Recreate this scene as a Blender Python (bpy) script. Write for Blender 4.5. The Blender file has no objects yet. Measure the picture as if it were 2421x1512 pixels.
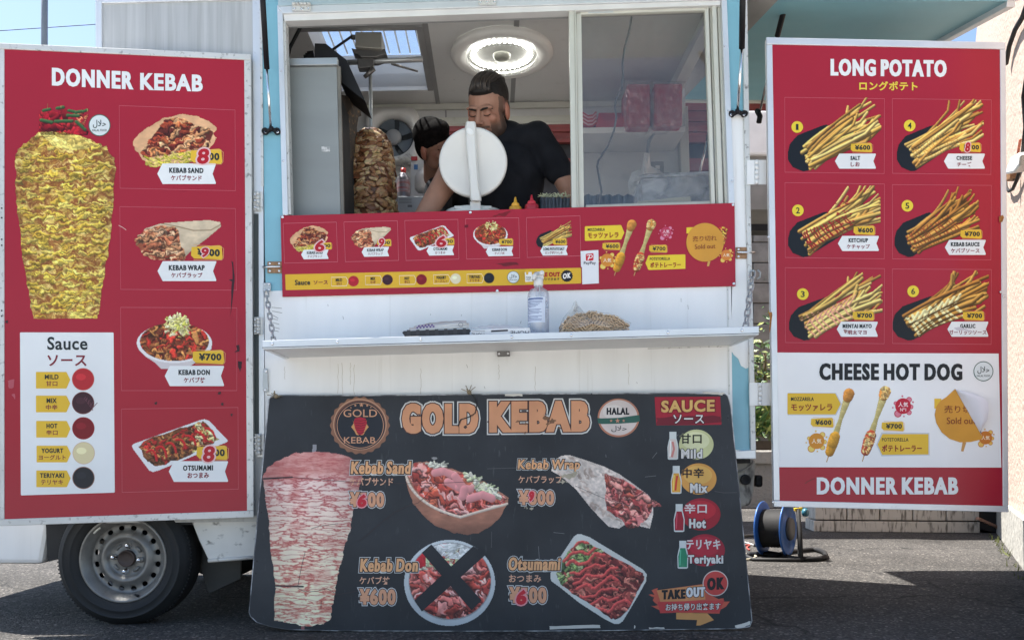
import bpy, math, random
import numpy as np
from mathutils import Vector, Matrix
R = math.radians
random.seed(7)
rng = np.random.default_rng(7)
S = bpy.context.scene
COL = S.collection
# ------------------------------------------------------------------ camera, sky, sun, exposure
F = 2000.0; CU = 1210.5; HZ = 1060.0; CH = 0.70     # focal length, optical centre and horizon in units of a 2421 wide picture; camera height
cam_d = bpy.data.cameras.new('camera'); cam = bpy.data.objects.new('camera', cam_d); COL.objects.link(cam)
cam_d.sensor_width = 36; cam_d.lens = F / 2421 * 36; cam_d.shift_y = (HZ - 756) / 2421
cam_d.clip_start = .05; cam_d.clip_end = 1500
cam.location = (0, 0, CH); cam.rotation_euler = (R(90), 0, 0)
S.camera = cam
SUN = Vector((.42, -.19, -1)).normalized()           # travel of the light
elev = math.asin(-SUN.z); az = math.atan2(-SUN.x, -SUN.y)
W = bpy.data.worlds.new('World'); S.world = W; W.use_nodes = True
nt = W.node_tree; sky = nt.nodes.new('ShaderNodeTexSky'); sky.sky_type = 'NISHITA'; sky.sun_disc = False
sky.sun_elevation = elev; sky.sun_rotation = az; sky.dust_density = 1.0; sky.air_density = 1.0; sky.ozone_density = 1.0
nt.links.new(sky.outputs[0], nt.nodes['Background'].inputs[0]); nt.nodes['Background'].inputs[1].default_value = .085
sd = bpy.data.lights.new('sun', 'SUN'); sd.energy = 5.0; sd.angle = R(.53); sd.color = (1, .95, .88)
so = bpy.data.objects.new('sun', sd); COL.objects.link(so); so.rotation_euler = SUN.to_track_quat('-Z', 'Y').to_euler()
so.location = (0, 0, 20)
S.view_settings.view_transform = 'Standard'; S.view_settings.look = 'None'; S.view_settings.gamma = 1
S.view_settings.use_curve_mapping = False; S.view_settings.exposure = 1.64
S.cycles.max_bounces = 8; S.cycles.transparent_max_bounces = 24; S.cycles.diffuse_bounces = 5

# ------------------------------------------------------------------ geometry helpers
CAM = Vector((0, 0, CH))
def ray(u, v): return Vector(((u - CU) / F, 1, -(v - HZ) / F))
def P(u, v, Y): return CAM + ray(u, v) * Y
class Plane:
    def __init__(s, a, n):
        s.a = Vector(a); s.n = Vector(n).normalized()
        if s.n.y > 0: s.n = -s.n                      # towards the street
    def at(s, u, v, off=0.0):
        r = ray(u, v); return CAM + r * ((s.a + s.n * off - CAM).dot(s.n) / r.dot(s.n))
    def many(s, uv, off=0.0):
        uv = np.asarray(uv, float); o = np.asarray(off, float)
        r = np.stack([(uv[:, 0] - CU) / F, np.ones(len(uv)), -(uv[:, 1] - HZ) / F], 1)
        n = np.array(s.n); k = np.dot(np.array(s.a - CAM), n) + o
        return np.array(CAM) + r * (k / (r @ n))[:, None]
def plane3(a, b, c): return Plane(a, (b - a).cross(c - a))
D = 3.4
dd = Vector((-.0218, 1, 0)).normalized(); ex = Vector((dd.y, -dd.x, 0))
FR = Plane((0, D, 1), -dd)                            # the serving side of the truck
LP = plane3(P(0, 115, 3.205), P(593, 128, 3.345), P(600, 1215, 3.345))
RP = Plane((0, 3.36, 1), (-.004, -1, 0))
GB = plane3(P(640, 938, 3.345), P(1718, 931, 3.365), P(1180, 1488, 3.235))

class MB:
    def __init__(s): s.v = []; s.f = []; s.sm = []; s.c = []
    def add(s, vs, fs, smooth=False, col=None):
        b = len(s.v); s.v += [tuple(x) for x in vs]; s.f += [tuple(i + b for i in f) for f in fs]
        s.sm += [smooth] * len(fs); s.c += [col or (1, 1, 1)] * len(vs); return s
    def prism(s, pts, d, col=None):
        n = len(pts); d = Vector(d); a = [Vector(p) for p in pts]; nr = Vector((0, 0, 0))
        for i in range(n): nr += a[i].cross(a[(i + 1) % n])
        if nr.dot(d) > 0: a.reverse()
        b = [p + d for p in a]; fs = [tuple(range(n)), tuple(range(2 * n - 1, n - 1, -1))]
        for i in range(n): fs.append((i, i + n, (i + 1) % n + n, (i + 1) % n))
        return s.add(a + b, fs, False, col)
    def box(s, c, size, m=None, col=None, smooth=False):
        x, y, z = [k / 2 for k in size]; m = m or Matrix()
        vs = [Vector(c) + (m.to_3x3() @ Vector(p)) for p in [(-x,-y,-z),(x,-y,-z),(x,y,-z),(-x,y,-z),(-x,-y,z),(x,-y,z),(x,y,z),(-x,y,z)]]
        return s.add(vs, [(0,3,2,1),(4,5,6,7),(0,1,5,4),(1,2,6,5),(2,3,7,6),(3,0,4,7)], smooth, col)
    def tube(s, path, r, n=10, col=None, closed=False, flat=1.0):
        path = [Vector(p) for p in path]; m = len(path); rr = r if isinstance(r, (list, tuple)) else [r] * m
        vs = []; up = None
        for i, p in enumerate(path):
            if closed: t = path[(i + 1) % m] - path[i - 1]
            else: t = path[min(i + 1, m - 1)] - path[max(i - 1, 0)]
            t.normalize()
            if up is None: up = Vector((0, 0, 1)) if abs(t.z) < .9 else Vector((1, 0, 0))
            a = t.cross(up).normalized(); b = a.cross(t).normalized(); up = b
            for k in range(n):
                w = 2 * math.pi * k / n; vs.append(p + (a * math.cos(w) + b * math.sin(w) * flat) * rr[i])
        fs = []
        for i in range(m if closed else m - 1):
            j = (i + 1) % m
            for k in range(n): fs.append((i*n+k, i*n+(k+1)%n, j*n+(k+1)%n, j*n+k))
        if not closed: fs += [tuple(range(n - 1, -1, -1)), tuple(range((m-1)*n, m*n))]
        return s.add(vs, fs, True, col)
    def lathe(s, prof, o, ax=(0, 0, 1), n=32, col=None, smooth=True, caps=True, ell=1.0):
        o = Vector(o); ax = Vector(ax).normalized(); a = ax.orthogonal().normalized(); b = ax.cross(a)
        vs = []; m = len(prof)
        for r, h in prof:
            for k in range(n):
                w = 2 * math.pi * k / n; vs.append(o + ax * h + (a * math.cos(w) + b * math.sin(w) * ell) * r)
        fs = []
        for i in range(m - 1):
            for k in range(n): fs.append((i*n+k, i*n+(k+1)%n, (i+1)*n+(k+1)%n, (i+1)*n+k))
        if caps: fs += [tuple(range(n - 1, -1, -1)), tuple(range((m-1)*n, m*n))]
        return s.add(vs, fs, smooth, col)
    def ball(s, c, r, m=None, nu=16, nv=10, col=None):
        m = (m or Matrix()).to_3x3(); rx, ry, rz = (r, r, r) if not isinstance(r, (tuple, list)) else r
        vs = [Vector(c) + m @ Vector((0, 0, rz))]; fs = []
        for i in range(1, nv):
            t = math.pi * i / nv
            for k in range(nu):
                w = 2 * math.pi * k / nu
                vs.append(Vector(c) + m @ Vector((rx*math.sin(t)*math.cos(w), ry*math.sin(t)*math.sin(w), rz*math.cos(t))))
        vs.append(Vector(c) + m @ Vector((0, 0, -rz)))
        for k in range(nu): fs.append((0, 1 + k, 1 + (k+1) % nu))
        for i in range(nv - 2):
            for k in range(nu): fs.append((1+i*nu+k, 1+(i+1)*nu+k, 1+(i+1)*nu+(k+1)%nu, 1+i*nu+(k+1)%nu))
        L = len(vs) - 1
        for k in range(nu): fs.append((L, 1+(nv-2)*nu+(k+1)%nu, 1+(nv-2)*nu+k))
        return s.add(vs, fs, True, col)
    def mesh(s, name, mat):
        me = bpy.data.meshes.new(name); me.from_pydata(s.v, [], s.f)
        me.polygons.foreach_set('use_smooth', s.sm)
        if any(c != (1, 1, 1) for c in s.c):
            at = me.color_attributes.new('Col', 'FLOAT_COLOR', 'POINT')
            at.data.foreach_set('color', np.c_[np.array(s.c, float), np.ones(len(s.c))].ravel())
        if mat: me.materials.append(mat)
        me.update(); return me
def link(name, me, parent=None, label=None, cat=None, group=None, kind=None, bevel=0):
    o = bpy.data.objects.new(name, me); COL.objects.link(o)
    if parent:
        o.parent = parent
        if parent.type == 'EMPTY': o.matrix_parent_inverse = Matrix.Translation(-parent.location)
    for k, x in (('label', label), ('category', cat), ('group', group), ('kind', kind)):
        if x: o[k] = x
    if bevel:
        b = o.modifiers.new('bevel', 'BEVEL'); b.width = bevel; b.segments = 2; b.limit_method = 'ANGLE'; b.angle_limit = R(35)
    return o
def ob(name, mb, mat, parent=None, **k): return link(name, mb.mesh(name, mat), parent, **k)
def thing(name, loc, label, cat, group=None):
    o = bpy.data.objects.new(name, None); COL.objects.link(o); o.location = loc; o.empty_display_size = .1
    o['label'] = label; o['category'] = cat
    if group: o['group'] = group
    return o
def slab(name, pts, pl, front, thick, mat, parent=None, bevel=0, **k):
    """Solid plate: its front outline lies on plane pl moved `front` towards the street, its body reaches back by `thick`."""
    return ob(name, MB().prism([pl.at(u, v, front) for u, v in pts], pl.n * -thick), mat, parent, bevel=bevel, **k)
def rect(u0, v0, u1, v1, s=0.0):                     # s = slope of the horizontals
    return [(u0, v0), (u1, v0 + s * (u1 - u0)), (u1, v1 + s * (u1 - u0)), (u0, v1)]

# ------------------------------------------------------------------ materials
def lin(c): return tuple((x / 12.92 if x <= .04045 else ((x + .055) / 1.055) ** 2.4) for x in [k / 255 for k in c])
MATS = {}
def mat(name, col, rough=.5, metal=0, var=.08, vs=(6, 6, 6), bump=0, bs=120, dirt=0, dcol=(.09, .08, .07), ds=(9, 9, 9), dth=.58, spec=.5, trans=0, alpha=1, attr=False, coat=0):
    if name in MATS: return MATS[name]
    m = bpy.data.materials.new(name); m.use_nodes = True; n = m.node_tree.nodes; l = m.node_tree.links
    b = n['Principled BSDF']; b.inputs['Roughness'].default_value = rough; b.inputs['Metallic'].default_value = metal
    b.inputs['Specular IOR Level'].default_value = spec; b.inputs['Coat Weight'].default_value = coat
    b.inputs['Transmission Weight'].default_value = trans; b.inputs['Alpha'].default_value = alpha
    tc = n.new('ShaderNodeTexCoord')
    def noise(scale, det=5, vec=(1, 1, 1)):
        mp = n.new('ShaderNodeMapping'); mp.inputs['Scale'].default_value = vec; l.new(tc.outputs['Object'], mp.inputs[0])
        x = n.new('ShaderNodeTexNoise'); x.inputs['Scale'].default_value = scale; x.inputs['Detail'].default_value = det
        l.new(mp.outputs[0], x.inputs['Vector']); return x.outputs['Fac']
    if attr:
        a = n.new('ShaderNodeAttribute'); a.attribute_name = 'Col'; src = a.outputs['Color']
    else:
        c = n.new('ShaderNodeRGB'); c.outputs[0].default_value = (*col, 1); src = c.outputs[0]
    if var:
        mr = n.new('ShaderNodeMapRange'); mr.inputs[1].default_value = .3; mr.inputs[2].default_value = .7
        mr.inputs[3].default_value = 1 - var; mr.inputs[4].default_value = 1 + var; l.new(noise(1, 6, vs), mr.inputs[0])
        mx = n.new('ShaderNodeVectorMath'); mx.operation = 'SCALE'; l.new(src, mx.inputs[0]); l.new(mr.outputs[0], mx.inputs['Scale']); src = mx.outputs[0]
    if dirt:
        mr = n.new('ShaderNodeMapRange'); mr.inputs[1].default_value = dth; mr.inputs[2].default_value = dth + .14
        mr.inputs[4].default_value = dirt; l.new(noise(1, 9, ds), mr.inputs[0])
        mx = n.new('ShaderNodeMix'); mx.data_type = 'RGBA'; l.new(mr.outputs[0], mx.inputs[0]); l.new(src, mx.inputs[6])
        mx.inputs[7].default_value = (*dcol, 1); src = mx.outputs[2]
    l.new(src, b.inputs['Base Color'])
    if rough > .1:
        mr = n.new('ShaderNodeMapRange'); mr.inputs[3].default_value = rough * .8; mr.inputs[4].default_value = min(1, rough * 1.25)
        l.new(noise(7), mr.inputs[0]); l.new(mr.outputs[0], b.inputs['Roughness'])
    if bump:
        bp = n.new('ShaderNodeBump'); bp.inputs['Strength'].default_value = bump; bp.inputs['Distance'].default_value = .004
        l.new(noise(bs, 4), bp.inputs['Height']); l.new(bp.outputs[0], b.inputs['Normal'])
    MATS[name] = m; return m
def glass(name, tint=(.86, .9, .9), refl=.1, rough=.02, haze=0.0):
    m = bpy.data.materials.new(name); m.use_nodes = True; n = m.node_tree.nodes; l = m.node_tree.links; n.clear()
    o = n.new('ShaderNodeOutputMaterial'); t = n.new('ShaderNodeBsdfTransparent'); t.inputs[0].default_value = (*tint, 1)
    g = n.new('ShaderNodeBsdfGlossy'); g.inputs['Roughness'].default_value = rough; mx = n.new('ShaderNodeMixShader'); mx.inputs[0].default_value = refl
    l.new(t.outputs[0], mx.inputs[1]); l.new(g.outputs[0], mx.inputs[2]); out = mx.outputs[0]
    if haze:
        d = n.new('ShaderNodeBsdfDiffuse'); d.inputs[0].default_value = (.8, .8, .8, 1); m2 = n.new('ShaderNodeMixShader')
        nz = n.new('ShaderNodeTexNoise'); nz.inputs['Scale'].default_value = 9; nz.inputs['Detail'].default_value = 6; nz.inputs['Distortion'].default_value = 1.5
        tc = n.new('ShaderNodeTexCoord'); l.new(tc.outputs['Object'], nz.inputs['Vector'])
        mr = n.new('ShaderNodeMapRange'); mr.inputs[1].default_value = .35; mr.inputs[2].default_value = .75; mr.inputs[3].default_value = haze * .3; mr.inputs[4].default_value = haze * 1.6
        l.new(nz.outputs['Fac'], mr.inputs[0]); l.new(mr.outputs[0], m2.inputs[0]); l.new(out, m2.inputs[1]); l.new(d.outputs[0], m2.inputs[2]); out = m2.outputs[0]
    l.new(out, o.inputs[0]); return m
def emis(name, col, s):
    m = bpy.data.materials.new(name); m.use_nodes = True; b = m.node_tree.nodes['Principled BSDF']
    b.inputs['Base Color'].default_value = (.8, .8, .8, 1); b.inputs['Emission Color'].default_value = (*col, 1); b.inputs['Emission Strength'].default_value = s; return m
WHITE = mat('white_panel', (.8, .8, .79), .32, var=.05, vs=(9, 9, 1.2), dirt=.25, dcol=(.42, .39, .34), ds=(42, 42, 1.6), dth=.62)
STREAK = mat('streaked_panel', (.42, .43, .43), .4, var=.14, vs=(38, 38, .9), dirt=.35, dcol=(.26, .26, .25), ds=(60, 60, 2), dth=.52)
DIRTY = mat('dirty_white', (.62, .61, .57), .5, var=.1, dirt=.75, dcol=(.06, .055, .045), ds=(30, 30, 40), dth=.6)
GRIME = mat('grimy_grey', (.38, .36, .32), .6, var=.2, dirt=.8, dcol=(.035, .03, .028), ds=(26, 26, 12), dth=.5)
BLUE = mat('light_blue_paint', (.2, .43, .52), .35, var=.07, dirt=.3, dcol=(.1, .25, .32), ds=(22, 22, 8), dth=.63)
BLUEU = mat('blue_underside', (.2, .46, .55), .35, var=.06, vs=(3, 3, 3), dirt=.4, dcol=(.08, .12, .14), ds=(4, 30, 4), dth=.66)
ALU = mat('aluminium', (.66, .68, .7), .35, .35, var=.07, dirt=.3, dcol=(.2, .19, .17), ds=(45, 45, 45), dth=.66)
ALUD = mat('worn_aluminium', (.6, .6, .58), .42, .15, var=.1, dirt=.75, dcol=(.08, .07, .06), ds=(60, 60, 60), dth=.58)
CREAM = mat('cream_sash', (.56, .56, .5), .4, var=.05, dirt=.3, dcol=(.2, .19, .16), ds=(40, 40, 10), dth=.64)
INNER = mat('interior_panel', (.6, .6, .59), .3, var=.05, vs=(2, 2, 2), dirt=.2, dcol=(.3, .27, .22), ds=(14, 14, 14), dth=.62)
STEEL = mat('brushed_steel', (.42, .44, .45), .38, .6, var=.08, vs=(3, 3, 20))
DSTEEL = mat('dark_steel', (.16, .155, .15), .4, .7, var=.15)
BLACK = mat('black_paint', (.012, .012, .014), .55, var=.1, spec=.25)
MATTEB = mat('matte_black', (.02, .02, .021), .75, var=.2, bump=.2)
RUBBER = mat('tyre_rubber', (.011, .012, .013), .7, var=.25, vs=(14, 14, 14), bump=.15, bs=300)
RIM = mat('painted_steel_rim', (.2, .196, .185), .4, .4, var=.15, vs=(25, 25, 25), dirt=.5, dcol=(.1, .08, .06), ds=(30, 30, 30), dth=.6)
CHROME = mat('chrome', (.75, .75, .76), .15, 1, var=0)
RUST = mat('brass_latch', (.3, .17, .09), .5, .5, var=.3, vs=(60, 60, 60))
PRINT = mat('printed_vinyl', (1, 1, 1), .3, var=.05, vs=(3, 3, 3), attr=True, spec=.25)
PRINTR = mat('printed_vinyl_matte', (1, 1, 1), .5, var=.1, vs=(10, 10, 10), attr=True, spec=.4, dirt=.12, dcol=(.35, .33, .3), ds=(20, 20, 20), dth=.64)
REDV = mat('red_vinyl', (.36, .018, .036), .22, var=.04, vs=(2, 2, 2), dirt=.5, dcol=(.12, .01, .015), ds=(34, 34, 8), dth=.72, spec=.25)
BOARD = mat('black_board', (.019, .0205, .0235), .55, var=.35, vs=(5, 5, 5), dirt=.18, dcol=(.22, .22, .22), ds=(90, 90, 14), dth=.64)
PLW = mat('white_plastic', (.7, .69, .66), .35, var=.04, dirt=.3, dcol=(.35, .33, .3), ds=(40, 40, 40), dth=.66)
REDP = mat('red_card', (.38, .018, .025), .5, var=.08)
CABLE = mat('black_cable', (.014, .014, .015), .7, var=.2, spec=.3)
CLEARP = glass('clear_film', (.93, .93, .92), .08, .12, .12)
PANE = glass('window_pane', (.86, .86, .86), .05, .015, .02)
ATTR = mat('coloured', (1, 1, 1), .6, var=.04, attr=True)
SKIN = mat('skin', (1, 1, 1), .5, var=.06, vs=(30, 30, 30), attr=True, spec=.35)
CLOTH = mat('black_cotton', (.014, .015, .019), .95, spec=.1, var=.25, vs=(12, 12, 12), bump=.6, bs=14)

# ------------------------------------------------------------------ print kit: zoom frames, text, shapes, painted pictures
class Z:
    def __init__(s, ox, oy, f): s.ox = ox; s.oy = oy; s.f = f
    def __call__(s, x, y): return (s.ox + x * s.f, s.oy + y * s.f)
    def pts(s, a): return [s(x, y) for x, y in a]
UNIT = Z(0, 0, 1); Z1 = Z(0, 0, .50053); Z2 = Z(0, 709.3, .53075); Z3 = Z(620.6, 0, .35182); Z4 = Z(1300.3, 0, .35182)
M1 = Z(620.6, 461.0, .27364); M2 = Z(1211.7, 461.0, .27364); G1 = Z(591.1, 857.0, .43301); G2 = Z(1152.6, 857.0, .43315)
R1 = Z(1773.2, 0, .54713); R2 = Z(1714.1, 768.4, .49193); S1 = Z(0, 756.6, .28146); H1 = Z(271.9, 236.4, .29702); H2 = Z(271.9, 679.7, .39099)
WH = (226, 232, 236); RED = (158, 30, 50); YEL = (222, 184, 58); DK = (38, 46, 50); TR = (128, 44, 58)
GAIN = (1.0, .96, .92)
def C(c): return tuple(min(.85, a * g) for a, g in zip(lin(c), GAIN))
_tx = {}; _adv = {}
def glyphs(s, off):
    k = (s, off)
    if k not in _tx:
        c = bpy.data.curves.new('t', 'FONT'); c.body = s; c.size = 1; c.offset = off; c.resolution_u = 3
        o = bpy.data.objects.new('t', c); COL.objects.link(o); dg = bpy.context.evaluated_depsgraph_get()
        me = bpy.data.meshes.new_from_object(o.evaluated_get(dg)); a = np.zeros(len(me.vertices) * 3); me.vertices.foreach_get('co', a)
        _tx[k] = (a.reshape(-1, 3)[:, :2].copy(), [tuple(p.vertices) for p in me.polygons])
        bpy.data.objects.remove(o); bpy.data.curves.remove(c); bpy.data.meshes.remove(me)
    return _tx[k]
class Print:
    """Flat print on a plane: each named piece becomes one thin mesh."""
    LAY = .00025
    def __init__(s, pl, base, parent, mat_): s.pl = pl; s.base = base; s.par = parent; s.m = mat_; s.cur = None
    def piece(s, name, label=None):
        s.flush(); s.cur = (name, [], [], [], label)
        return s
    def add(s, uv, faces, col, L):
        n, V, Fc, Cc, _ = s.cur; b = len(V); p = s.pl.many(uv, s.base + L * s.LAY)
        V.extend(map(tuple, p)); Fc.extend(tuple(i + b for i in f) for f in faces); Cc.extend([col] * len(uv))
    def poly(s, z, pts, col, L=2): s.add(z.pts(pts), [tuple(range(len(pts)))], C(col), L); return s
    def ell(s, z, x, y, rx, ry, col, L=2, n=32, wob=0, k=0):
        return s.poly(z, [(x + rx * (1 + wob * math.cos(k * t)) * math.cos(t), y + ry * (1 + wob * math.cos(k * t)) * math.sin(t)) for t in [2 * math.pi * i / n for i in range(n)]], col, L)
    def ring(s, z, x, y, rx, ry, w, col, L=3, n=32):
        a = [2 * math.pi * i / n for i in range(n)]
        pts = [(x + rx * math.cos(t), y + ry * math.sin(t)) for t in a] + [(x + (rx - w) * math.cos(t), y + (ry - w) * math.sin(t)) for t in a]
        s.add(z.pts(pts), [(i, (i + 1) % n, (i + 1) % n + n, i + n) for i in range(n)], C(col), L); return s
    def line(s, z, pts, w, col, L=3, closed=False):
        m = len(pts); out = []
        for i in range(m):
            a = pts[i - 1] if (i or closed) else pts[i]; b = pts[(i + 1) % m] if (i < m - 1 or closed) else pts[i]
            dx, dy = b[0] - a[0], b[1] - a[1]; q = math.hypot(dx, dy) or 1
            out += [(pts[i][0] - dy / q * w / 2, pts[i][1] + dx / q * w / 2), (pts[i][0] + dy / q * w / 2, pts[i][1] - dx / q * w / 2)]
        fs = [(2*i, 2*i+1, 2*((i+1) % m)+1, 2*((i+1) % m)) for i in range(m if closed else m - 1)]
        s.add(z.pts(out), fs, C(col), L); return s
    def text(s, z, t, x, y, w, h, col, bold=.03, slope=0, L=6, outs=(), sk=0):
        """Text whose glyph box is centred at x, y and measures w by h; outs = [(extra weight, colour)] from the outside in."""
        if s.cur[0] == 'lettering' and s.cur[1]: s.piece('lettering')
        bold *= .66; lo, hi = .0, 0.0; sx0 = w / max(1e-6, sum(.6 for _ in t)); chars = []; x_ = 0.0
        for ch in t:
            if ch == ' ': x_ += .24; continue
            if ch not in _adv: q1 = glyphs(ch, 0)[0][:, 0].max(); _adv[ch] = glyphs(ch + ch, 0)[0][:, 0].max() - q1
            chars.append((ch, x_)); x_ += _adv[ch]
        st = .1 + 2 * bold; e = 0.0; base = chars; g = np.concatenate([glyphs(ch, bold)[0] for ch, xo in chars]); sy = h / (g[:, 1].max() - g[:, 1].min()); tr_ = 1.4 * bold
        for _ in range(4):
            chars = [(ch, xo + tr_ * i) for i, (ch, xo) in enumerate(base)]
            g = np.concatenate([glyphs(ch, bold)[0] + np.array([xo, 0]) for ch, xo in chars]); a, b = g.min(0), g.max(0); sx = (w - 2 * e) / (b[0] - a[0])
            if sx < .92 * sy: e = min(.5 * st * (sy - sx) * .8, w * .03); sx = (w - 2 * e) / (b[0] - a[0]); tr_ = 1.4 * bold + 1.5 * e / sx
        c = (a + b) / 2
        for i, (ex_, co) in enumerate(list(outs) + [(0, col)]):
            for n_, (ch, xo) in enumerate(chars):
                q, fs = glyphs(ch, bold + ex_); dx = (q[:, 0] + xo - c[0]) * sx; dy = (q[:, 1] - c[1]) * sy; ee = e + ex_ * max(0, sy - sx) * .8
                for j, sh_ in enumerate((-ee, 0, ee) if ee > .3 else (0,)):
                    uv = np.c_[z.ox + (x + dx + sh_ + sk * dy) * z.f, z.oy + (y - dy + slope * (dx + sh_)) * z.f]
                    s.add(uv, fs, C(co), L - len(outs) * .8 + i * .8 + .06 * (n_ % 2) + .12 * j)
        return s
    def flush(s):
        if s.cur and s.cur[1]:
            n, V, Fc, Cc, lb = s.cur; me = bpy.data.meshes.new(n); me.from_pydata(V, [], Fc)
            at = me.color_attributes.new('Col', 'FLOAT_COLOR', 'POINT'); at.data.foreach_set('color', np.c_[np.array(Cc), np.ones(len(Cc))].ravel())
            me.materials.append(s.m); link(n, me, s.par, label=lb, kind='stuff' if n in ('scuff_mark', 'crack', 'paint_chip', 'scratch') else None)
        s.cur = None
    def picture(s, cv, name='food_picture', L=3, label=None):
        s.flush(); a = cv.a > .4; H, Wd = a.shape; ok = a[:-1, :-1] & a[1:, 1:] & a[:-1, 1:] & a[1:, :-1]
        idx = -np.ones(H * Wd, int); ii, jj = np.nonzero(ok)
        q = np.stack([ii*Wd+jj, (ii+1)*Wd+jj, (ii+1)*Wd+jj+1, ii*Wd+jj+1], 1); used = np.unique(q); idx[used] = np.arange(len(used)); q = idx[q]
        X = cv.X.ravel()[used]; Y = cv.Y.ravel()[used]
        uv = np.c_[cv.z.ox + X * cv.z.f, cv.z.oy + Y * cv.z.f]; p = s.pl.many(uv, s.base + L * s.LAY)
        rgb = np.clip(cv.c.reshape(-1, 3)[used], 0, 255) / 255; ln = np.where(rgb <= .04045, rgb / 12.92, ((rgb + .055) / 1.055) ** 2.4) * np.array(GAIN)
        me = bpy.data.meshes.new(name); me.vertices.add(len(used)); me.vertices.foreach_set('co', p.ravel()); nf = len(q)
        me.loops.add(nf * 4); me.loops.foreach_set('vertex_index', q.ravel()); me.polygons.add(nf)
        me.polygons.foreach_set('loop_start', np.arange(nf) * 4); me.update(calc_edges=True)
        at = me.color_attributes.new('Col', 'FLOAT_COLOR', 'POINT'); at.data.foreach_set('color', np.c_[ln, np.ones(len(used))].ravel())
        me.materials.append(s.m); link(name, me, s.par, label=label); return s
def vnoise(X, Y, sx, sy, seed=0, oct=4):
    r = np.random.default_rng(seed); out = 0; amp = 1; tot = 0
    for o in range(oct):
        G = r.random((64, 64)); x = X / sx * 2 ** o; y = Y / sy * 2 ** o
        xi = np.floor(x).astype(int); yi = np.floor(y).astype(int); fx = x - xi; fy = y - yi; fx = fx*fx*(3-2*fx); fy = fy*fy*(3-2*fy)
        g = lambda a, b: G[(yi + b) % 64, (xi + a) % 64]
        out = out + amp * ((g(0,0)*(1-fx)+g(1,0)*fx)*(1-fy) + (g(0,1)*(1-fx)+g(1,1)*fx)*fy); tot += amp; amp *= .55
    return out / tot
class Cv:
    """Small numeric canvas in the coordinates of a zoom frame."""
    def __init__(s, z, x0, y0, x1, y1, step=1.5):
        s.z = z; st = step / z.f; s.st = st; xs = np.arange(x0, x1, st); ys = np.arange(y0, y1, st); s.x0 = x0; s.y0 = y0
        s.X, s.Y = np.meshgrid(xs, ys); s.c = np.zeros(s.X.shape + (3,)); s.a = np.zeros(s.X.shape)
    def mask(s, pts):
        m = np.zeros(s.X.shape, bool); n = len(pts)
        for i in range(n):
            x1, y1 = pts[i]; x2, y2 = pts[(i + 1) % n]
            if y1 == y2: continue
            c = ((s.Y > y1) != (s.Y > y2)) & (s.X < (x2 - x1) * (s.Y - y1) / (y2 - y1) + x1); m ^= c
        return m
    def fill(s, m, col): s.c[m] = col; s.a[m] = 1
    def seg(s, x0, y0, x1, y1, r0, r1, col, k=.35, clip=None, al=1.0):
        R_ = max(r0, r1) + s.st; i0 = int((min(y0, y1) - R_ - s.y0) / s.st); i1 = int((max(y0, y1) + R_ - s.y0) / s.st) + 2
        j0 = int((min(x0, x1) - R_ - s.x0) / s.st); j1 = int((max(x0, x1) + R_ - s.x0) / s.st) + 2
        i0 = max(i0, 0); j0 = max(j0, 0)
        if i1 <= i0 or j1 <= j0: return
        X = s.X[i0:i1, j0:j1]; Y = s.Y[i0:i1, j0:j1]
        if X.size == 0: return
        dx, dy = x1 - x0, y1 - y0; L2 = dx*dx + dy*dy + 1e-9; t = np.clip(((X-x0)*dx + (Y-y0)*dy) / L2, 0, 1)
        qx = X - x0 - t*dx; qy = Y - y0 - t*dy; d = np.hypot(qx, qy); r = r0 + (r1 - r0) * t
        a = np.clip((r - d) / s.st + .5, 0, 1) * al
        if clip is not None: a = a * clip[i0:i1, j0:j1]
        sh = 1 + k * np.clip((-qy - .5 * qx) / np.maximum(r, 1e-6), -1, 1)
        c = np.array(col)[None, None] * sh[..., None]; s.c[i0:i1, j0:j1] = s.c[i0:i1, j0:j1] * (1 - a[..., None]) + c * a[..., None]
        s.a[i0:i1, j0:j1] = np.maximum(s.a[i0:i1, j0:j1], a)
    def curve(s, pts, r, col, k=.35, clip=None, al=1.0, taper=None):
        m = len(pts)
        for i in range(m - 1):
            ra = r * (taper(i / (m-1)) if taper else 1); rb = r * (taper((i+1) / (m-1)) if taper else 1)
            s.seg(*pts[i], *pts[i+1], ra, rb, col, k, clip, al)
    def chunks(s, m, n, ln, wd, pal, ang=(-.5, .5), k=.35, dark=.35, clip=True):
        ii, jj = np.nonzero(m)
        if len(ii) == 0: return
        cl = m.astype(float) if clip else None
        for _ in range(n):
            t = rng.integers(len(ii)); x = s.X[ii[t], jj[t]]; y = s.Y[ii[t], jj[t]]; a = rng.uniform(*ang); q = rng.uniform(.5, 1.2)
            dx = math.cos(a) * ln * q / 2; dy = math.sin(a) * ln * q / 2; w = wd * rng.uniform(.5, 1.2); c = np.array(pal[rng.integers(len(pal))]) * rng.uniform(.85, 1.12)
            if dark: s.seg(x-dx, y-dy+w*.5, x+dx, y+dy+w*.5, w*.95, w*.8, c * dark, 0, cl, .8)
            s.seg(x-dx, y-dy, x+dx, y+dy, w, w*.6, c, k, cl)
        s.warp(m, wd * 1.5, wd * 3.2)
    def warp(s, m, amp, sc):
        sd_ = int(rng.integers(9999)); dx = (vnoise(s.X, s.Y, sc, sc, sd_, 3) - .5) * 3.4 * amp / s.st; dy = (vnoise(s.X, s.Y, sc, sc, sd_ + 1, 3) - .5) * 3.4 * amp / s.st
        H, Wd = s.X.shape; I, J = np.indices((H, Wd)); I2 = np.clip((I + dy).round().astype(int), 0, H-1); J2 = np.clip((J + dx).round().astype(int), 0, Wd-1)
        src = s.c.copy(); ok = m & m[I2, J2]; s.c[ok] = src[I2, J2][ok]
        f = .84 + .4 * vnoise(s.X, s.Y, sc * .5, sc * .5, sd_ + 2, 4); s.c[m] *= f[m][:, None]
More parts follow.
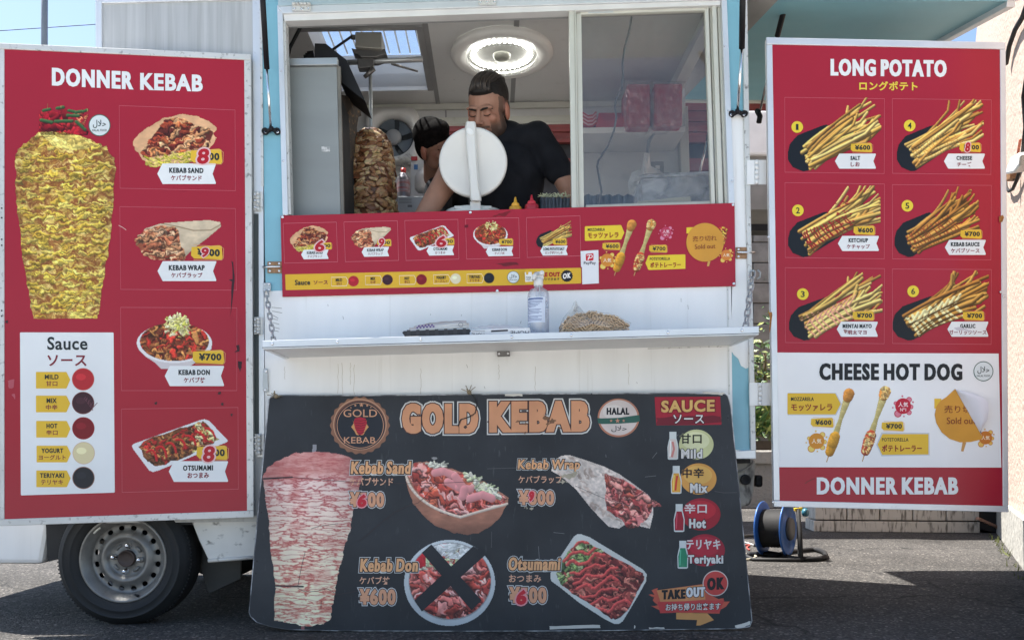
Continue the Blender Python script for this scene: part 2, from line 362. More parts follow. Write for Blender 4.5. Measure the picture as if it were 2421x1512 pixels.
    def mul(s, f, m=None):
        if m is None: m = s.a > 0
        s.c[m] *= f[m][:, None]
def wob(pts, amp, n=6, seed=0):
    r = random.Random(seed); out = []
    for i in range(len(pts)):
        a, b = pts[i], pts[(i+1) % len(pts)]
        for k in range(n):
            t = k / n; out.append((a[0]+(b[0]-a[0])*t + r.uniform(-amp, amp), a[1]+(b[1]-a[1])*t + r.uniform(-amp, amp)))
    return out
def bez(p0, p1, p2, n=8):
    return [((1-t)**2*p0[0]+2*t*(1-t)*p1[0]+t*t*p2[0], (1-t)**2*p0[1]+2*t*(1-t)*p1[1]+t*t*p2[1]) for t in [i / n for i in range(n + 1)]]
def box_fn(x0, y0, x1, y1): return lambda s, t: (x0 + (x1 - x0) * s, y0 + (y1 - y0) * t)

BREAD = [(214, 168, 128), (196, 146, 104), (228, 190, 150)]
MEATP = [(176, 96, 58), (150, 66, 44), (200, 132, 84), (120, 48, 36), (206, 150, 104), (92, 40, 34)]
def food_pita(z, x0, y0, x1, y1, step):
    cv = Cv(z, x0 - 6, y0 - 6, x1 + 6, y1 + 8, step); b = box_fn(x0, y0, x1, y1); w = x1 - x0
    out = cv.mask(wob([b(*p) for p in [(0,.52),(.08,.36),(.2,.22),(.36,.08),(.55,0),(.75,.03),(.88,.1),(.99,.22),(1,.3),(.96,.38),(1,.44),(.96,.56),(.9,.66),(.93,.78),(.7,.9),(.5,.95),(.3,.96),(.2,.98),(.1,.8),(.03,.66)]], w*.008, 4))
    cv.fill(out, (216, 172, 132)); cv.mul(.86 + .3 * vnoise(cv.X, cv.Y, w*.12, w*.08, 3), out)
    inn = cv.mask(wob([b(*p) for p in [(.1,.72),(.2,.5),(.3,.3),(.38,.12),(.5,.08),(.64,.1),(.72,.2),(.9,.26),(.96,.34),(.93,.5),(.9,.62),(.7,.68),(.5,.74),(.3,.8),(.14,.82)]], w*.012, 4, 1))
    cv.fill(inn, (96, 44, 36)); cv.chunks(inn, 130, w*.11, w*.022, MEATP + [(222, 176, 130)], (-.8, .5))
    veg = cv.mask([b(*p) for p in [(.16,.8),(.3,.82),(.5,.74),(.75,.68),(.9,.7),(.85,.84),(.6,.92),(.3,.99),(.18,.98)]])
    cv.chunks(veg, 120, w*.08, w*.009, [(206, 192, 74), (222, 206, 110), (176, 170, 56)], (-1, 1), .2, .6, False)
    return cv
def food_wrap(z, x0, y0, x1, y1, step):
    cv = Cv(z, x0 - 6, y0 - 6, x1 + 6, y1 + 6, step); b = box_fn(x0, y0, x1, y1); w = x1 - x0
    o = cv.mask([b(*p) for p in [(.05,.42),(.12,.2),(.3,.08),(.6,.03),(.86,0),(.99,.05),(1,.16),(.85,.42),(.72,.62),(.6,.84),(.56,.92),(.5,.7),(.44,.4),(.3,.3),(.1,.5)]])
    cv.fill(o, (212, 196, 170)); cv.mul(.88 + .24 * vnoise(cv.X, cv.Y, w*.08, w*.05, 5), o)
    for q in ([(.3,.08),(.5,.16),(.68,.25),(.88,.24),(1,.1)],):
        cv.curve([b(*p) for p in q], w*.006, (150, 130, 104), 0, o)
    sh = np.clip((cv.Y - (y0 + (y1-y0) * (1.1 - .95 * (cv.X - x0) / w))) / (w*.2), 0, 1); cv.mul(1 - .22 * sh, o)
    m = cv.mask(wob([b(*p) for p in [(.02,.4),(.1,.26),(.22,.16),(.4,.14),(.5,.2),(.52,.5),(.6,.9),(.5,1),(.4,.96),(.2,.93),(.08,.8),(.04,.64),(0,.5)]], w*.012, 4, 2))
    cv.fill(m, (150, 84, 60)); cv.chunks(m, 130, w*.14, w*.02, [(208, 156, 116), (182, 110, 78), (222, 182, 146), (140, 62, 46), (196, 140, 100)], (-.7, .5))
    return cv
def food_bowl(z, x0, y0, x1, y1, step):
    cv = Cv(z, x0 - 4, y0 - 4, x1 + 4, y1 + 4, step); b = box_fn(x0, y0, x1, y1); w = x1 - x0
    cv.fill(cv.mask([b(*p) for p in [(0,.5),(.03,.62),(.12,.76),(.24,.88),(.32,1),(.66,1),(.76,.9),(.9,.76),(.99,.6),(1,.45)]]), (204, 200, 204))
    el = ((cv.X - x0 - w*.5) / (w*.5))**2 + ((cv.Y - y0 - (y1-y0)*.48) / ((y1-y0)*.4))**2
    cv.fill(el < 1, (226, 226, 230)); m = (((cv.X - x0 - w*.5) / (w*.455))**2 + ((cv.Y - y0 - (y1-y0)*.45) / ((y1-y0)*.39))**2) < 1
    cv.fill(m, (120, 60, 40)); cv.chunks(m, 190, w*.1, w*.022, [(160, 96, 56), (184, 52, 44), (130, 74, 44), (200, 140, 80), (196, 60, 48), (96, 50, 36)], (-1.4, 1.4))
    t = ((cv.X - x0 - w*.54) / (w*.16))**2 + ((cv.Y - y0 - (y1-y0)*.16) / ((y1-y0)*.2))**2 < 1
    cv.chunks(t, 70, w*.06, w*.012, [(228, 220, 150), (240, 234, 190), (206, 200, 110)], (-1.5, 1.5), .3, .7, False)
    return cv
def food_tray(z, x0, y0, x1, y1, step):
    cv = Cv(z, x0 - 4, y0 - 4, x1 + 4, y1 + 4, step); b = box_fn(x0, y0, x1, y1); w = x1 - x0
    o = cv.mask([b(*p) for p in [(0,.5),(.02,.46),(.7,.02),(.75,0),(.8,.03),(.99,.38),(1,.42),(.97,.45),(.28,.97),(.22,1),(.18,.97),(.01,.56)]]); cv.fill(o, (222, 224, 230))
    m = cv.mask(wob([b(*p) for p in [(.08,.52),(.14,.4),(.4,.24),(.66,.08),(.74,.06),(.84,.2),(.9,.4),(.8,.5),(.6,.66),(.4,.8),(.24,.9),(.16,.78)]], w*.014, 3, 3))
    cv.fill(m, (110, 62, 40)); cv.chunks(m, 170, w*.07, w*.017, [(150, 96, 56), (178, 46, 44), (120, 76, 46), (190, 140, 84), (86, 50, 36)], (-1.4, 1.4))
    lt = m & (cv.X > x0 + w*.62); cv.chunks(lt, 46, w*.06, w*.012, [(214, 206, 130), (226, 220, 170), (180, 50, 46)], (-1.4, 1.4))
    for i in range(7):
        s0 = .16 + i * .1; cv.curve(bez(b(s0, .62 - i*.075), b(s0+.08, .5 - i*.05), b(s0+.1, .78 - i*.075), 6), w*.012, (186, 36, 42), .3, m)
    return cv
def food_fries(z, x0, y0, x1, y1, step, kind=0, n=34):
    n = int(n * 1.3)
    cv = Cv(z, x0 - 4, y0 - 4, x1 + 4, y1 + 4, step); b = box_fn(x0, y0, x1, y1); w = x1 - x0
    cv.fill(cv.mask([b(*p) for p in [(0,.72),(.02,.62),(.1,.5),(.38,.36),(.42,.35),(.58,.5),(.62,.62),(.58,.7),(.22,.99),(.16,1),(.05,.94),(0,.84)]]), (26, 30, 36))
    r = random.Random(int(x0) + kind); cols = [(228, 190, 104), (212, 168, 84), (238, 206, 126), (198, 148, 74)]
    if kind in (3, 5): cols = [(196, 146, 66), (176, 122, 56), (208, 160, 80)]
    for i in range(n):
        q = i / n; sp = r.random(); a = (.1 + .12 * sp + .1 * r.random(), .62 + .34 * sp * r.uniform(.7, 1.1)); e = (.62 + .38 * r.random(), .02 + .5 * sp + r.uniform(-.06, .08))
        e = (min(e[0] + .1 * sp, 1), max(e[1], .01)); m_ = (.45 + r.uniform(-.08, .1), .42 + .3 * sp + r.uniform(-.12, .12)); pts = bez(b(*a), b(*m_), b(*e), 9)
        if r.random() < .4: pts[-1] = (pts[-1][0] + r.uniform(-.03, .0) * w, pts[-1][1] - .05 * w)
        c = np.array(cols[r.randrange(len(cols))]) * r.uniform(.86, 1.08); rr = w * .0125 * r.uniform(.8, 1.25)
        cv.curve([(x + rr*.4, y + rr*.9) for x, y in pts], rr, c * .42, 0); cv.curve(pts, rr, c, .38)
    fr = cv.a > .5
    if kind in (1, 2, 3, 4, 5):
        sc = {1: (150, 26, 34), 2: (226, 164, 134), 3: (160, 74, 40), 4: (200, 150, 70), 5: (232, 226, 170)}[kind]; th = {1: .008, 2: .008, 3: .005, 4: .003, 5: .014}[kind]
        light = cv.c.sum(2) > 230; ns = {1: 15, 2: 9, 3: 17, 4: 14, 5: 8}[kind]
        for i in range(ns):
            s0 = .16 + .52 * i / ns; p0 = b(s0 - .02, .66 - .5 * (s0 - .16)); p2 = b(s0 + .13, .92 - .62 * (s0 - .16))
            pts = bez(p0, (p0[0] + r.uniform(-.02, .09) * w, (p0[1] + p2[1]) / 2), p2, 7)
            pts = [(x + r.uniform(-1, 1) * w * .008, y + r.uniform(-1, 1) * w * .008) for x, y in pts]
            cv.curve(pts, w * th * r.uniform(.7, 1.3), sc, .25, light & fr)
        if kind in (2, 5):
            for i in range(ns):
                s0 = .2 + .5 * i / ns; p0 = b(s0, .78 - .62 * (s0 - .16)); cv.seg(*p0, *b(s0 + .07, .62 - .6 * (s0 - .16)), w * th, w * th, sc, .25, light & fr)
        if kind == 1:
            for i in range(36): p0 = b(.3 + .42 * r.random(), .2 + .5 * r.random()); cv.seg(*p0, p0[0] + w*.015, p0[1], w*.008, w*.006, sc, .2, light & fr)
    return cv
def food_dog(z, xa, ya, xb, yb, w, step, kind=0):
    """Cheese dog from the top cap (xa, ya) to the stick's foot (xb, yb)."""
    cv = Cv(z, min(xa, xb) - w*1.2, ya - w, max(xa, xb) + w*1.2, yb + 4, step); p = lambda t: (xa + (xb - xa) * t, ya + (yb - ya) * t)
    cv.seg(*p(.8), *p(1), w*.09, w*.07, (196, 158, 104))
    cv.curve([p(t / 10) for t in range(1, 8)], w*.42, (206, 196, 140), .3, taper=lambda t: .95 - .9 * t if t < .5 else .5 + .9 * (t - .5))
    for i in range(5): cv.seg(p(.1)[0] + (i-2)*w*.14, p(.1)[1], p(.62)[0] + (i-2)*w*.1, p(.62)[1], w*.03, w*.03, (168, 152, 88), 0, cv.a > .5)
    cv.seg(*p(.72), *p(.86), w*.55, w*.45, (202, 146, 46) if kind == 0 else (176, 70, 44)); cv.seg(*p(.64), *p(.72), w*.52, w*.55, (204, 150, 50) if kind == 0 else (176, 70, 44))
    cv.seg(*p(.02), *p(.07), w*.55, w*.5, (196, 134, 62))
    body = (cv.a > .5) & ((cv.Y > p(.6)[1]) | (cv.Y < p(.12)[1])) & (cv.Y < p(.9)[1])
    if kind: cv.chunks(body, 70, w*.12, w*.11, [(234, 206, 140), (222, 180, 110)], (-1, 1), .3, .6)
    else: cv.mul(.82 + .36 * vnoise(cv.X, cv.Y, w*.15, w*.15, 4), body)
    return cv
def cone_yellow(z, step):
    cv = Cv(z, 60, 615, 560, 1520, step)
    m = cv.mask(wob([(72,740),(85,705),(130,665),(185,625),(280,622),(370,640),(440,665),(500,690),(540,750),(548,800),(540,900),(528,1050),(515,1180),(490,1330),(472,1440),(462,1508),(160,1508),(135,1400),(118,1290),(95,1120),(80,980),(74,860)], 5, 5, 9))
    X, Y = cv.X, cv.Y; wx = X + 34 * vnoise(X, Y, 46, 40, 21); wy = Y + 30 * vnoise(X, Y, 60, 44, 22)
    n = vnoise(wx, wy, 44, 15, 23, 5); n3 = vnoise(wx, wy, 24, 12, 27, 4); t = np.clip(np.abs(n - .5) * 5, 0, 1)[..., None]; q = np.clip((n3 - .3) * 2.4, 0, 1)[..., None]; big = vnoise(X, Y, 110, 60, 25)[..., None]
    lt = np.array((190, 164, 76)) * (1 - q) + np.array((222, 206, 128)) * q; dk = np.array((116, 66, 34)); col = dk * (1 - t) + lt * t; rd = np.clip((big - .53) * 5, 0, 1); col = col * (1 - .4 * rd) + np.array((134, 84, 40)) * .4 * rd
    cv.c[m] = col[m]; cv.a[m] = 1
    pal = [(196, 172, 74), (206, 186, 94), (186, 160, 62), (176, 146, 56)]
    cv.chunks(m, 420, 46, 7, pal, (-.3, .25), .3, .5)
    top = cv.mask([(150,650),(190,622),(290,620),(380,640),(430,660),(425,700),(330,712),(250,690),(225,660),(200,640)]); cv.chunks(top, 60, 60, 9, [(214, 196, 110), (204, 180, 96)], (0, .4), .3, .8)
    x = (cv.X - 310) / 235; cv.mul(1.12 - .16 * x * x, m); return cv
def cone_pink(z, step):
    cv = Cv(z, 60, 440, 615, 1460, step)
    cv.fill(cv.mask([(340,446),(365,446),(362,500),(338,500)]), (150, 150, 156)); cv.fill(cv.mask([(278,1425),(300,1425),(300,1455),(278,1455)]), (150, 90, 90))
    m = cv.mask(wob([(70,620),(90,575),(140,535),(250,490),(360,484),(470,492),(560,520),(612,570),(618,620),(598,680),(575,770),(560,850),(545,930),(520,1000),(500,1080),(480,1160),(466,1240),(450,1330),(440,1400),(400,1425),(320,1440),(200,1420),(130,1405),(132,1300),(138,1220),(125,1120),(108,1000),(102,880),(90,780),(74,690)], 4, 5, 4))
    X, Y = cv.X, cv.Y; wx = X + 30 * vnoise(X, Y, 60, 60, 1); wy = Y + 26 * vnoise(X, Y, 90, 70, 2)
    n = vnoise(wx, wy, 74, 15, 3, 5); ridge = np.abs(n - .5) * 2; t = np.clip(ridge * 4.6 + .06, 0, 1)[..., None]
    g = np.clip((Y - 560) / 700, 0, 1)[..., None]; big = vnoise(X, Y, 120, 90, 6)[..., None]
    light = np.array((240, 212, 208)) * (1 - g) + np.array((244, 236, 202)) * g; dark = np.array((168, 70, 76)) * (1 - g) + np.array((196, 92, 80)) * g
    col = dark * (1 - t) + light * t; rd = np.clip((big - .52) * 6, 0, 1) * (1 - .6 * g); col = col * (1 - .55 * rd) + np.array((186, 92, 88)) * .55 * rd
    top = np.clip((640 - Y + 25 * (vnoise(X, Y, 40, 30, 9) - .5)) / 40, 0, 1)[..., None]; n2 = vnoise(wx, wy, 50, 22, 12, 5)[..., None]
    tc = np.array((140, 56, 54)) * (1 - n2) * 1.2 + np.array((222, 170, 160)) * n2; col = col * (1 - top * .75) + tc * top * .75
    cv.c[m] = col[m]; cv.a[m] = 1
    xx = (X - 340) / 270; cv.mul(1.04 - .2 * xx * xx, m)
    for q in ([(74, 632), (150, 628), (230, 624)], [(135, 1216), (200, 1218), (290, 1220)]): cv.curve(q, 4, (40, 34, 38), 0, m)
    for i in range(26):
        y = 700 + i * 27; cv.curve([(90 + k * 45, y + rng.uniform(-8, 8)) for k in range(11)], 1.6, (170, 84, 78), 0, m, .5)
    return cv
def tag_white(p, z, pts, l1, b1, l2, b2, sl=0):
    """White ribbon with two lines of lettering; b = (x, y, w, h)."""
    p.piece('name_tag').poly(z, pts, WH, 4)
    p.piece('lettering').text(z, l1, *b1, DK, .03 if z.f < .3 else .06, sl, 6).text(z, l2, *b2, TR, .02 if z.f < .3 else .045, sl, 6)
def ribbon(x0, y0, x1, y1, tip, notch):               # tip on the left, notch on the right
    ym = (y0 + y1) / 2; return [(x0, ym), (x0 + tip, y0 + 1), (x0 + tip + 3, y0), (x1 - 2, y0), (x1, y0 + 4), (x1 - notch, ym), (x1, y1 - 5), (x1 - 2, y1), (x0 + tip + 3, y1), (x0 + tip, y1 - 1)]
def price(p, z, x0, y0, x1, y1, t, sl=0, over=None, box=None):
    h = y1 - y0; w = x1 - x0
    p.piece('price_tag').poly(z, [(x0 + w*.02, y0 + h*.12), (x0 + w*.9, y0), (x0 + w*.97, y0 + h*.08), (x1, y0 + h*.86), (x1 - w*.04, y1), (x0 + w*.5, y1 - h*.05), (x0 + w*.1, y1 - h*.08), (x0, y1 - h*.3)], YEL, 4.6)
    p.line(z, [(x0 + w*.1, y0 - h*.02), (x1 - w*.05, y0 + h*.1), (x1 + w*.03, y0 + h*.22), (x1 + w*.02, y1 - h*.12), (x1 - w*.03, y1 + h*.02), (x0 + w*.3, y1 + h*.04), (x0 + w*.08, y1)], max(1.2, h*.03), (226, 170, 120), 5)
    p.piece('lettering').text(z, t, x0 + w*.55, y0 + h*.5, w*.72, h*.52, DK, .05 if z.f < .3 else .075, sl, 6)
    if over:
        d, x, y, ww, hh = over; p.piece('price_sticker').text(z, d, x, y, ww, hh, (176, 30, 44), .06, 0, 9.2, [(.07, (226, 190, 194))], sk=.12)
def halal(p, z, x, y, r, green=True):
    p.piece('halal_logo').ell(z, x, y, r, r, (60, 96, 84), 4).ell(z, x, y, r*.92, r*.92, (216, 226, 230), 4.6)
    p.text(z, 'ﻝﻼﺣ', x, y - r*.12, r*1.2, r*.75, (40, 62, 60), .01, 0, 6).text(z, 'HALAL FOOD', x, y + r*.45, r*1.35, r*.2, (40, 62, 60), .03, 0, 6)
def sauce_disc(p, z, x, y, r, col, rim, L=4):
    p.piece('sauce_picture').ell(z, x, y, r, r, rim, L).ell(z, x, y, r*.94, r*.94, col, L + .8)
    p.ell(z, x - r*.2, y - r*.2, r*.45, r*.3, tuple(min(255, c * 1.12 + 4) for c in col), L + 1.4)
def bubbles(p, z, x, y, r, main, lite, txt='人気', sub=None, tc=(244, 226, 200)):
    p.piece('popular_badge')
    for dx, dy, q in ((.75, -.8, .36), (1, .1, .3), (.75, .8, .34), (-.65, .95, .48), (-.95, -.35, .25), (-.1, -1.25, .12), (1.25, -.5, .12), (-1.3, .2, .1), (.1, 1.3, .1)):
        p.ell(z, x + dx*r, y + dy*r, q*r, q*r, lite, 4, 18).ring(z, x + dx*r, y + dy*r, q*r, q*r, q*r*.2, main, 4.6, 18)
    p.ell(z, x, y, r, r, main, 5.2).text(z, txt, x, y - (r*.2 if sub else 0), r*1.25, r*.62, tc, .03, 0, 6.4)
    if sub: p.text(z, sub, x, y + r*.45, r*.75, r*.4, tc, .03, 0, 6.4)
def frame_line(p, z, pts, w, col=(196, 104, 118)):
    p.piece('frame_line').line(z, pts, w, col, 2, True)

# ------------------------------------------------------------------ the setting
def asphalt():
    m = bpy.data.materials.new('asphalt'); m.use_nodes = True; n = m.node_tree.nodes; l = m.node_tree.links; b = n['Principled BSDF']
    tc = n.new('ShaderNodeTexCoord'); b.inputs['Roughness'].default_value = .88; b.inputs['Specular IOR Level'].default_value = .3
    def tex(kind, sc, **k):
        x = n.new(kind); x.inputs['Scale'].default_value = sc; l.new(tc.outputs['Object'], x.inputs['Vector'])
        for a, v in k.items(): x.inputs[a].default_value = v
        return x
    v = tex('ShaderNodeTexVoronoi', 105); nz = tex('ShaderNodeTexNoise', 1.3, Detail=8); nf = tex('ShaderNodeTexNoise', 190, Detail=4)
    cr = n.new('ShaderNodeValToRGB'); l.new(v.outputs['Color'], cr.inputs[0]); e = cr.color_ramp
    e.elements[0].color = (.03, .029, .028, 1); e.elements[1].color = (.24, .22, .2, 1); e.elements[1].position = .95
    e.elements.new(.55).color = (.058, .055, .052, 1); e.elements.new(.8).color = (.1, .094, .088, 1)
    mr = n.new('ShaderNodeMapRange'); l.new(nz.outputs['Fac'], mr.inputs[0]); mr.inputs[1].default_value = .3; mr.inputs[2].default_value = .7; mr.inputs[3].default_value = .65; mr.inputs[4].default_value = 1.35
    sc = n.new('ShaderNodeVectorMath'); sc.operation = 'SCALE'; l.new(cr.outputs[0], sc.inputs[0]); l.new(mr.outputs[0], sc.inputs['Scale'])
    # cracks
    vc = tex('ShaderNodeTexVoronoi', .9); vc.feature = 'DISTANCE_TO_EDGE'; mp = n.new('ShaderNodeMix'); mp.data_type = 'RGBA'
    dn = tex('ShaderNodeTexNoise', 5, Detail=5); mv = n.new('ShaderNodeVectorMath'); mv.operation = 'MULTIPLY_ADD'; mv.inputs[1].default_value = (.25, .25, .25)
    l.new(dn.outputs['Color'], mv.inputs[0]); l.new(tc.outputs['Object'], mv.inputs[2]); l.new(mv.outputs[0], vc.inputs['Vector'])
    m2 = n.new('ShaderNodeMapRange'); l.new(vc.outputs['Distance'], m2.inputs[0]); m2.inputs[1].default_value = .003; m2.inputs[2].default_value = .009; m2.inputs[3].default_value = .75; m2.inputs[4].default_value = 0
    l.new(m2.outputs[0], mp.inputs[0]); l.new(sc.outputs[0], mp.inputs[6]); mp.inputs[7].default_value = (.015, .015, .015, 1); l.new(mp.outputs[2], b.inputs['Base Color'])
    bp = n.new('ShaderNodeBump'); bp.inputs['Strength'].default_value = 1; bp.inputs['Distance'].default_value = .008
    ad = n.new('ShaderNodeMath'); ad.operation = 'MULTIPLY_ADD'; l.new(v.outputs['Distance'], ad.inputs[0]); ad.inputs[1].default_value = -.9; l.new(nf.outputs['Fac'], ad.inputs[2])
    l.new(ad.outputs[0], bp.inputs['Height']); l.new(bp.outputs[0], b.inputs['Normal']); return m
g = 60; ob('ground', MB().add([(-g, -g, 0), (g, -g, 0), (g, 90, 0), (-g, 90, 0)], [(0, 1, 2, 3)]), asphalt(), kind='structure')

# unseen pale concrete, added behind the camera to bounce sunlight onto the serving side
CONCS = mat('bounce_concrete', (.42, .41, .385), .85, var=.12, vs=(1.2, 1.2, 1.2), bump=.3, bs=60, dirt=.4, dcol=(.3, .29, .27), ds=(3, 3, 3), dth=.55)
pv = MB()
for k in range(-7, 8):
    for j in range(6): pv.box((k*4.0, -.75 - 4.0*j, .003), (3.985, 3.985, .012))
ob('bounce_pavement', pv, CONCS, kind='structure')

def stucco(name, col, sc):
    m = mat(name, col, .9, var=.06, vs=(1.5, 1.5, 1.5), dirt=.35, dcol=tuple(c * .6 for c in col), ds=(sc,) * 3, dth=.55); n = m.node_tree.nodes; l = m.node_tree.links
    bp = n.new('ShaderNodeBump'); bp.inputs['Distance'].default_value = .02; bp.inputs['Strength'].default_value = .8; t = n.new('ShaderNodeTexNoise'); t.inputs['Scale'].default_value = sc; t.inputs['Detail'].default_value = 3
    tc = n.new('ShaderNodeTexCoord'); l.new(tc.outputs['Object'], t.inputs['Vector']); l.new(t.outputs['Fac'], bp.inputs['Height']); l.new(bp.outputs[0], n['Principled BSDF'].inputs['Normal']); return m
# pink rendered wall on the right, running away from the camera
wa = Vector((2.72, 4.34, 0)); wd_ = Vector((.5, 1, 0)).normalized(); wn = Vector((-wd_.y, wd_.x, 0))
bw = thing('building_wall', wa, 'pink pebble-dashed house wall along the right side, above a concrete footing', 'wall')
PINK = stucco('pink_render', (.46, .35, .29), 26); CONC = stucco('concrete', (.34, .33, .3), 14)
def wallbox(o0, o1, t0, t1, z0, z1, name, m):
    ob(name, MB().prism([wa + wd_ * t0 + wn * o1 + Vector((0, 0, z0)), wa + wd_ * t1 + wn * o1 + Vector((0, 0, z0)), wa + wd_ * t1 + wn * o1 + Vector((0, 0, z1)), wa + wd_ * t0 + wn * o1 + Vector((0, 0, z1))], wn * (o0 - o1)), m, bw)
wallbox(-.25, 0, -1.6, 16, .285, 6.2, 'render_wall', PINK); wallbox(-.25, .035, -1.6, 16, -.02, .284, 'footing', CONC)
wl = lambda t, z, o=.0: wa + wd_ * t + wn * o + Vector((0, 0, z))
def walluv(u, v, o=.03):
    r = ray(u, v); t = ((wl(0, 0, o) - CAM).dot(wn)) / r.dot(wn); return CAM + r * t
ca = [walluv(2421+70, -120), walluv(2440, -20), walluv(2418, 40), walluv(2400, 70), walluv(2386, 110), walluv(2379, 150)]
ob('drain_cable', MB().tube(ca, .016, 8), CABLE, label='thick black cable running down the pink wall above the red menu door', cat='cable')
cb = [walluv(2445, 60), walluv(2428, 170), walluv(2419, 230), walluv(2424, 300), walluv(2418, 360), walluv(2412, 398), walluv(2404, 425), walluv(2394, 447), walluv(2385, 452), walluv(2379, 442), walluv(2377, 425)]
ob('looped_cable', MB().tube(cb, .011, 8), CABLE, label='black cable drooping in a loop below the white wall bracket', cat='cable')
wb = thing('wall_bracket', walluv(2395, 400, .05), 'white plastic utility housing fixed to the pink wall beside the loop of cable', 'bracket')
ob('housing', MB().prism([walluv(2378, 400, .1), walluv(2388, 372, .1), walluv(2404, 362, .1), walluv(2412, 366, .1), walluv(2408, 392, .1), walluv(2396, 408, .1), walluv(2378, 412, .1)], wn * -.08), PLW, wb, bevel=.01)
ob('clamp', MB().box(walluv(2392, 416, .05), (.06, .06, .05)), RUST, wb)
ob('support_rod', MB().tube([walluv(2412, 330, .03), walluv(2404, 380, .03), walluv(2385, 425, .03)], .008, 6), mat('red_rod', (.4, .12, .07), .6), wb)

# stone retaining wall, kerb, planting far behind
sw = thing('retaining_wall', (1.5, 9.9, 0), 'low grey pebbly retaining wall behind the blue cable reel', 'wall')
STONE = stucco('pebble_stone', (.3, .29, .27), 34)
ob('wall_body', MB().box((2.0, 10.3, .19), (6, .5, .66)), STONE, sw); ob('capping', MB().box((2.0, 10.28, .6), (6.05, .6, .16)), CONC, sw, bevel=.02)
ob('bank', MB().box((2.0, 12.6, .55), (8, 4, .5)), mat('soil', (.09, .07, .05), .95, var=.3), kind='structure')
bk = thing('grey_block_wall', (2, 13, .8), 'tall grey concrete block wall behind the plants', 'wall')
for r_ in range(12):
    for c_ in range(11):
        ob('block', MB().box((-.9 + c_ * .61 + (.3 if r_ % 2 else 0), 13, .9 + r_ * .31), (.595, .2, .295)), mat('block_grey', (.2, .2, .19), .9, var=.25, dirt=.5, ds=(3, 3, 1)), bk, bevel=.008)
LEAF = [mat('leaf_green', (.05, .12, .03), .5, var=.4, vs=(8, 8, 8)), mat('leaf_yellow', (.2, .24, .05), .5, var=.3, vs=(8, 8, 8)), mat('leaf_dark', (.02, .05, .018), .5, var=.4)]
def leaves(name, c, sz, n, ln, mi, label, spike=False):
    r = random.Random(int(c[0]*100)); t = thing(name, c, label, 'plant', 'plants on the bank behind the truck')
    for k, m in enumerate(mi):
        mb = MB()
        for i in range(n // len(mi)):
            p = Vector(c) + Vector((r.uniform(-1, 1)*sz[0], r.uniform(-1, 1)*sz[1], abs(r.gauss(0, .5))*sz[2]))
            d = Vector((r.uniform(-1, 1), r.uniform(-1, 1), r.uniform(.3, 1.6) if spike else r.uniform(-.5, 1))).normalized() * ln * r.uniform(.6, 1.3); s_ = d.orthogonal().normalized() * ln * (.08 if spike else .22)
            mb.add([p, p + d*.5 + s_, p + d - Vector((0, 0, ln*.15)), p + d*.5 - s_], [(0, 1, 2, 3)])
        ob('foliage', mb, m, t, kind='stuff')
    ob('stem', MB().tube([Vector(c), Vector(c) + Vector((0, 0, sz[2]*.6))], .02, 6), mat('bark', (.1, .07, .04), .9), t)
leaves('spiky_plant', (3.0, 10.7, .8), (.45, .3, .45), 260, .42, LEAF[:2], 'spiky variegated plant above the low pebbly wall', True)
leaves('shrub', (2.9, 11.6, .8), (.7, .4, 1.5), 900, .13, [LEAF[0], LEAF[2]], 'dark green shrub behind the spiky plant')
leaves('yellow_shrub', (3.35, 11.2, 1.6), (.4, .3, .6), 420, .1, [LEAF[1], LEAF[0]], 'yellow-green shrub seen level with the serving shelf')

# building behind: dark openings under a red timber fascia, white parapet
bb = thing('background_building', (1.5, 8.5, 0), 'dark building with a red timber fascia and white parapet behind the truck', 'building')
DARKW = mat('dark_wall', (.03, .03, .033), .8, var=.3); RWOOD = mat('red_timber', (.16, .03, .026), .6, var=.3, vs=(2, 30, 30), dirt=.4, ds=(20, 20, 20))
ob('wall', MB().box((1.45, 8.6, 3.62), (4.5, .2, 1.46)), DARKW, bb); ob('shade_eave', MB().box((1.45, 8.1, 4.4), (4.6, 1.4, .08)), DARKW, bb)  # hidden roof slab added to keep the sun off the red boards
for k in range(4): ob('fascia_board', MB().box((1.45, 8.42, 4.1 - k * .105), (4.5, .06, .098)), RWOOD, bb, bevel=.006)
ob('rail', MB().box((1.45, 8.38, 3.5), (4.5, .08, .12)), RWOOD, bb)
wp = thing('white_tank', (2.5, 7.4, 0), 'white and grey cabinet standing behind the open end of the truck', 'cabinet')
ob('upper_band', MB().box((2.55, 7.4, 3.37), (1.5, .5, .38)), mat('white_paint', (.7, .72, .73), .4), wp, bevel=.02)
ob('cabinet_body', MB().box((2.55, 7.42, 2.955), (1.44, .46, .45)), mat('grey_wall', (.2, .2, .19), .8, var=.15), wp)
ob('leg', MB().box((2.95, 7.42, 1.365), (.3, .3, 2.72)), mat('grey_wall', (.2, .2, .19)), wp)

# louvred storage box beside the wall
lb = thing('storage_cabinet', (3.24, 7.2, 0), 'beige louvred storage box with mould streaks below the right menu door', 'cabinet')
BEI = mat('beige_metal', (.5, .47, .42), .5, var=.08, dirt=.85, dcol=(.07, .06, .05), ds=(50, 50, 9), dth=.52)
ob('plinth', MB().box((3.24, 7.25, .045), (1.34, .3, .09), Matrix.Rotation(R(-6), 4, 'Z')), BEI, lb, bevel=.005)
for k in range(5): ob('panel', MB().box((2.71 + .265*k, 7.29 - .265*k*math.tan(R(6)), .38), (.258, .27, .56), Matrix.Rotation(R(-6), 4, 'Z')), BEI, lb, bevel=.006)
ob('lid', MB().box((3.24, 7.25, .68), (1.38, .36, .04), Matrix.Rotation(R(-6), 4, 'Z')), BEI, lb, bevel=.006)
db = thing('scrap_pile', (3.95, 7.1, 0), 'dark scrap with a rusty metal strip between the louvred box and the wall', 'scrap')
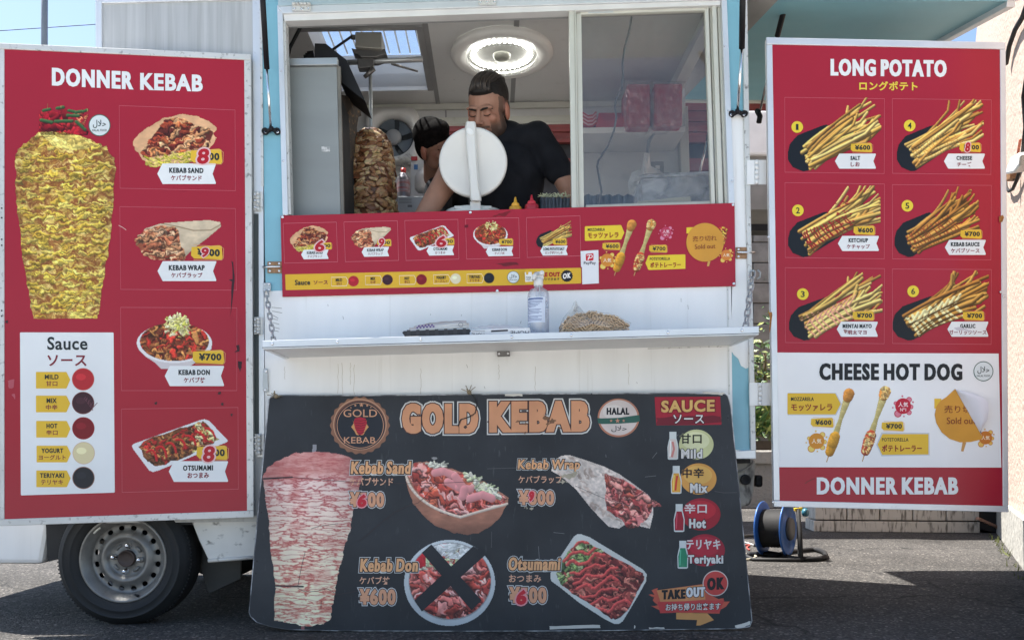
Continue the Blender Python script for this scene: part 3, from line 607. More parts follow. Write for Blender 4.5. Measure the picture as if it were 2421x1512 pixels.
ob('dark_panel', MB().box((4.06, 7.2, .2), (.38, .3, .4), Matrix.Rotation(R(12), 4, 'Y')), MATTEB, db)
ob('metal_strip', MB().box((3.98, 6.95, .06), (.34, .05, .02), Matrix.Rotation(R(24), 4, 'Y')), mat('rusty_metal', (.35, .2, .14), .5, .4, var=.3), db)
wt = MB(); r = random.Random(3)
for i in range(46):
    t = r.uniform(-.6, 2.6); p = wl(t, 0, .05 + abs(r.gauss(0, .03))); d = Vector((r.uniform(-1, 1)*.03, r.uniform(-1, 1)*.03, r.uniform(.02, .06))); s_ = Vector((.006, .004, 0))
    wt.add([p - s_, p + s_, p + d], [(0, 1, 2)])
ob('weeds', wt, LEAF[1], label='small green weeds growing along the foot of the pink wall', cat='weeds', kind='stuff')

lp = thing('lamp_post', (-5.6, 10, 0), 'thin grey steel pole standing behind the truck against the sky', 'pole')
ob('pole', MB().tube([P(105, 1000, 10), P(105, 60, 10), P(106, -150, 10)], .036, 12), mat('grey_pole', (.22, .24, .26), .5, .3), lp)
ob('overhead_wire', MB().tube([P(-300, 92, 14), P(0, 73, 14), P(225, 58, 14), P(700, 24, 14)], .006, 6), CABLE, label='thin overhead wire crossing the sky behind the pole', cat='wire')
hs = thing('distant_house', (-16, 48, 0), 'pale house far behind the truck, mostly hidden', 'house')
ob('wall', MB().box((-16, 48, 3), (12, 8, 6)), mat('pale_render', (.5, .48, .45), .9), hs)

# ------------------------------------------------------------------ the truck (local frame: x along the serving side, y into the body)
ROLL = R(1.5)
EX = (ex * math.cos(ROLL) + Vector((0, 0, math.sin(ROLL)))); EZ = (Vector((0, 0, math.cos(ROLL))) - ex * math.sin(ROLL)); O = Vector((0, D, CH))
TM = Matrix((EX, dd, EZ)).transposed()
def TL(x, y, z): return O + EX * x + dd * y + EZ * z
def loc(u, v, dep=0):
    p = FR.at(u, v, -dep) - O; return p.dot(EX), p.dot(dd), p.dot(EZ)
def TB(mb, x0, x1, y0, y1, z0, z1, col=None): return mb.box(TL((x0+x1)/2, (y0+y1)/2, (z0+z1)/2), (x1-x0, y1-y0, z1-z0), TM.to_4x4(), col)
truck = thing('food_truck', (-.3, 4.1, 0), 'white and light blue kebab food truck with a serving window and red menu doors', 'food truck')
DEP = 1.38; BW = DEP
xl = loc(228, 60)[0]; xr = loc(1776, 600)[0]; zc = loc(1113, 246, DEP)[2]; zt = zc + .07; zf = loc(1760, 1066)[2]
# closed side left of the window
slab('side_wall', [(228, -60), (622, -72), (625, 1232), (228, 1236)], FR, -.004, .03, STREAK, truck)
slab('corner_trim', [(225, -60), (240, -60), (243, 700), (229, 700)], FR, .006, .04, ALU, truck, bevel=.002)
slab('top_trim', [(225, -60), (618, -72), (618, -2), (225, 8)], FR, .004, .01, ALU, truck, bevel=.002)
slab('corner_post', [(596, -60), (618, -60), (622, 430), (626, 1080), (606, 1080), (600, 430)], FR, .004, .03, ALU, truck, bevel=.002)
slab('seam_strip', [(613, -60), (618, -60), (623, 440), (617, 440)], FR, .007, .004, ALUD, truck)
slab('door_gap', [(600, 505), (611, 505), (612, 1035), (602, 1035)], FR, .0062, .003, mat('slit_dark', (.05, .06, .06), .7), truck)  # dark strip painted in for the shaded slit beside the door
slab('blue_pillar', [(618, -60), (656, -60), (672, 560), (672, 690), (628, 690), (624, 430)], FR, 0, .04, BLUE, truck)
slab('lower_wall', [(625, 688), (1728, 658), (1733, 1075), (628, 1100)], FR, .002, .04, WHITE, truck)
slab('wall_joint', [(1718, 675), (1722, 675), (1726, 932), (1722, 932)], FR, .004, .004, ALUD, truck)
slab('sill_rail', [(1733, 1066), (1787, 1062), (1788, 1084), (1737, 1084)], FR, .012, .05, ALU, truck, bevel=.003)
slab('blue_pillar', [(1716, -70), (1758, -70), (1759, 268), (1722, 268)], FR, 0, .04, BLUE, truck)
slab('white_pillar', [(1722, 268), (1759, 268), (1768, 640), (1768, 800), (1728, 800), (1737, 480)], FR, .0005, .04, WHITE, truck)
slab('blue_pillar', [(1728, 800), (1776, 800), (1786, 1064), (1732, 1064)], FR, 0, .04, BLUE, truck)
slab('paint_patch', [(1716, 800), (1776, 800), (1777, 856), (1770, 868), (1764, 871), (1752, 864), (1746, 848), (1735, 838), (1725, 822)], FR, .0022, .002, WHITE, truck)
slab('corner_post', [(1757, -70), (1766, -70), (1776, 520), (1788, 1064), (1775, 1064), (1768, 640), (1759, 268)], FR, .014, .05, ALUD, truck, bevel=.003)
ux = loc(1788, 1000)[0]
# shell: roof round the skylight, floor, end wall, back wall with its opening
def ceil_hit(u, v, z=None):
    a = TL(0, 0, zc if z is None else z); r = ray(u, v); return CAM + r * ((a - CAM).dot(EZ) / r.dot(EZ))
def cl(u, v): p = ceil_hit(u, v) - O; return p.dot(EX), p.dot(dd)
hx1, hy0 = cl(985, 66); _, hy1 = cl(1024, 204); hx0 = cl(728, 78)[0]
rf = MB(); TB(rf, xl, hx0, .0, BW, zc, zt); TB(rf, hx0, hx1, 0, hy0, zc, zt); TB(rf, hx0, hx1, hy1, BW, zc, zt); TB(rf, hx1, xr, 0, BW, zc, zt)
ob('roof', rf, INNER, truck)
for a, b, c_, d_ in ((hx1, hx1+.03, hy0-.03, hy1+.03), (hx0-.03, hx1, hy0-.03, hy0), ): ob('skylight_trim', TB(MB(), a, b, c_, d_, zc-.012, zc+.001), mat('trim_grey', (.25, .25, .25), .6), truck)
ob('skylight_curb', TB(TB(TB(TB(MB(), hx0, hx1, hy1, hy1+.02, zc-.02, zt+.1), hx0, hx1, hy0-.02, hy0, zt, zt+.1), hx0-.02, hx0, hy0, hy1, zt, zt+.1), hx1, hx1+.02, hy0, hy1, zt, zt+.1), INNER, truck)
ob('skylight_pane', TB(MB(), hx0, hx1, hy0, hy1, zt+.1, zt+.104), glass('corrugated_sheet', (.93, .95, .96), .04, .2, .05), truck)
for k in range(9):
    x = hx0 + .03 + k * (hx1 - hx0 - .06) / 8; ob('skylight_rib', TB(MB(), x-.004, x+.004, hy0, hy1, zt+.106, zt+.112), mat('rib_white', (.8, .82, .84), .5), truck)
for uu, vv in ((1005, 55), (1222, 40)):
    x = cl(uu, vv)[0]; ob('ceiling_seam', TB(MB(), x-.012, x+.012, .05, BW, zc-.004, zc+.001), mat('trim_grey', (.25, .25, .25)), truck)
ob('floor', TB(MB(), xl+.03, xr-.01, .05, BW, zf-.05, zf), DARKW, truck)
ob('end_wall', TB(MB(), xl, xl+.03, .045, BW, zf, zc), INNER, truck)
bx0, bx1 = loc(1050, 300, DEP)[0], loc(1362, 300, DEP)[0]; bz1 = loc(1200, 290, DEP)[2]; bz0 = loc(1200, 520, DEP)[2]; px1 = loc(1622, 300, DEP)[0]
bwm = MB(); TB(bwm, xl, bx0, BW, BW+.03, zf, zt); TB(bwm, bx0, bx1, BW, BW+.03, bz1, zt); TB(bwm, bx0, bx1, BW, BW+.03, zf, bz0); TB(bwm, bx1, px1, BW, BW+.03, zf, zt)
ob('back_wall', bwm, INNER, truck)
for z0, z1 in ((bz1-.015, bz1+.025),): ob('opening_frame', TB(MB(), bx0-.02, bx1+.02, BW-.03, BW+.001, z0, z1), CREAM, truck, bevel=.003)
for x in (bx0, bx1): ob('opening_frame', TB(MB(), x-.015, x+.015, BW-.028, BW+.002, bz0, bz1-.015), CREAM, truck, bevel=.003)
for u_ in (1055, ): x = loc(u_, 300, DEP)[0]; ob('wall_seam', TB(MB(), x-.004, x+.004, BW-.003, BW, bz1, zc), mat('trim_grey', (.25, .25, .25)), truck)
ob('ceiling_edge', TB(MB(), xr-.06, xr, .05, BW, zc-.055, zc-.001), CREAM, truck, bevel=.004)
ob('ceiling_edge', TB(MB(), xl+.04, xr-.06, BW-.02, BW, zc-.035, zc-.001), CREAM, truck, bevel=.004)
ob('back_post', TB(MB(), px1-.05, px1, BW-.06, BW-.001, zf, zc-.056), CREAM, truck, bevel=.004)
# window: outer aluminium frame, header, sashes
slab('window_frame', [(655, 12), (668, 12), (681, 508), (668, 508)], FR, .012, .03, ALU, truck, bevel=.002)
slab('window_frame', [(668, 50), (675, 50), (688, 507), (681, 507)], FR, .004, .05, ALUD, truck, bevel=.002)
slab('window_frame', [(1703, -70), (1716, -70), (1737, 480), (1723, 480)], FR, .012, .03, ALU, truck, bevel=.002)
slab('window_header', [(655, -48), (1740, -78), (1741, -32), (656, -4)], FR, .002, .04, BLUE, truck)
slab('window_header', [(657, -2), (1715, -31), (1715, -18), (657, 14)], FR, .02, .04, mat('header_blue_grey', (.4, .5, .54), .4, .2), truck, bevel=.002)
slab('window_header', [(657, 15), (1704, -17), (1704, -1), (668, 32)], FR, .016, .03, ALU, truck, bevel=.002)
slab('window_track', [(669, 33), (1704, 0), (1704, 12), (672, 50)], FR, .006, .05, mat('track_white', (.7, .7, .69), .3), truck, bevel=.002)
slab('window_track', [(672, 51), (1700, 13), (1700, 20), (674, 56)], FR, -.02, .04, mat('track_grey', (.35, .36, .36), .5), truck)
def sash(u0, v0, u1, v1, f, dep, w=8, name='sash'):
    slab(name + '_stile', [(u0, v0), (u0+w, v0), (u0+w+f, v1), (u0+f, v1)], FR, -dep, .025, CREAM, truck, bevel=.002)
sash(1345, 20, 0, 493, 7, .002, 13); sash(1358.5, 19, 0, 492, 7, -.006, 3); sash(1362, 20, 0, 492, 7, .012, 12)
slab('sash_top_rail', [(1362, 20), (1672, 9), (1673, 24), (1363, 35)], FR, -.012, .025, CREAM, truck, bevel=.002)
slab('sash_bottom_rail', [(1385, 484), (1690, 474), (1690, 482), (1385, 492)], FR, -.03, .025, CREAM, truck, bevel=.002)
sash(1666, 10, 0, 482, 16, .012, 9); sash(1678, 9, 0, 482, 16, .02, 3); sash(1683, 8, 0, 482, 16, .004, 11); sash(1696, 7, 0, 482, 18, .012, 6)
slab('warning_sticker', [(1391, 20.5), (1450, 18.5), (1450, 30), (1391, 32)], FR, -.0115, .0004, mat('sticker_grey', (.45, .5, .52), .5), truck)
slab('warning_sticker', [(1392, 21), (1413, 20.3), (1413, 23.5), (1392, 24.2)], FR, -.0105, .0004, mat('sticker_red', (.5, .05, .04), .5), truck)
slab('window_glass', [(1373, 34), (1668, 24), (1684, 476), (1381, 486)], FR, -.026, .005, PANE, truck)
# top hinges and fasteners
def screws(pl, pts, off, r=.0045, par=None, m=CHROME):
    for u, v in pts:
        c = pl.at(u, v, off); ob('screw', MB().lathe([(r, 0), (r, .0012), (r*.55, .0028), (r*.5, .0022), (0.0003, .002)], c, pl.n, 10), m, par or truck)
def hinge(pl, u0, v0, u1, v1, off, m=ALUD, nk=5, vert=True):
    slab('hinge_leaf', [(u0, v0), (u1, v0), (u1, v1), (u0, v1)], pl, off, .004, m, truck, bevel=.001)
    um = (u0 + u1) / 2; h = v1 - v0
    for k in range(nk):
        if vert: ob('hinge_knuckle', MB().tube([pl.at(um, v0 + h*(k+.06)/nk, off+.004), pl.at(um, v0 + h*(k+.94)/nk, off+.004)], .0075, 10), m, truck)
        else: w = u1 - u0; ob('hinge_knuckle', MB().tube([pl.at(u0 + w*(k+.06)/nk, v0, off+.004), pl.at(u0 + w*(k+.94)/nk, v0, off+.004)], .006, 10), m, truck)
hinge(FR, 690, 9, 735, 26, .024, vert=False); hinge(FR, 1131, -6, 1174, 12, .024, vert=False)
screws(FR, [(696, 21), (713, 22), (729, 20), (1136, 6), (1152, 5), (1169, 5)], .0245, .0055)
screws(FR, [(662, 24), (664, 167), (669, 380), (1713, 110), (1722, 262), (1731, 428)], .0125)
hinge(FR, 599, 453, 621, 498, .012); hinge(FR, 600, 749, 621, 790, .012); hinge(FR, 602, 1025, 624, 1075, .012)
screws(FR, [(603, y) for y in (460, 474, 490, 756, 769, 783, 1033, 1048, 1064)], .0165, .005)
hinge(FR, 1766, 378, 1812, 436, .02, WHITE); hinge(FR, 1772, 904, 1822, 958, .02, WHITE)
# bolts, staples and the drop latch
def bolt(cu, cv_, s=1, par=truck):
    slab('bolt_plate', [(cu-17, cv_-13), (cu+17, cv_-13), (cu+17, cv_+14), (cu-17, cv_+14)], FR, .007, .005, RUST, truck, bevel=.001)
    ob('bolt_rod', MB().tube([FR.at(cu - 28*s, cv_, .014), FR.at(cu + 14*s, cv_ - 1, .014)], .0045, 8), CHROME, truck)
    screws(FR, [(cu-11, cv_-8), (cu+11, cv_-8), (cu-11, cv_+9), (cu+11, cv_+9)], .0075, .005)
bolt(649, 631); bolt(1757, 597, -1)
slab('drop_latch', [(622, 871), (632, 871), (634, 924), (628, 928), (621, 922)], FR, .012, .004, STEEL, truck, bevel=.001); screws(FR, [(628, 877), (627, 921)], .013, .006)
slab('chain_plate', [(622, 668), (640, 668), (640, 688), (622, 688)], FR, .012, .004, STEEL, truck, bevel=.001); screws(FR, [(626, 671), (636, 671), (626, 685), (636, 685)], .013)
screws(FR, [(1780, 640), (1780, 664), (1771, 650), (1771, 664)], .016, .005)
# gas struts
def strut(a, b, c, r1, r2, hasm=True):
    ob('strut_tube', MB().tube([a, b], r1, 14), BLACK, truck); ob('strut_rod', MB().tube([b, c], r2, 12), CHROME, truck)
strut(FR.at(617, -70, .3), FR.at(631, 163, .1), FR.at(640, 300, .03), .0105, .0048)
strut(FR.at(1757, -70, .3), FR.at(1754, 115, .12), FR.at(1744, 258, .03), .0115, .0055)
for (u, v, w) in ((642, 311, 19), (1744, 270, 20)):
    ob('strut_bracket', MB().tube([FR.at(u-w+5, v+2, .012), FR.at(u-6, v-2, .016), FR.at(u, v-6, .022), FR.at(u+7, v-3, .016), FR.at(u+w-5, v, .012)], .0085, 10), BLACK, truck)
    ob('strut_socket', MB().tube([FR.at(u-1, v-12, .03), FR.at(u, v, .022)], .0085, 10), BLACK, truck)
    for q in (-1, 1): c = FR.at(u + q*(w-5), v + 1, .004); ob('bracket_foot', MB().lathe([(.0135, 0), (.0135, .012), (.007, .016), (.0065, .014), (.0003, .013)], c, FR.n, 14), BLACK, truck); screws(FR, [(u + q*(w-5), v+1)], .017, .006)
strut(P(1868, -30, 3.5), P(1838, 85, 3.7), P(1797, 262, 4.2), .012, .006)
ob('strut_bracket', MB().tube([P(1790, 262, 4.25), P(1797, 275, 4.2), P(1794, 290, 4.2)], .013, 8), BLACK, truck)
strut(P(1690, 255, 4.6), P(1672, 330, 4.6), P(1653, 415, 4.6), .009, .006)
# raised flap above the window (its blue underside) and the raised rear hatch
ft = [TL(loc(u, v)[0], .0, loc(u, v)[2]) for u, v in ((640, -56), (1752, -86))]
fl = MB().prism([ft[0], ft[1], ft[1] - dd * 1.02 + EZ * .12, ft[0] - dd * 1.02 + EZ * .12], EZ * .03)
ob('window_flap', fl, BLUE, truck, bevel=.004)
A_ = P(1839, -2, 3.4); B_ = P(2397, 3, 3.4); E_ = P(1612, 236, 5.4); C_ = B_ + (E_ - A_); G0 = P(1720, -40, 3.4); G1_ = P(1530, 214, 5.4)
ob('rear_hatch', MB().prism([A_, B_, C_, E_], Vector((0, 0, .03))), BLUEU, truck)
ob('roof_overhang', MB().prism([G0, A_ - Vector((0, 0, .005)), E_ - Vector((0, 0, .005)), G1_], Vector((0, 0, .034))), mat('grey_underside', (.36, .35, .33), .5, var=.06), truck)
def beam(name, a, b, w, h, m): d = (b - a); ob(name, MB().box((a+b)/2, (d.length, w, h), Matrix((d.normalized(), Vector((0, 0, 1)).cross(d).normalized(), d.normalized().cross(Vector((0, 0, 1)).cross(d).normalized()))).transposed().to_4x4()), m, truck, bevel=.003)
beam('hatch_edge', B_ + Vector((-.01, 0, 0)), C_ + Vector((-.01, 0, 0)), .035, .045, ALU); beam('hatch_edge', A_ + Vector((.5, -.01, .02)), B_ + Vector((.02, -.01, .02)), .03, .035, ALU)
beam('hatch_edge', E_, C_, .03, .03, CREAM)
# tail: bumper lamp housing seen past the menu board
sl = MB().prism([P(1736, 1086, 3.5), P(1789, 1086, 3.5), P(1783, 1165, 3.5), P(1776, 1193, 3.5), P(1745, 1201, 3.5), P(1730, 1196, 3.5)], (0, .22, 0))
tl_ = ob('bumper_end', sl, GRIME, truck, bevel=.012); ob('lamp_socket', MB().lathe([(.0215, 0), (.0215, .008), (.014, .01), (.012, -.002), (.0003, -.003)], P(1762, 1133, 3.495), (0, -1, 0), 20), MATTEB, tl_)
ob('reflector', MB().box(P(1792, 1136, 3.55), (.03, .05, .05)), BLACK, tl_, bevel=.01)
ob('bumper_trim', MB().tube([P(1738, 1118, 3.49), P(1760, 1110, 3.49), P(1776, 1098, 3.49), P(1782, 1088, 3.49)], .004, 6), GRIME, tl_)
# undercarriage
z = H1
Zw = Z(118.2, 1152.6, .23769)
sk = MB().prism([FR.at(*Zw(x, y), -.012) for x, y in ((1380, 250), (2060, 230), (2060, 700), (1600, 735), (1575, 720), (1480, 520), (1405, 330))], dd * .03)
ob('rear_fender', sk, DIRTY, truck, bevel=.006)
ob('fender_lip', MB().tube([FR.at(*Zw(1575, 722), -.01), FR.at(*Zw(2030, 690), -.01)], .008, 8), DIRTY, truck)
mf = MB().prism([FR.at(*Zw(x, y), -.16) for x, y in ((1490, 520), (1900, 600), (1900, 905), (1600, 1050), (1560, 1030), (1495, 780))], dd * .012)
ob('mud_flap', mf, mat('flap_rubber', (.045, .045, .042), .55, var=.3), truck, bevel=.004)
cb_ = MB().prism([P(-80, 1228, 3.5), P(118, 1226, 3.5), P(112, 1262, 3.5), P(100, 1333, 3.5), P(-80, 1332, 3.5)], (0, .9, 0))
ob('cab_sill', cb_, WHITE, truck, bevel=.02)
ob('cab_body', MB().box((-2.13, 4.05, 1.05), (.92, 1.1, 1.35)), WHITE, truck, bevel=.05)
ob('wheel_arch', MB().prism([FR.at(u, v, -.02) for u, v in ((112, 1215), (480, 1215), (470, 1240), (130, 1236))], dd * .45), MATTEB, truck)
ob('arch_liner', MB().prism([FR.at(u, v, -.1) for u, v in ((108, 1232), (160, 1232), (150, 1290), (135, 1322), (112, 1325))], dd * .3), MATTEB, truck)
ob('chassis', TB(TB(MB(), xl, xr-.05, .1, BW, zf-.18, zf-.052), xl-.3, xr-.2, .35, 1.0, zf-.32, zf-.181), MATTEB, truck)
def wheel(cu, cv_, off, par, full=True):
    c = FR.at(cu, cv_, off); r0 = c.z if True else 0; n = FR.n; w = bpy.data.objects.new('wheel', None); COL.objects.link(w)
    w.parent = par; w.matrix_parent_inverse = Matrix.Translation(-par.location)
    Rr = .1715; Rt = .266
    ty = [(Rr-.004, .0), (Rr+.004, .012), (Rr+.02, .022), (Rr+.028, .0235), (Rr+.03, .0262), (Rr+.033, .0262), (Rr+.035, .0242), (Rr+.05, .026), (Rr+.0555, .0265), (Rr+.057, .0285), (Rr+.06, .0285), (Rr+.0615, .0255), (Rt-.018, .014), (Rt-.006, -.002), (Rt, -.02), (Rt, -.12), (Rt-.01, -.145), (Rr, -.15)]
    t = MB().lathe(ty, c, n, 96, caps=False)
    t.v = [(x, y, max(z_, .0015)) for x, y, z_ in t.v]; ob('tyre', t, RUBBER, w)
    for k in range(0, 96, 1):
        pass
    sh = MB(); a = n.orthogonal().normalized(); b = n.cross(a)
    for k in range(110):
        th = 2*math.pi*k/110; d = a*math.cos(th) + b*math.sin(th); q = c + d*(Rt-.0035) + n*-.015
        if q.z > .012: sh.box(q, (.005, .02, .008), Matrix((d.cross(n), n, d)).transposed().to_4x4())
    ob('tread_shoulder', sh, RUBBER, w, kind='stuff')
    ri = [(Rr, .004), (Rr+.003, .008), (Rr-.001, .013), (Rr-.008, .011), (Rr-.012, .002), (Rr-.026, -.006), (Rr-.03, -.03), (Rr-.036, -.036), (.118, -.034), (.105, -.028), (.094, -.012), (.084, -.012), (.074, -.03), (.068, -.036), (.034, -.035), (.0335, -.034)]
    me = MB().lathe(ri, c, n, 128, caps=False).mesh('rim', RIM); o1 = bpy.data.objects.new('rim', me); COL.objects.link(o1)
    sm = o1.modifiers.new('s', 'SOLIDIFY'); sm.thickness = .003; cut = MB()
    for k in range(16):
        th = 2*math.pi*(k+.5)/16; d = a*math.cos(th) + b*math.sin(th); e = n.cross(d); vs = []
        for h in (-.1, .03):
            for j in range(18): ph = 2*math.pi*j/18; vs.append(c + d*(.1235 + .0095*math.cos(ph)) + e*.0115*math.sin(ph) + n*h)
        cut.add(vs, [tuple(range(17, -1, -1)), tuple(range(18, 36))] + [(j, (j+1) % 18, 18+(j+1) % 18, 18+j) for j in range(18)])
    oc = bpy.data.objects.new('cut', cut.mesh('cut', None)); COL.objects.link(oc)
    bo = o1.modifiers.new('b', 'BOOLEAN'); bo.operation = 'DIFFERENCE'; bo.object = oc; bo.solver = 'EXACT'
    m2 = bpy.data.meshes.new_from_object(o1.evaluated_get(bpy.context.evaluated_depsgraph_get())); bpy.data.objects.remove(oc); bpy.data.objects.remove(o1)
    m2.name = 'rim'; link('rim', m2, w)
    ob('brake_drum', MB().lathe([(.13, -.09), (.13, -.07), (.0003, -.065)], c, n, 32), BLACK, w)
    ob('hub_cap', MB().lathe([(.034, -.036), (.034, -.02), (.031, -.016), (.028, -.02), (.01, -.024), (.0003, -.022)], c, n, 32), mat('hub_brown', (.05, .035, .03), .5, .3, var=.4), w)
    for k in range(4):
        th = R(30 + 90*k + 9); d = a*math.cos(th) + b*math.sin(th); q = c + d*.052
        ob('lug_nut', MB().lathe([(.0125, -.037), (.0125, -.03), (.0095, -.029), (.0092, -.012), (.0075, -.007), (.0003, -.005)], q, n, 6 if False else 12), CHROME, w)
        th = R(75 + 90*k + 9); d = a*math.cos(th) + b*math.sin(th); e = d.cross(n)
        ob('stamping', MB().tube([c + d*.055 + e*(-.014) + n*-.034, c + d*.058 + n*-.034, c + d*.055 + e*.014 + n*-.034], .006, 8), RIM, w)
    q = c - b * 0 ; ob('valve', MB().tube([FR.at(cu + 27, cv_ + 84, off - .01), FR.at(cu + 33, cv_ + 86, off + .012)], .005, 8), BLACK, w)
    ob('balance_weight', MB().tube([FR.at(cu - 71, cv_ - 61, off+.014), FR.at(cu - 64, cv_ - 68, off+.014), FR.at(cu - 56, cv_ - 74, off+.014)], .0042, 6), CREAM, w)
    return w
wheel(293, 1321, -.01, truck)
w2 = MB().lathe([(.16, 0), (.255, .0), (.266, .03), (.266, .14), (.16, .17)], TL(loc(293, 1321)[0], 1.2, loc(293, 1321)[2]), dd, 40); w2.v = [(x, y, max(q, .0015)) for x, y, q in w2.v]
ob('far_tyre', w2, RUBBER, truck)

# serving shelf
sA, sB = P(620, 806, 3.056), P(1795, 772, 3.082); sx = (sB - sA); sxn = sx.normalized()
def SH(t, y, z): return sA + sx * t + dd * y + Vector((0, 0, z))           # t along the shelf, y from its front edge
DSH = .345
sh = MB().prism([SH(.004, .01, -.008), SH(.996, .01, -.008), SH(.99, DSH, -.008), SH(.006, DSH, -.008)], (0, 0, -.018))
ob('serving_shelf', sh, mat('shelf_white', (.74, .75, .76), .35, var=.04), truck)
lip = MB().prism([SH(0, 0, .002), SH(1, 0, .002), SH(.999, 0, -.03), SH(.001, 0, -.03)], dd * .012); ob('shelf_lip', lip, ALU, truck, bevel=.002)
lip2 = MB().prism([SH(0, -.002, -.0225), SH(1, -.002, -.0225), SH(1, -.002, -.0245), SH(0, -.002, -.0245)], dd * .002); ob('lip_groove', lip2, MATTEB, truck)
for t0, t1 in ((0, .01), (.99, 1)): ob('shelf_end', MB().prism([SH(t0, .012, .002), SH(t1, .012, .002), SH(t1, .012, -.03), SH(t0, .012, -.03)], dd * (DSH - .014)), ALU, truck, bevel=.002)
ob('shelf_batten', MB().prism([SH(.006, DSH-.012, -.027), SH(.99, DSH-.012, -.027), SH(.99, DSH-.012, -.033), SH(.006, DSH-.012, -.033)], dd * .01), ALUD, truck)
for t in (.02, .15, .157 + .16, .5, .62, .815, .965):
    c = SH(t, 0, -.011) - dd * .0005; ob('screw', MB().lathe([(.0055, 0), (.0055, .0012), (.003, .003), (.0003, .0025)], c, -dd, 10), CHROME, truck)
slab('shelf_catch', [(1175, 829), (1205, 828), (1206, 841), (1176, 842)], FR, .02, .02, DSTEEL, truck, bevel=.003)
screws(FR, [(1180, 836), (1201, 835)], .0205, .005)
st = Print(FR, .0024, truck, mat('stain_film', (1, 1, 1), .6, var=.1, attr=True)); r = random.Random(17)
for z, x, y0, y1 in ((G1, 480, 6, 168), (G1, 504, 0, 172), (G1, 548, 0, 120), (G1, 568, 10, 174), (G1, 932, 30, 170), (G2, 62, 10, 90), (G2, 260, 20, 150), (G2, 770, 4, 120), (G1, 190, 20, 90)):
    st.piece('drip_stain').line(z, [(x + r.uniform(-3, 3), y0 + (y1 - y0) * k / 7) for k in range(8)], 1.7, (176, 172, 160), 1)
for k in range(16):
    u, v = r.uniform(700, 1700), r.uniform(700, 920)
    if not 770 < v < 860: st.piece('scratch').line(UNIT, [(u, v), (u + r.uniform(-3, 3), v + r.uniform(3, 12))], .8, (120, 120, 116), 1)
for k in range(7): st.piece('scratch').line(UNIT, [(r.uniform(640, 646), 726 + k * 9), (r.uniform(652, 668), 730 + k * 9 + r.uniform(-4, 4))], 1.0, (110, 110, 108), 1)
st.flush()
# chains
def chain(a, b, n, label):
    t = thing('chain', b, label, 'chain', 'shelf chains'); me = None; d = (b - a).normalized(); L = (b - a).length / n
    for k in range(n):
        ang = R(70) if k % 2 else R(15); sd_ = Vector((math.cos(ang), -math.sin(ang), 0)); c = a + (b - a) * (k + .5) / n; h = L * .38; w = L * .24
        pth = [c + sd_*w*math.cos(q) + d*(h*math.copysign(1, math.sin(q)) * (1 if abs(math.sin(q)) > .3 else 0) + w*math.sin(q)) for q in [2*math.pi*j/10 for j in range(10)]]
        ob('link', MB().tube(pth, L*.085, 6, closed=True), STEEL, t)
    return t
chain(FR.at(629, 688, .02), SH(.0135, .07, .0), 9, 'short steel chain from the left pillar down to the shelf end')
chain(FR.at(1780, 642, .03), SH(.9835, .07, .0), 9, 'short steel chain from the right pillar down to the shelf end')
hk = MB().tube([FR.at(1791, 638, .0), FR.at(1798, 644, .0), FR.at(1797, 655, .0), FR.at(1789, 660, 0)], .004, 8); ob('hook', hk, STEEL, truck)

# ------------------------------------------------------------------ menu doors and boards
def frame_bars(pl, out, wds, off, m, par, th=.012):
    """Four proud frame members; wds = widths left, top, right, bottom; out = outer corners."""
    (a, b, c, d) = [Vector((x, y)) for x, y in out]; wl_, wt_, wr, wb_ = wds
    tl = a; tr = b; br = c; bl = d; f = lambda p, q, t: p + (q - p).normalized() * t
    slab('frame_rail', [tl, tr, f(tr, br, wt_), f(tl, bl, wt_)], pl, off + .002, th, m, par, bevel=.002)
    slab('frame_rail', [f(bl, tl, wb_), f(br, tr, wb_), br, bl], pl, off + .001, th, m, par, bevel=.002)
    t2, b2 = f(tl, bl, wt_ + .6), f(bl, tl, wb_ + .6); slab('frame_stile', [t2, f(t2, f(tr, br, wt_), wl_), f(b2, f(br, tr, wb_), wl_), b2], pl, off, th, m, par, bevel=.002)
    t3, b3 = f(tr, br, wt_ + .6), f(br, tr, wb_ + .6); slab('frame_stile', [f(t3, f(tl, bl, wt_), wr), t3, b3, f(b3, f(bl, tl, wb_), wr)], pl, off, th, m, par, bevel=.002)

# ---- left door
ld = slab('menu_door', [(-5, 102), (592, 129), (599, 1221), (-5, 1242)], LP, 0, .028, WHITE, truck, label='left menu door with doner cone picture and sauce chart', bevel=.003)
frame_bars(LP, [(-6, 101), (593, 128), (600, 1222), (-6, 1243)], (16, 14, 16, 16), .004, ALUD, ld)
slab('sheet', [(10.5, 116), (579, 142.6), (584, 1208), (10, 1226.5)], LP, .0012, .001, REDV, ld)
p = Print(LP, .0012, ld, PRINT)
p.piece('lettering').text(Z1, 'DONNER', 438, 372, 386, 86, WH, .055, .05).text(Z1, 'KEBAB', 810, 389, 296, 80, WH, .055, .03)
p.picture(cone_yellow(Z1, 1.3), 'doner_picture', label='printed yellow doner cone')
cv = Cv(Z1, 185, 480, 425, 640, 1.2)
for q in ([(196,545),(230,530),(250,545),(250,625),(205,630)], [(262,530),(300,520),(318,560),(330,630),(285,625),(262,590)], [(330,560),(360,580),(385,600),(400,640),(330,635)]):
    cv.chunks(cv.mask(q), 26, 44, 14, [(150, 30, 40), (172, 44, 48), (126, 22, 34)], (-.6, .8), .45, .5, False)
cv.chunks(cv.mask([(350,535),(410,530),(410,580),(360,590)]), 24, 24, 7, [(176, 70, 56), (206, 130, 90), (150, 40, 44)], (-1, 1), .3, .6, False)
for q in ([(205,522),(235,516)], [(268,512),(300,506)], [(325,522),(360,530),(385,526)], [(395,526),(412,520)], [(195,568),(245,578)], [(262,574),(340,572)], [(360,575),(402,612)], [(320,545),(370,548)]):
    cv.curve(q, 8, (62, 96, 58), .5)
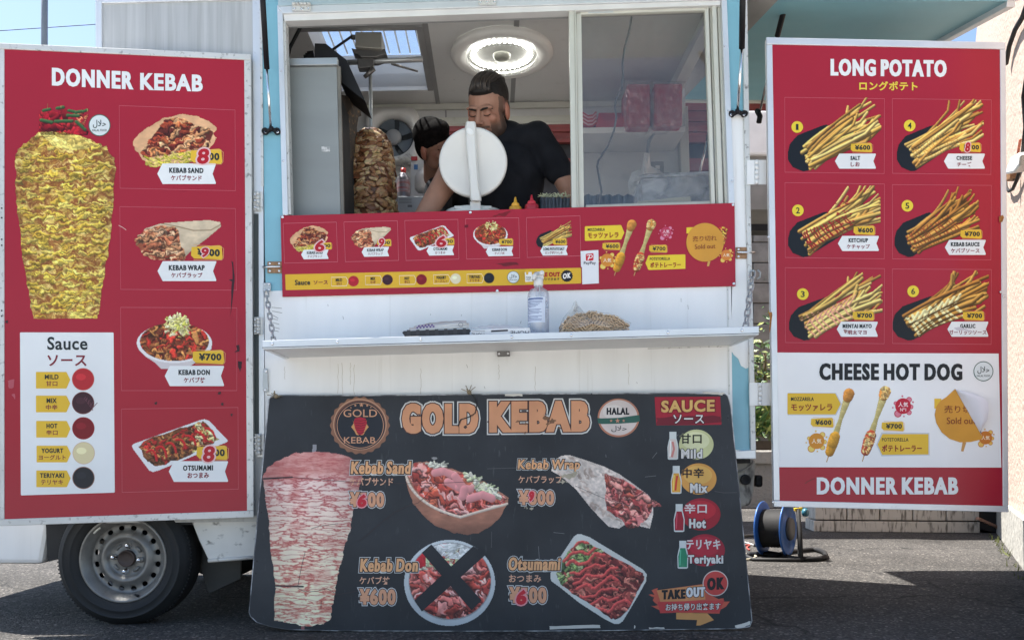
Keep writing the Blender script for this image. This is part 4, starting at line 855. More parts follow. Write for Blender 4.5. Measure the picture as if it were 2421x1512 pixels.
for x, y in ((225, 490), (288, 486), (413, 510)): cv.seg(x, y, x, y + 22, 1.6, 1.6, (190, 150, 90))
p.picture(cv, 'vegetable_picture', label='printed tomatoes and green peppers above the cone')
halal(p, Z1, 470, 592, 52)
for pts in ([(563,499),(1110,520),(1112,901),(567,889)], [(566,976),(1112,985),(1117,1370),(570,1366)]): frame_line(p, Z1, pts, 2)
for pts in ([(537,32),(1055,34),(1055,402),(541,402)], [(541,484),(1060,477),(1062,840),(544,855)]): frame_line(p, Z2, pts, 2)
p.picture(food_pita(Z1, 624, 538, 1024, 792, 1.3)); price(p, Z1, 900, 703, 1050, 774, '¥700', .03, ('8', 960, 738, 56, 74))
tag_white(p, Z1, ribbon(743, 772, 1020, 869, 24, 16), 'KEBAB SAND', (880, 805, 162, 25), 'ケバブサンド', (880, 840, 146, 26), .01)
p.picture(food_wrap(Z1, 634, 1038, 1046, 1240, 1.3)); price(p, Z1, 902, 1158, 1052, 1226, '¥800', .03, ('9', 968, 1192, 36, 46))
tag_white(p, Z1, ribbon(744, 1233, 1022, 1327, 24, 16), 'KEBAB WRAP', (882, 1264, 170, 25), 'ケバブラップ', (882, 1299, 148, 25))
p.picture(food_bowl(Z2, 608, 84, 946, 306, 1.3)); 
cv = Cv(Z2, 735, 52, 850, 142, 1.2); cv.chunks(((cv.X-792)/50)**2 + ((cv.Y-98)/36)**2 < 1, 90, 22, 5, [(226, 214, 140), (240, 234, 180), (196, 196, 90)], (-1.5, 1.5), .3, .6, False); p.picture(cv, 'cabbage_picture', 4)
price(p, Z2, 858, 221, 999, 284, '¥700'); tag_white(p, Z2, ribbon(734, 292, 998, 382, 22, 14), 'KEBAB DON', (865, 321, 140, 24), 'ケバブ丼', (866, 355, 96, 25))
p.picture(food_tray(Z2, 586, 528, 1018, 766, 1.3)); price(p, Z2, 875, 646, 1014, 710, '¥700', 0, ('8', 931, 684, 52, 72))
tag_white(p, Z2, ribbon(752, 716, 1016, 808, 22, 14), 'OTSUMAMI', (882, 746, 134, 24), 'おつまみ', (883, 779, 96, 26), -.01)
p.piece('sauce_chart').poly(S1, [(168, 106), (173, 102), (949, 103), (954, 108), (964, 1440), (958, 1446), (181, 1469), (175, 1464)], WH, 2)
p.piece('lettering').text(S1, 'Sauce', 566, 194, 338, 110, DK, .03).text(S1, 'ソース', 562, 338, 330, 94, TR, .035)
for y, a, b, c1, c2, wa_, wb2, dx in ((503, 'MILD', '甘口', (180, 44, 52), (196, 90, 80), 116, 96, 0), (702, 'MIX', '中辛', (62, 34, 44), (120, 62, 58), 86, 98, 0), (914, 'HOT', '辛口', (120, 24, 36), (150, 26, 40), 92, 96, 2), (1122, 'YOGURT', 'ヨーグルト', (214, 204, 164), (206, 180, 160), 184, 228, 5), (1330, 'TERIYAKI', 'テリヤキ', (30, 34, 44), (150, 110, 96), 204, 186, 3)):
    x0 = 302 + dx; p.piece('sauce_tag').poly(S1, [(x0, y-66), (x0+4, y-70), (x0+252, y-70), (x0+258, y-66), (x0+288, y-4), (x0+258, y+66), (x0+252, y+70), (x0+4, y+70), (x0, y+66)], YEL, 4)
    cx_ = x0 + 132; p.piece('lettering').text(S1, a, cx_, y-28, wa_, 40, DK, .05).text(S1, b, cx_, y+28, wb2, 42, TR, .03)
    sauce_disc(p, S1, 698 + dx, y - 8, 94, c1, c2)
    if a == 'MIX':
        for k in range(9): p.line(S1, [(720 + 8*k*(k % 2) + 6*k, y - 60 + 7*k), (706 + 9*k, y - 40 + 12*k)], 5, (104, 62, 76), 6)
# scuffs and torn bits of vinyl on the left door
p.piece('scuff_mark').poly(Z1, wob([(1092,1232),(1104,1240),(1106,1330),(1100,1400),(1086,1500),(1092,1400),(1094,1330),(1080,1322),(1098,1316),(1096,1260)], 2.5, 3, 3), (60, 34, 42), 3)
p.line(Z1, [(560, 1064), (580, 1074), (596, 1086)], 2.4, (230, 200, 196), 3)
p.poly(Z2, wob([(1060,272),(1080,274),(1076,300),(1068,320),(1062,300)], 1.5, 3, 7), (50, 26, 34), 3).poly(Z2, wob([(1052,200),(1066,198),(1066,228),(1044,232),(1058,222)], 1.5, 2, 8), (60, 30, 38), 3)
for x, y in ((695, 458), (978, 412), (990, 462), (1032, 510), (30, 95)): p.poly(Z2, wob([(x-5, y-4), (x+6, y-6), (x+4, y+7), (x-6, y+5)], 2, 2, x), (60, 40, 46), 3)
p.poly(Z2, wob([(36,360),(62,350),(62,390),(38,392)], 2, 3, 4), (176, 84, 98), 3).poly(Z2, wob([(50,418),(68,416),(68,440),(60,432)], 2, 2, 6), (176, 84, 98), 3)
for y in (983, 1028, 1130, 1158, 1466, 1492): p.ell(Z1, 8, y, 4, 4, (30, 30, 34), 16.5)
p.flush()

# ---- right door
rd = slab('menu_door', [(1813, 89), (2377, 101), (2384, 1209), (1831, 1196)], RP, 0, .03, WHITE, truck, label='right menu door with long potato pictures', bevel=.003)
frame_bars(RP, [(1812, 88), (2378, 100), (2385, 1210), (1830, 1197)], (14, 16.5, 13.5, 14.5), .004, ALU, rd)
slab('sheet', [(1826, 104.5), (2364, 112.5), (2371, 1195), (1838, 1184)], RP, .0012, .001, REDV, rd)
slab('rust_stain', [Z5 for Z5 in [(2362, 512), (2371, 508), (2374, 514), (2370, 524), (2363, 526)]], RP, .0062, .0006, mat('rust', (.32, .13, .03), .8, var=.5, vs=(80, 80, 80)), rd)
slab('rust_stain', [(1817, 738), (1825, 737), (1826, 744), (1823, 770), (1819, 790), (1820, 750)], RP, .0062, .0006, mat('rust', (.32, .13, .03)), rd)
screws(RP, [(2366, 690), (1828, 1186), (2373, 700), (1817, 560)], .0062, .005, rd)
p = Print(RP, .0012, rd, PRINT)
p.piece('white_band').poly(R2, [(246, 131), (1315, 136), (1328, 683), (248, 681)], (232, 236, 240), 1)
p.piece('lettering').text(R1, 'LONG POTATO', 599, 294, 502, 74, WH, .055, .012).text(R1, 'ロングポテト', 598, 372, 252, 40, (226, 206, 76), .045, .01)
p.text(R2, 'CHEESE HOT DOG', 797, 224, 688, 82, (30, 32, 38), .055, .003).text(R2, 'DONNER KEBAB', 781, 771, 680, 84, WH, .055, 0)
for a in ([(150,421),(581,427),(580,750),(151,744)], [(615,427),(1043,432),(1041,754),(616,749)], [(151,789),(581,795),(580,1118),(152,1112)], [(615,798),(1043,801),(1041,1122),(616,1118)], [(152,1156),(581,1160),(580,1484),(153,1479)], [(615,1162),(1043,1164),(1042,1487),(616,1483)]): frame_line(p, R1, a, 1.8)
for k, (x0, y0, x1, y1, num, nx, ny, pr, px, py, l1, w1, l2, w2, tx, ty, ov) in enumerate((
    (163, 426, 566, 742, '1', 204, 549, '¥600', 482, 638, 'SALT', 42, 'しお', 40, 455, 697, None),
    (164, 806, 562, 1112, '2', 207, 909, '¥600', 494, 995, 'KETCHUP', 84, 'ケチャップ', 100, 468, 1052, None),
    (168, 1178, 570, 1472, '3', 228, 1270, '¥700', 490, 1363, 'MENTAI MAYO', 126, '明太マヨ', 82, 463, 1422, None),
    (634, 432, 1008, 742, '4', 690, 543, '¥700', 952, 637, 'CHEESE', 68, 'チーズ', 62, 926, 697, ('8', 941, 636, 22, 42)),
    (624, 810, 990, 1112, '5', 680, 889, '¥700', 956, 1011, 'KEBAB SAUCE', 124, 'ケバブソース', 124, 930, 1069, None),
    (616, 1172, 1030, 1472, '6', 705, 1258, '¥700', 966, 1364, 'GARLIC', 66, 'ガーリックソース', 162, 941, 1422, None))):
    p.picture(food_fries(R1, x0, y0, x1, y1, 1.3, {0: 0, 1: 1, 2: 2, 3: 4, 4: 3, 5: 5}[k], 30), label='printed tray of long fries number ' + num)
    p.piece('number_badge').ell(R1, nx, ny, 25, 25, (226, 206, 62), 4).text(R1, num, nx, ny, 11 if num == '1' else 17, 26, DK, .03)
    price(p, R1, px-47, py-21, px+46, py+20, pr, 0, ov)
    tag_white(p, R1, ribbon(tx-88, ty-33, tx+89, ty+32, 18, 11), l1, (tx, ty-14, w1, 18), l2, (tx, ty+13, w2, 20))
def dogs(p, z, kx, pr, small=False):
    pass
p.piece('name_tag').poly(R2, [(301,325),(534,325),(562,378),(534,432),(301,432)], (196, 204, 214), 3).poly(R2, [(300,329),(304,326),(530,327),(556,378),(530,428),(304,428),(300,424)], YEL, 4)
p.piece('name_tag').poly(R2, [(727,574),(752,514),(982,516),(984,624),(752,629)], (196, 204, 214), 3).poly(R2, [(733,572),(757,522),(978,522),(978,620),(755,622)], YEL, 4)
p.piece('lettering').text(R2, 'MOZZARELA', 372, 354, 110, 18, DK, .03).text(R2, 'モッツァレラ', 417, 395, 198, 34, (140, 56, 36), .04)
p.text(R2, 'POTETORELLA', 818, 549, 128, 17, DK, .03).text(R2, 'ポテトレーラー', 850, 590, 192, 34, (140, 44, 36), .04)
price(p, R2, 412, 443, 522, 490, '¥600'); price(p, R2, 752, 461, 860, 508, '¥700')
bubbles(p, R2, 440, 556, 38, (204, 138, 48), (228, 204, 110)); bubbles(p, R2, 1252, 540, 32, (196, 120, 50), (226, 190, 100)); bubbles(p, R2, 856, 388, 38, (186, 28, 56), (214, 128, 150), '人気', 'Nº1', (240, 220, 226))
p.picture(food_dog(R2, 598, 322, 488, 656, 50, 1.2), 'hot_dog_picture'); p.picture(food_dog(R2, 772, 312, 660, 652, 52, 1.2, 1), 'hot_dog_picture')
halal(p, R2, 1242, 221, 48)
p.piece('hidden_tag').poly(R2, [(1006,352),(1040,352),(1040,400),(1006,400)], YEL, 4)
p.piece('hot_dog_stick').poly(R2, [(1142,560),(1160,562),(1146,606),(1134,604)], (196, 150, 90), 4)
# scratches
p.piece('scratch').line(R2, wob([(386, 762), (404, 745), (436, 736)], 2, 3, 4)[:7], 3, (90, 40, 40), 3).poly(R2, [(1100,12),(1130,8),(1190,30),(1196,38),(1150,24),(1116,26)], (196, 196, 206), 7)
p.poly(R1, wob([(404,1424),(420,1424),(418,1438),(410,1440)], 2, 3, 4), (150, 120, 120), 7).flush()
ss = slab('sold_out_sticker', R2.pts([(1062,346),(1106,306),(1240,540),(1224,550),(1180,560),(1130,562),(1080,545),(1042,514),(1016,470),(1008,430),(1016,390),(1036,362)]), RP, .0035, .0008, mat('orange_paper', (.62, .29, .03), .6, var=.08), rd, label='orange sold out sticker peeling off, on the right door')
q = Print(RP, .0037, ss, PRINTR); q.piece('lettering').text(R2, '売り切', 1118, 403, 128, 36, (120, 40, 24), .0).text(R2, 'Sold out', 1136, 458, 140, 32, (120, 40, 24), .0).flush()
pe = MB(); a0 = [R2(*x) for x in [(1106,306),(1140,316),(1190,326),(1240,344),(1262,370),(1268,408),(1262,450),(1240,490),(1222,502)]]; n_ = len(a0)
rows = 6; base = [(Vector(R2(1106, 306)) + (Vector(R2(1236, 534)) - Vector(R2(1106, 306))) * (i / (n_ - 1))) for i in range(n_)]
for j in range(rows):
    f_ = j / (rows - 1)
    for i in range(n_): w_ = base[i].lerp(Vector(a0[i]), f_); pe.v.append(tuple(RP.at(w_.x, w_.y, .0045 + .03 * math.sin(f_ * 1.9) * math.sin(math.pi * (i + .5) / n_)))); pe.c.append((1, 1, 1))
for j in range(rows - 1):
    for i in range(n_ - 1): pe.f.append((j*n_+i, j*n_+i+1, (j+1)*n_+i+1, (j+1)*n_+i)); pe.sm.append(True)
ob('curled_backing', pe, mat('sticker_backing', (.7, .68, .72), .6, var=.05), ss)

# ---- strip menu under the window
sm_ = slab('strip_menu', [(663, 509.7), (1737, 479.6), (1739.5, 675.8), (667.5, 701.3)], FR, .012, .008, REDV, truck, label='long red strip menu under the serving window', bevel=.0015)
p = Print(FR, .012, sm_, PRINT)
p.piece('sauce_band').poly(M1, [(196,690),(200,685),(2268,638),(2268,776),(206,820),(200,816)], (218, 176, 52), 1).poly(M2, [(107,638.2),(107,776),(-5,778.5),(-5,641)], (218, 176, 52), 1)
s_ = -.018
p.poly(M2, [(107, 638.2), (585, 628), (592, 633), (594, 757), (588, 763), (107, 775)], (218, 176, 52), 1.1)
for a in ([(178,245),(638,234),(650,576),(190,588)], [(703,232),(1165,222),(1176,564),(716,576)], [(1229,220),(1688,210),(1697,553),(1240,565)], [(1754,205),(2214,196),(2222,542),(1764,553)]): frame_line(p, M1, a, 3.4, (206, 120, 134))
frame_line(p, M2, [(120, 195), (583, 179), (590, 524), (127, 539)], 3.4, (206, 120, 134))
p.picture(food_pita(M1, 232, 262, 568, 494, 1.1)); p.picture(food_wrap(M1, 762, 272, 1112, 466, 1.1)); p.picture(food_tray(M1, 1270, 260, 1656, 482, 1.1)); p.picture(food_bowl(M1, 1818, 226, 2120, 466, 1.1))
p.picture(food_fries(M2, 204, 216, 510, 460, 1.1, 0, 22))
for z, x, y, l1, w1, l2, w2, pr, ov in ((M1, 452, 512, 'KEBAB SAND', 138, 'ケバブサンド', 128, '700', ('6', 496, 438, 84, 100)), (M1, 975, 490, 'KEBAB WRAP', 144, 'ケバブラップ', 128, '800', ('9', 1028, 412, 50, 78)),
        (M1, 1536, 480, 'OTSUMAMI', 120, 'おつまみ', 88, '500', ('6', 1546, 400, 90, 100)), (M1, 2048, 486, 'KEBAB DON', 126, 'ケバブ丼', 86, '¥700', None), (M2, 358, 480, 'LONG POTATO SALT', 182, 'ロングポテトしお', 148, '¥600', None)):
    p.picture
    if z is M2: bx, by = 408, 402
    else: bx, by = {452: (538, 438), 975: (1052, 410), 1536: (1596, 400), 2048: (2104, 404)}[x]
    price(p, z, bx-62, by-30, bx+60, by+30, pr, s_, ov)
    tag_white(p, z, [(a_, b_ - (a_ - x) * .02) for a_, b_ in ribbon(x-118, y-41, x+118, y+41, 22, 14)], l1, (x, y-15, w1, 25), l2, (x, y+17, w2, 24), s_)
p.piece('lettering').text(M1, 'Sauce', 346, 754, 132, 46, DK, .04, s_).text(M1, 'ソース', 503, 754, 124, 34, TR, .045, s_)
for x, y, a, w1, b, w2, c1, c2 in ((660, 748, 'MILD', 56, '甘口', 46, (176, 36, 50), (190, 70, 66)), (954, 736, 'MIX', 42, '中辛', 46, (62, 34, 44), (130, 60, 56)), (1248, 734, 'HOT', 44, '辛口', 46, (128, 26, 38), (166, 50, 46)), (1543, 727, 'YOGURT', 86, 'ヨーグルト', 108, (222, 216, 184), (222, 200, 150)), (1832, 721, 'TERIYAKI', 96, 'テリヤキ', 88, (32, 34, 42), (140, 110, 60))):
    p.piece('sauce_tag').line(M1, [(x-66, y-38), (x+62, y-40), (x+80, y-4), (x+66, y+36), (x-64, y+38)], 4.5, (238, 234, 210), 4, True)
    p.piece('lettering').text(M1, a, x, y-15, w1, 26, DK, .025, s_).text(M1, b, x, y+16, w2, 25, TR, .015, s_); sauce_disc(p, M1, x + 126, y - 5, 46, c1, c2)
halal(p, M1, 2167, 709, 53)
p.piece('ok_badge').ell(M2, 470, 698, 50, 50, (34, 36, 42), 4, 64, .07, 16).text(M2, 'OK', 470, 697, 70, 46, (238, 238, 236), .05, -.15)
p.piece('take_out_mark').poly(M2, [(106,668),(116,664),(118,688),(136,686),(138,664),(166,664),(168,686),(174,686),(176,746),(110,750)], (236, 236, 230), 4)
p.text(M2, 'TAKE', 138, 711, 42, 13, DK, .03).text(M2, 'OUT', 138, 730, 36, 13, DK, .03)
p.piece('lettering').text(M2, 'TAKE OUT', 300, 686, 222, 40, (170, 30, 40), .08, s_).text(M2, 'お持ち帰りできます', 286, 727, 240, 24, DK, .03, s_)
p.piece('name_tag').poly(M2, [(625,276),(632,270),(932,259),(941,264),(966,324),(940,383),(630,396),(625,390)], (230, 204, 58), 4).piece('name_tag').poly(M2, [(1149,586),(1172,526),(1178,521),(1488,512),(1494,518),(1494,636),(1180,647),(1172,642)], (230, 204, 58), 4)
p.piece('lettering').text(M2, 'MOZZARELA', 724, 298, 150, 26, DK, .03, s_).text(M2, 'モッツァレラ', 784, 348, 266, 50, (150, 60, 36), .045, s_).text(M2, 'POTETORELLA', 1274, 550, 176, 25, DK, .03, s_).text(M2, 'ポテトレーラー', 1322, 602, 266, 46, (150, 44, 36), .045, s_)
price(p, M2, 776, 408, 930, 474, '¥600'); price(p, M2, 1180, 428, 1336, 496, '¥700')
p.picture(food_dog(M2, 1034, 244, 880, 696, 78, 1.1), 'hot_dog_picture'); p.picture(food_dog(M2, 1204, 240, 1050, 696, 76, 1.1, 1), 'hot_dog_picture')
bubbles(p, M2, 818, 562, 56, (210, 140, 56), (226, 206, 110)); bubbles(p, M2, 1326, 324, 48, (186, 60, 90), (214, 140, 170), '人気', 'Nº1', (240, 210, 220)); bubbles(p, M2, 1846, 518, 46, (210, 130, 60), (226, 196, 100))
cv = Cv(M2, 1760, 262, 1880, 610, 1.1); m_ = cv.mask([(1780,280),(1830,265),(1862,300),(1858,360),(1830,430),(1790,470),(1770,400)]); cv.fill(m_, (170, 90, 50)); cv.chunks(m_, 60, 18, 8, [(226, 196, 80), (180, 50, 44), (214, 160, 90)], (-1, 1)); p.picture(cv, 'hot_dog_picture')
p.piece('hidden_tag').poly(M2, [(1503,280),(1560,278),(1560,330),(1503,332)], (230, 204, 58), 4).piece('hot_dog_stick').poly(M2, [(1688,572),(1710,570),(1698,614),(1680,614)], (206, 160, 90), 4)
p.piece('scuff_mark').poly(M1, wob([(1980,190),(2040,160),(2140,140),(2145,152),(2100,180),(2030,185)], 6, 3, 2), (120, 26, 36), 2).poly(M1, wob([(2020,590),(2200,578),(2210,604),(2080,612)], 5, 3, 3), (110, 30, 40), 2).poly(M1, [(1745,258),(1778,256),(1778,280),(1745,282)], (110, 26, 38), 3)
p.flush()
so_ = slab('sold_out_sticker', [M2(1664 + 162*math.cos(t), 408 - 167*math.sin(t)) for t in [2*math.pi*k/40 for k in range(40)]], FR, .0150, .0008, mat('orange_paper', (.62, .29, .03)), truck, label='round orange sold out sticker on the strip menu')
q = Print(FR, .0150, so_, PRINTR); q.piece('lettering').text(M2, '売り切れ', 1660, 374, 208, 46, (120, 40, 24), .0, -.04).text(M2, 'Sold out', 1664, 443, 178, 40, (120, 40, 24), .0, -.04).flush()
pp = slab('payment_sticker', M2.pts([(588,484),(742,474),(744,620),(746,762),(603,770),(600,624),(592,616)]), FR, .0145, .0006, mat('white_card', (.75, .75, .76), .4, var=.02), truck)
q = Print(FR, .0146, pp, PRINTR)
q.piece('logo').poly(M2, [(632,514),(638,508),(694,502),(700,508),(700,558),(694,565),(640,568),(634,562)], (196, 30, 48), 1)
q.line(M2, bez((640, 522), (690, 506), (690, 530), 8) + bez((690, 530), (688, 546), (650, 545), 6), 6, (240, 240, 242), 2).line(M2, [(668, 518), (652, 562)], 7, (240, 240, 242), 2.5)
q.piece('lettering').text(M2, 'PayPay', 668, 589, 104, 32, (40, 42, 50), .012, s_).flush()
screws(FR, [(1175.5, 687), (1112, 502)], .0125, .006); screws(FR, [(1733, 484), (1735, 670), (668, 513)], .0125, .006)

# ---- leaning black board
def gb(pts): return pts
gbt = thing('menu_board', P(1180, 1488, 3.24), 'large worn black menu board leaning against the truck, headed GOLD KEBAB', 'menu board')
outl = [(637,943),(641,938),(662,935),(900,935),(1180,932),(1500,930),(1714,931),(1720,936),(1727,962),(1752,1215),(1777,1466),(1772,1479),(1740,1484),(1400,1489),(1100,1490),(800,1489),(680,1486),(640,1479),(608,1469),(593,1455),(590,1446),(612,1200)]
slab('board_panel', outl, GB, 0, .011, BOARD, gbt)
ob('board_edge', MB().tube([GB.at(u, v, -.003) for u, v in outl], .0035, 6, closed=True), mat('board_edge_grey', (.42, .42, .42), .7, var=.5, vs=(30, 30, 30), dirt=.9, dcol=(.05, .05, .055), ds=(12, 12, 12), dth=.45), gbt)
p = Print(GB, .0, gbt, PRINTR); CP = (208, 156, 122); CPD = (50, 32, 30); WB = (204, 208, 208)
p.picture(cone_pink(G1, 1.3), 'doner_picture', label='printed raw pink doner cone')
# round badge
p.piece('round_badge').ell(G1, 600, 342, 160, 154, (140, 100, 78), 3, 120, .028, 22).ell(G1, 600, 336, 146, 140, (186, 146, 118), 3.6, 64).ell(G1, 600, 338, 140, 134, (112, 74, 60), 3.9, 64).ell(G1, 602, 342, 134, 130, (34, 38, 46), 4.4, 64).ring(G1, 602, 342, 128, 124, 3, CP, 5, 64)
p.text(G1, 'GOLD', 602, 275, 184, 42, CP, .01).text(G1, 'KEBAB', 599, 422, 172, 34, CP, .01)
def star(z, x, y, r, c, L=5): p.poly(z, [(x + (r if k % 2 == 0 else r*.42)*math.sin(math.pi*k/5), y - (r if k % 2 == 0 else r*.42)*math.cos(math.pi*k/5)) for k in range(10)], c, L)
for x, y, r_ in ((608, 230, 13), (575, 233, 8), (640, 233, 8), (551, 245, 5), (660, 243, 5)): star(G1, x, y, r_, CP)
for s2 in (-1, 1): p.poly(G1, [(600 + s2*x, y) for x, y in ((40,310),(34,330),(48,350),(30,372),(20,392),(6,396),(14,380),(-2,360),(26,350),(32,330))], (206, 150, 96), 5)
p.poly(G1, [(572,304),(600,296),(632,304),(638,330),(628,360),(618,388),(604,394),(588,388),(574,360),(566,326)], (176, 34, 54), 5.6)
for k in range(6): p.line(G1, wob([(572 + k*2, 314 + k*13), (604, 318 + k*13), (634 - k*2, 312 + k*13)], 2, 2, k)[:5], 3, (90, 20, 34), 6.2)
p.piece('title').text(G1, 'GOLD', 1038, 304, 418, 166, (208, 150, 112), .085, 0, 8, [(.062, (206, 208, 206)), (.028, (62, 36, 34))])
p.text(G2, 'KEBAB', 283, 293, 548, 170, (208, 150, 112), .085, -.008, 8, [(.062, (206, 208, 206)), (.028, (62, 36, 34))])
r = random.Random(11)
p.piece('paint_chip')
for x, y, s2 in ((1175, 350, 9), (1300, 322, 5)): p.poly(G1, wob([(x-s2, y), (x, y-s2), (x+s2*1.4, y), (x, y+s2)], 3, 3, x), (70, 52, 46), 9)
for x, y, s2 in ((320, 300, 20), (350, 316, 20), (165, 320, 9), (210, 330, 8), (330, 332, 14), (395, 355, 8), (205, 382, 10)): p.poly(G2, wob([(x-s2, y), (x, y-s2*.6), (x+s2*1.4, y), (x, y+s2*.7)], 5, 3, x), (118, 86, 62), 9)
for x, y, s2 in ((440, 620, 34), (470, 606, 26), (410, 650, 20), (240, 795, 9), (210, 790, 10)): p.poly(G2, wob([(x-s2, y), (x, y-s2*.5), (x+s2*1.2, y-4), (x, y+s2*.5)], 7, 4, x), (176, 168, 148), 9)
for a in ([(95,170),(190,172),(192,182),(96,181)], [(1172,158),(1262,160),(1298,166),(1280,176),(1176,166)], [(338,1436),(470,1430),(612,1428),(618,1446),(340,1452)], [(880,1444),(965,1440),(966,1450),(884,1450)], [(1350,1434),(1420,1412),(1436,1408),(1434,1426),(1400,1442),(1356,1446)], [(800,1432),(808,1432),(807,1448),(801,1448)]):
    p.poly(G2, wob(a, 2, 4, int(a[0][0])), (206, 204, 196), 3)
p.poly(G1, wob([(990,516),(1020,514),(1022,526),(996,528)], 3, 3, 1), (150, 150, 150), 9)
p.piece('crack')
for z, a in ((G1, [(598,970),(650,930),(720,870),(790,815),(860,780),(920,765),(945,740),(1000,680),(1030,660)]), (G1, [(70,634),(230,626),(560,650),(900,657),(1100,652),(1365,636)]), (G1, [(262,1220),(280,1120),(300,1034)]), (G1, [(258,1228),(300,1250),(360,1246),(420,1230),(480,1262),(600,1240)]), (G1, [(1240,190),(1236,250),(1215,290),(1160,306),(1135,350)]), (G1, [(335,905),(380,890),(480,880)]), (G1, [(384,1340),(392,1300)]),
             (G2, [(0,580),(150,575),(250,588),(360,560)]), (G2, [(480,670),(640,740),(800,790)]), (G2, [(1240,700),(1290,708),(1360,710)]), (G2, [(20,918),(24,1010)])):
    rr_ = random.Random(len(a)); p.line(z, [(x + rr_.uniform(-3, 3), y + rr_.uniform(-3, 3)) for x, y in a], 2.2, (62, 48, 50) if z is G1 else (96, 96, 98), 9.4)
for x, y, a, l in ((900, 520, -.9, 40), (860, 622, -.1, 60), (360, 925, .1, 60), (278, 1000, 1.5, 70), (645, 500, 1.4, 16), (1000, 420, -.6, 50)): p.line(G2, [(x, y), (x + l*math.cos(a), y + l*math.sin(a))], 2.4, (120, 122, 124), 3)
for z, x, y in ((G1, 62, 816), (G1, 38, 1082), (G1, 32, 1147), (G2, 1388, 1166), (G2, 1312, 300), (G2, 568, 170)): p.ell(z, x, y, 4, 4, (16, 16, 18), 3, 10)
def head(z, t, x, y, w, h, sl=0): p.piece('lettering').text(z, t, x, y, w, h, (226, 172, 124), .04, sl, 8, [(.09, (200, 204, 204)), (.055, (40, 28, 28))], sk=.08)
def kata(z, t, x, y, w, h): p.text(z, t, x, y, w, h, (216, 168, 140), .03, 0, 6)
def cost(z, t, x, y, w, h): p.text(z, t, x, y, w, h, (214, 158, 124), .06, 0, 8, [(.075, (200, 202, 202)), (.035, (52, 34, 32))])
def six(z, t, x, y, w, h): p.piece('price_sticker').text(z, t, x, y, w, h, (198, 36, 52), .1, 0, 11.5, [(.08, (222, 150, 156))], sk=.1)
head(G1, 'Kebab Sand', 715, 572, 326, 70); kata(G1, 'ケバブサンド', 662, 648, 240, 44); cost(G1, '¥500', 638, 746, 190, 84); six(G1, '6', 612, 752, 50, 72)
head(G1, 'Kebab Don', 760, 1104, 316, 72); kata(G1, 'ケバブ丼', 680, 1187, 166, 44); cost(G1, '¥600', 696, 1276, 200, 88)
head(G2, 'Kebab Wrap', 336, 562, 340, 70); kata(G2, 'ケバブラップ', 288, 636, 240, 42); cost(G2, '¥800', 266, 735, 196, 82); six(G2, '9', 240, 728, 30, 56)
head(G2, 'Otsumami', 256, 1096, 284, 72); kata(G2, 'おつまみ', 205, 1176, 176, 42); cost(G2, '¥500', 220, 1266, 206, 90); six(G2, '6', 186, 1278, 58, 84)
# big pita
PK = [(222, 124, 116), (236, 156, 148), (192, 84, 74), (240, 178, 172), (176, 72, 62)]
cv = Cv(G1, 845, 525, 1420, 945, 1.3); bl_ = [(850,615),(890,545),(960,535),(1000,548),(1080,570),(1180,600),(1290,650),(1350,690),(1412,735),(1405,770),(1370,840),(1320,890),(1250,930),(1190,938),(1110,930),(1010,890),(940,830),(890,770),(858,690)]
m_ = cv.mask(wob(bl_, 3, 4, 2)); cv.fill(m_, (176, 122, 100)); cv.mul(.8 + .34 * vnoise(cv.X, cv.Y, 60, 30, 3), m_); cv.mul(1 - .25 * np.clip((cv.Y - 840) / 90, 0, 1), m_)
me_ = cv.mask(wob([(866,610),(900,548),(1000,556),(1080,580),(1180,612),(1290,660),(1400,742),(1380,775),(1300,800),(1200,830),(1130,838),(1040,820),(960,750),(900,690)], 6, 4, 1)); cv.fill(me_, (176, 70, 64)); cv.chunks(me_, 220, 60, 13, PK + [(190, 84, 66), (206, 110, 84)], (-.2, 1.2))
cv.chunks(cv.mask([(1160,590),(1250,625),(1340,680),(1360,740),(1290,720),(1200,640)]), 60, 40, 8, [(206, 206, 180), (190, 200, 160), (222, 220, 204)], (-1, 1.4), .3, .6, False); cv.chunks(cv.mask([(960,535),(1070,548),(1060,580),(980,560)]), 20, 36, 6, [(206, 206, 190)], (-1, 1.4), .3, .6, False)
for a in ([(1010,600),(1060,590),(1100,610)], [(1080,650),(1140,680),(1200,690)], [(1200,740),(1270,720),(1320,740)], [(1120,620),(1170,690),(1160,730)]): cv.curve(a, 22, (222, 150, 152), .16, me_)
cv.curve(bez((852, 620), (900, 780), (1150, 842), 16) + bez((1150, 842), (1290, 800), (1405, 770), 10), 7, (222, 206, 190), .2)
p.picture(cv)
# big wrap
cv = Cv(G2, 340, 495, 965, 915, 1.3); m_ = cv.mask([(345,590),(360,540),(400,505),(450,502),(540,530),(640,565),(720,605),(800,660),(880,720),(905,760),(905,830),(888,905),(840,895),(770,870),(720,905),(660,895),(620,855),(560,790),(480,690),(400,620)])
cv.fill(m_, (208, 198, 190)); cv.mul(.84 + .3 * vnoise(cv.X, cv.Y, 60, 60, 3), m_); cv.chunks(m_, 60, 40, 9, [(176, 160, 150), (200, 190, 182)], (.2, 1), .1, 0)
me_ = cv.mask(wob([(640,600),(720,630),(800,670),(880,730),(955,775),(950,790),(905,785),(880,840),(850,870),(820,898),(765,905),(740,860),(700,840),(650,800),(645,700)], 5, 4, 5)); cv.fill(me_, (120, 50, 52)); cv.chunks(me_, 190, 62, 12, [(196, 120, 118), (176, 92, 90), (150, 62, 62), (206, 140, 130), (160, 80, 66)], (-.3, 1.3), .45)
p.picture(cv)
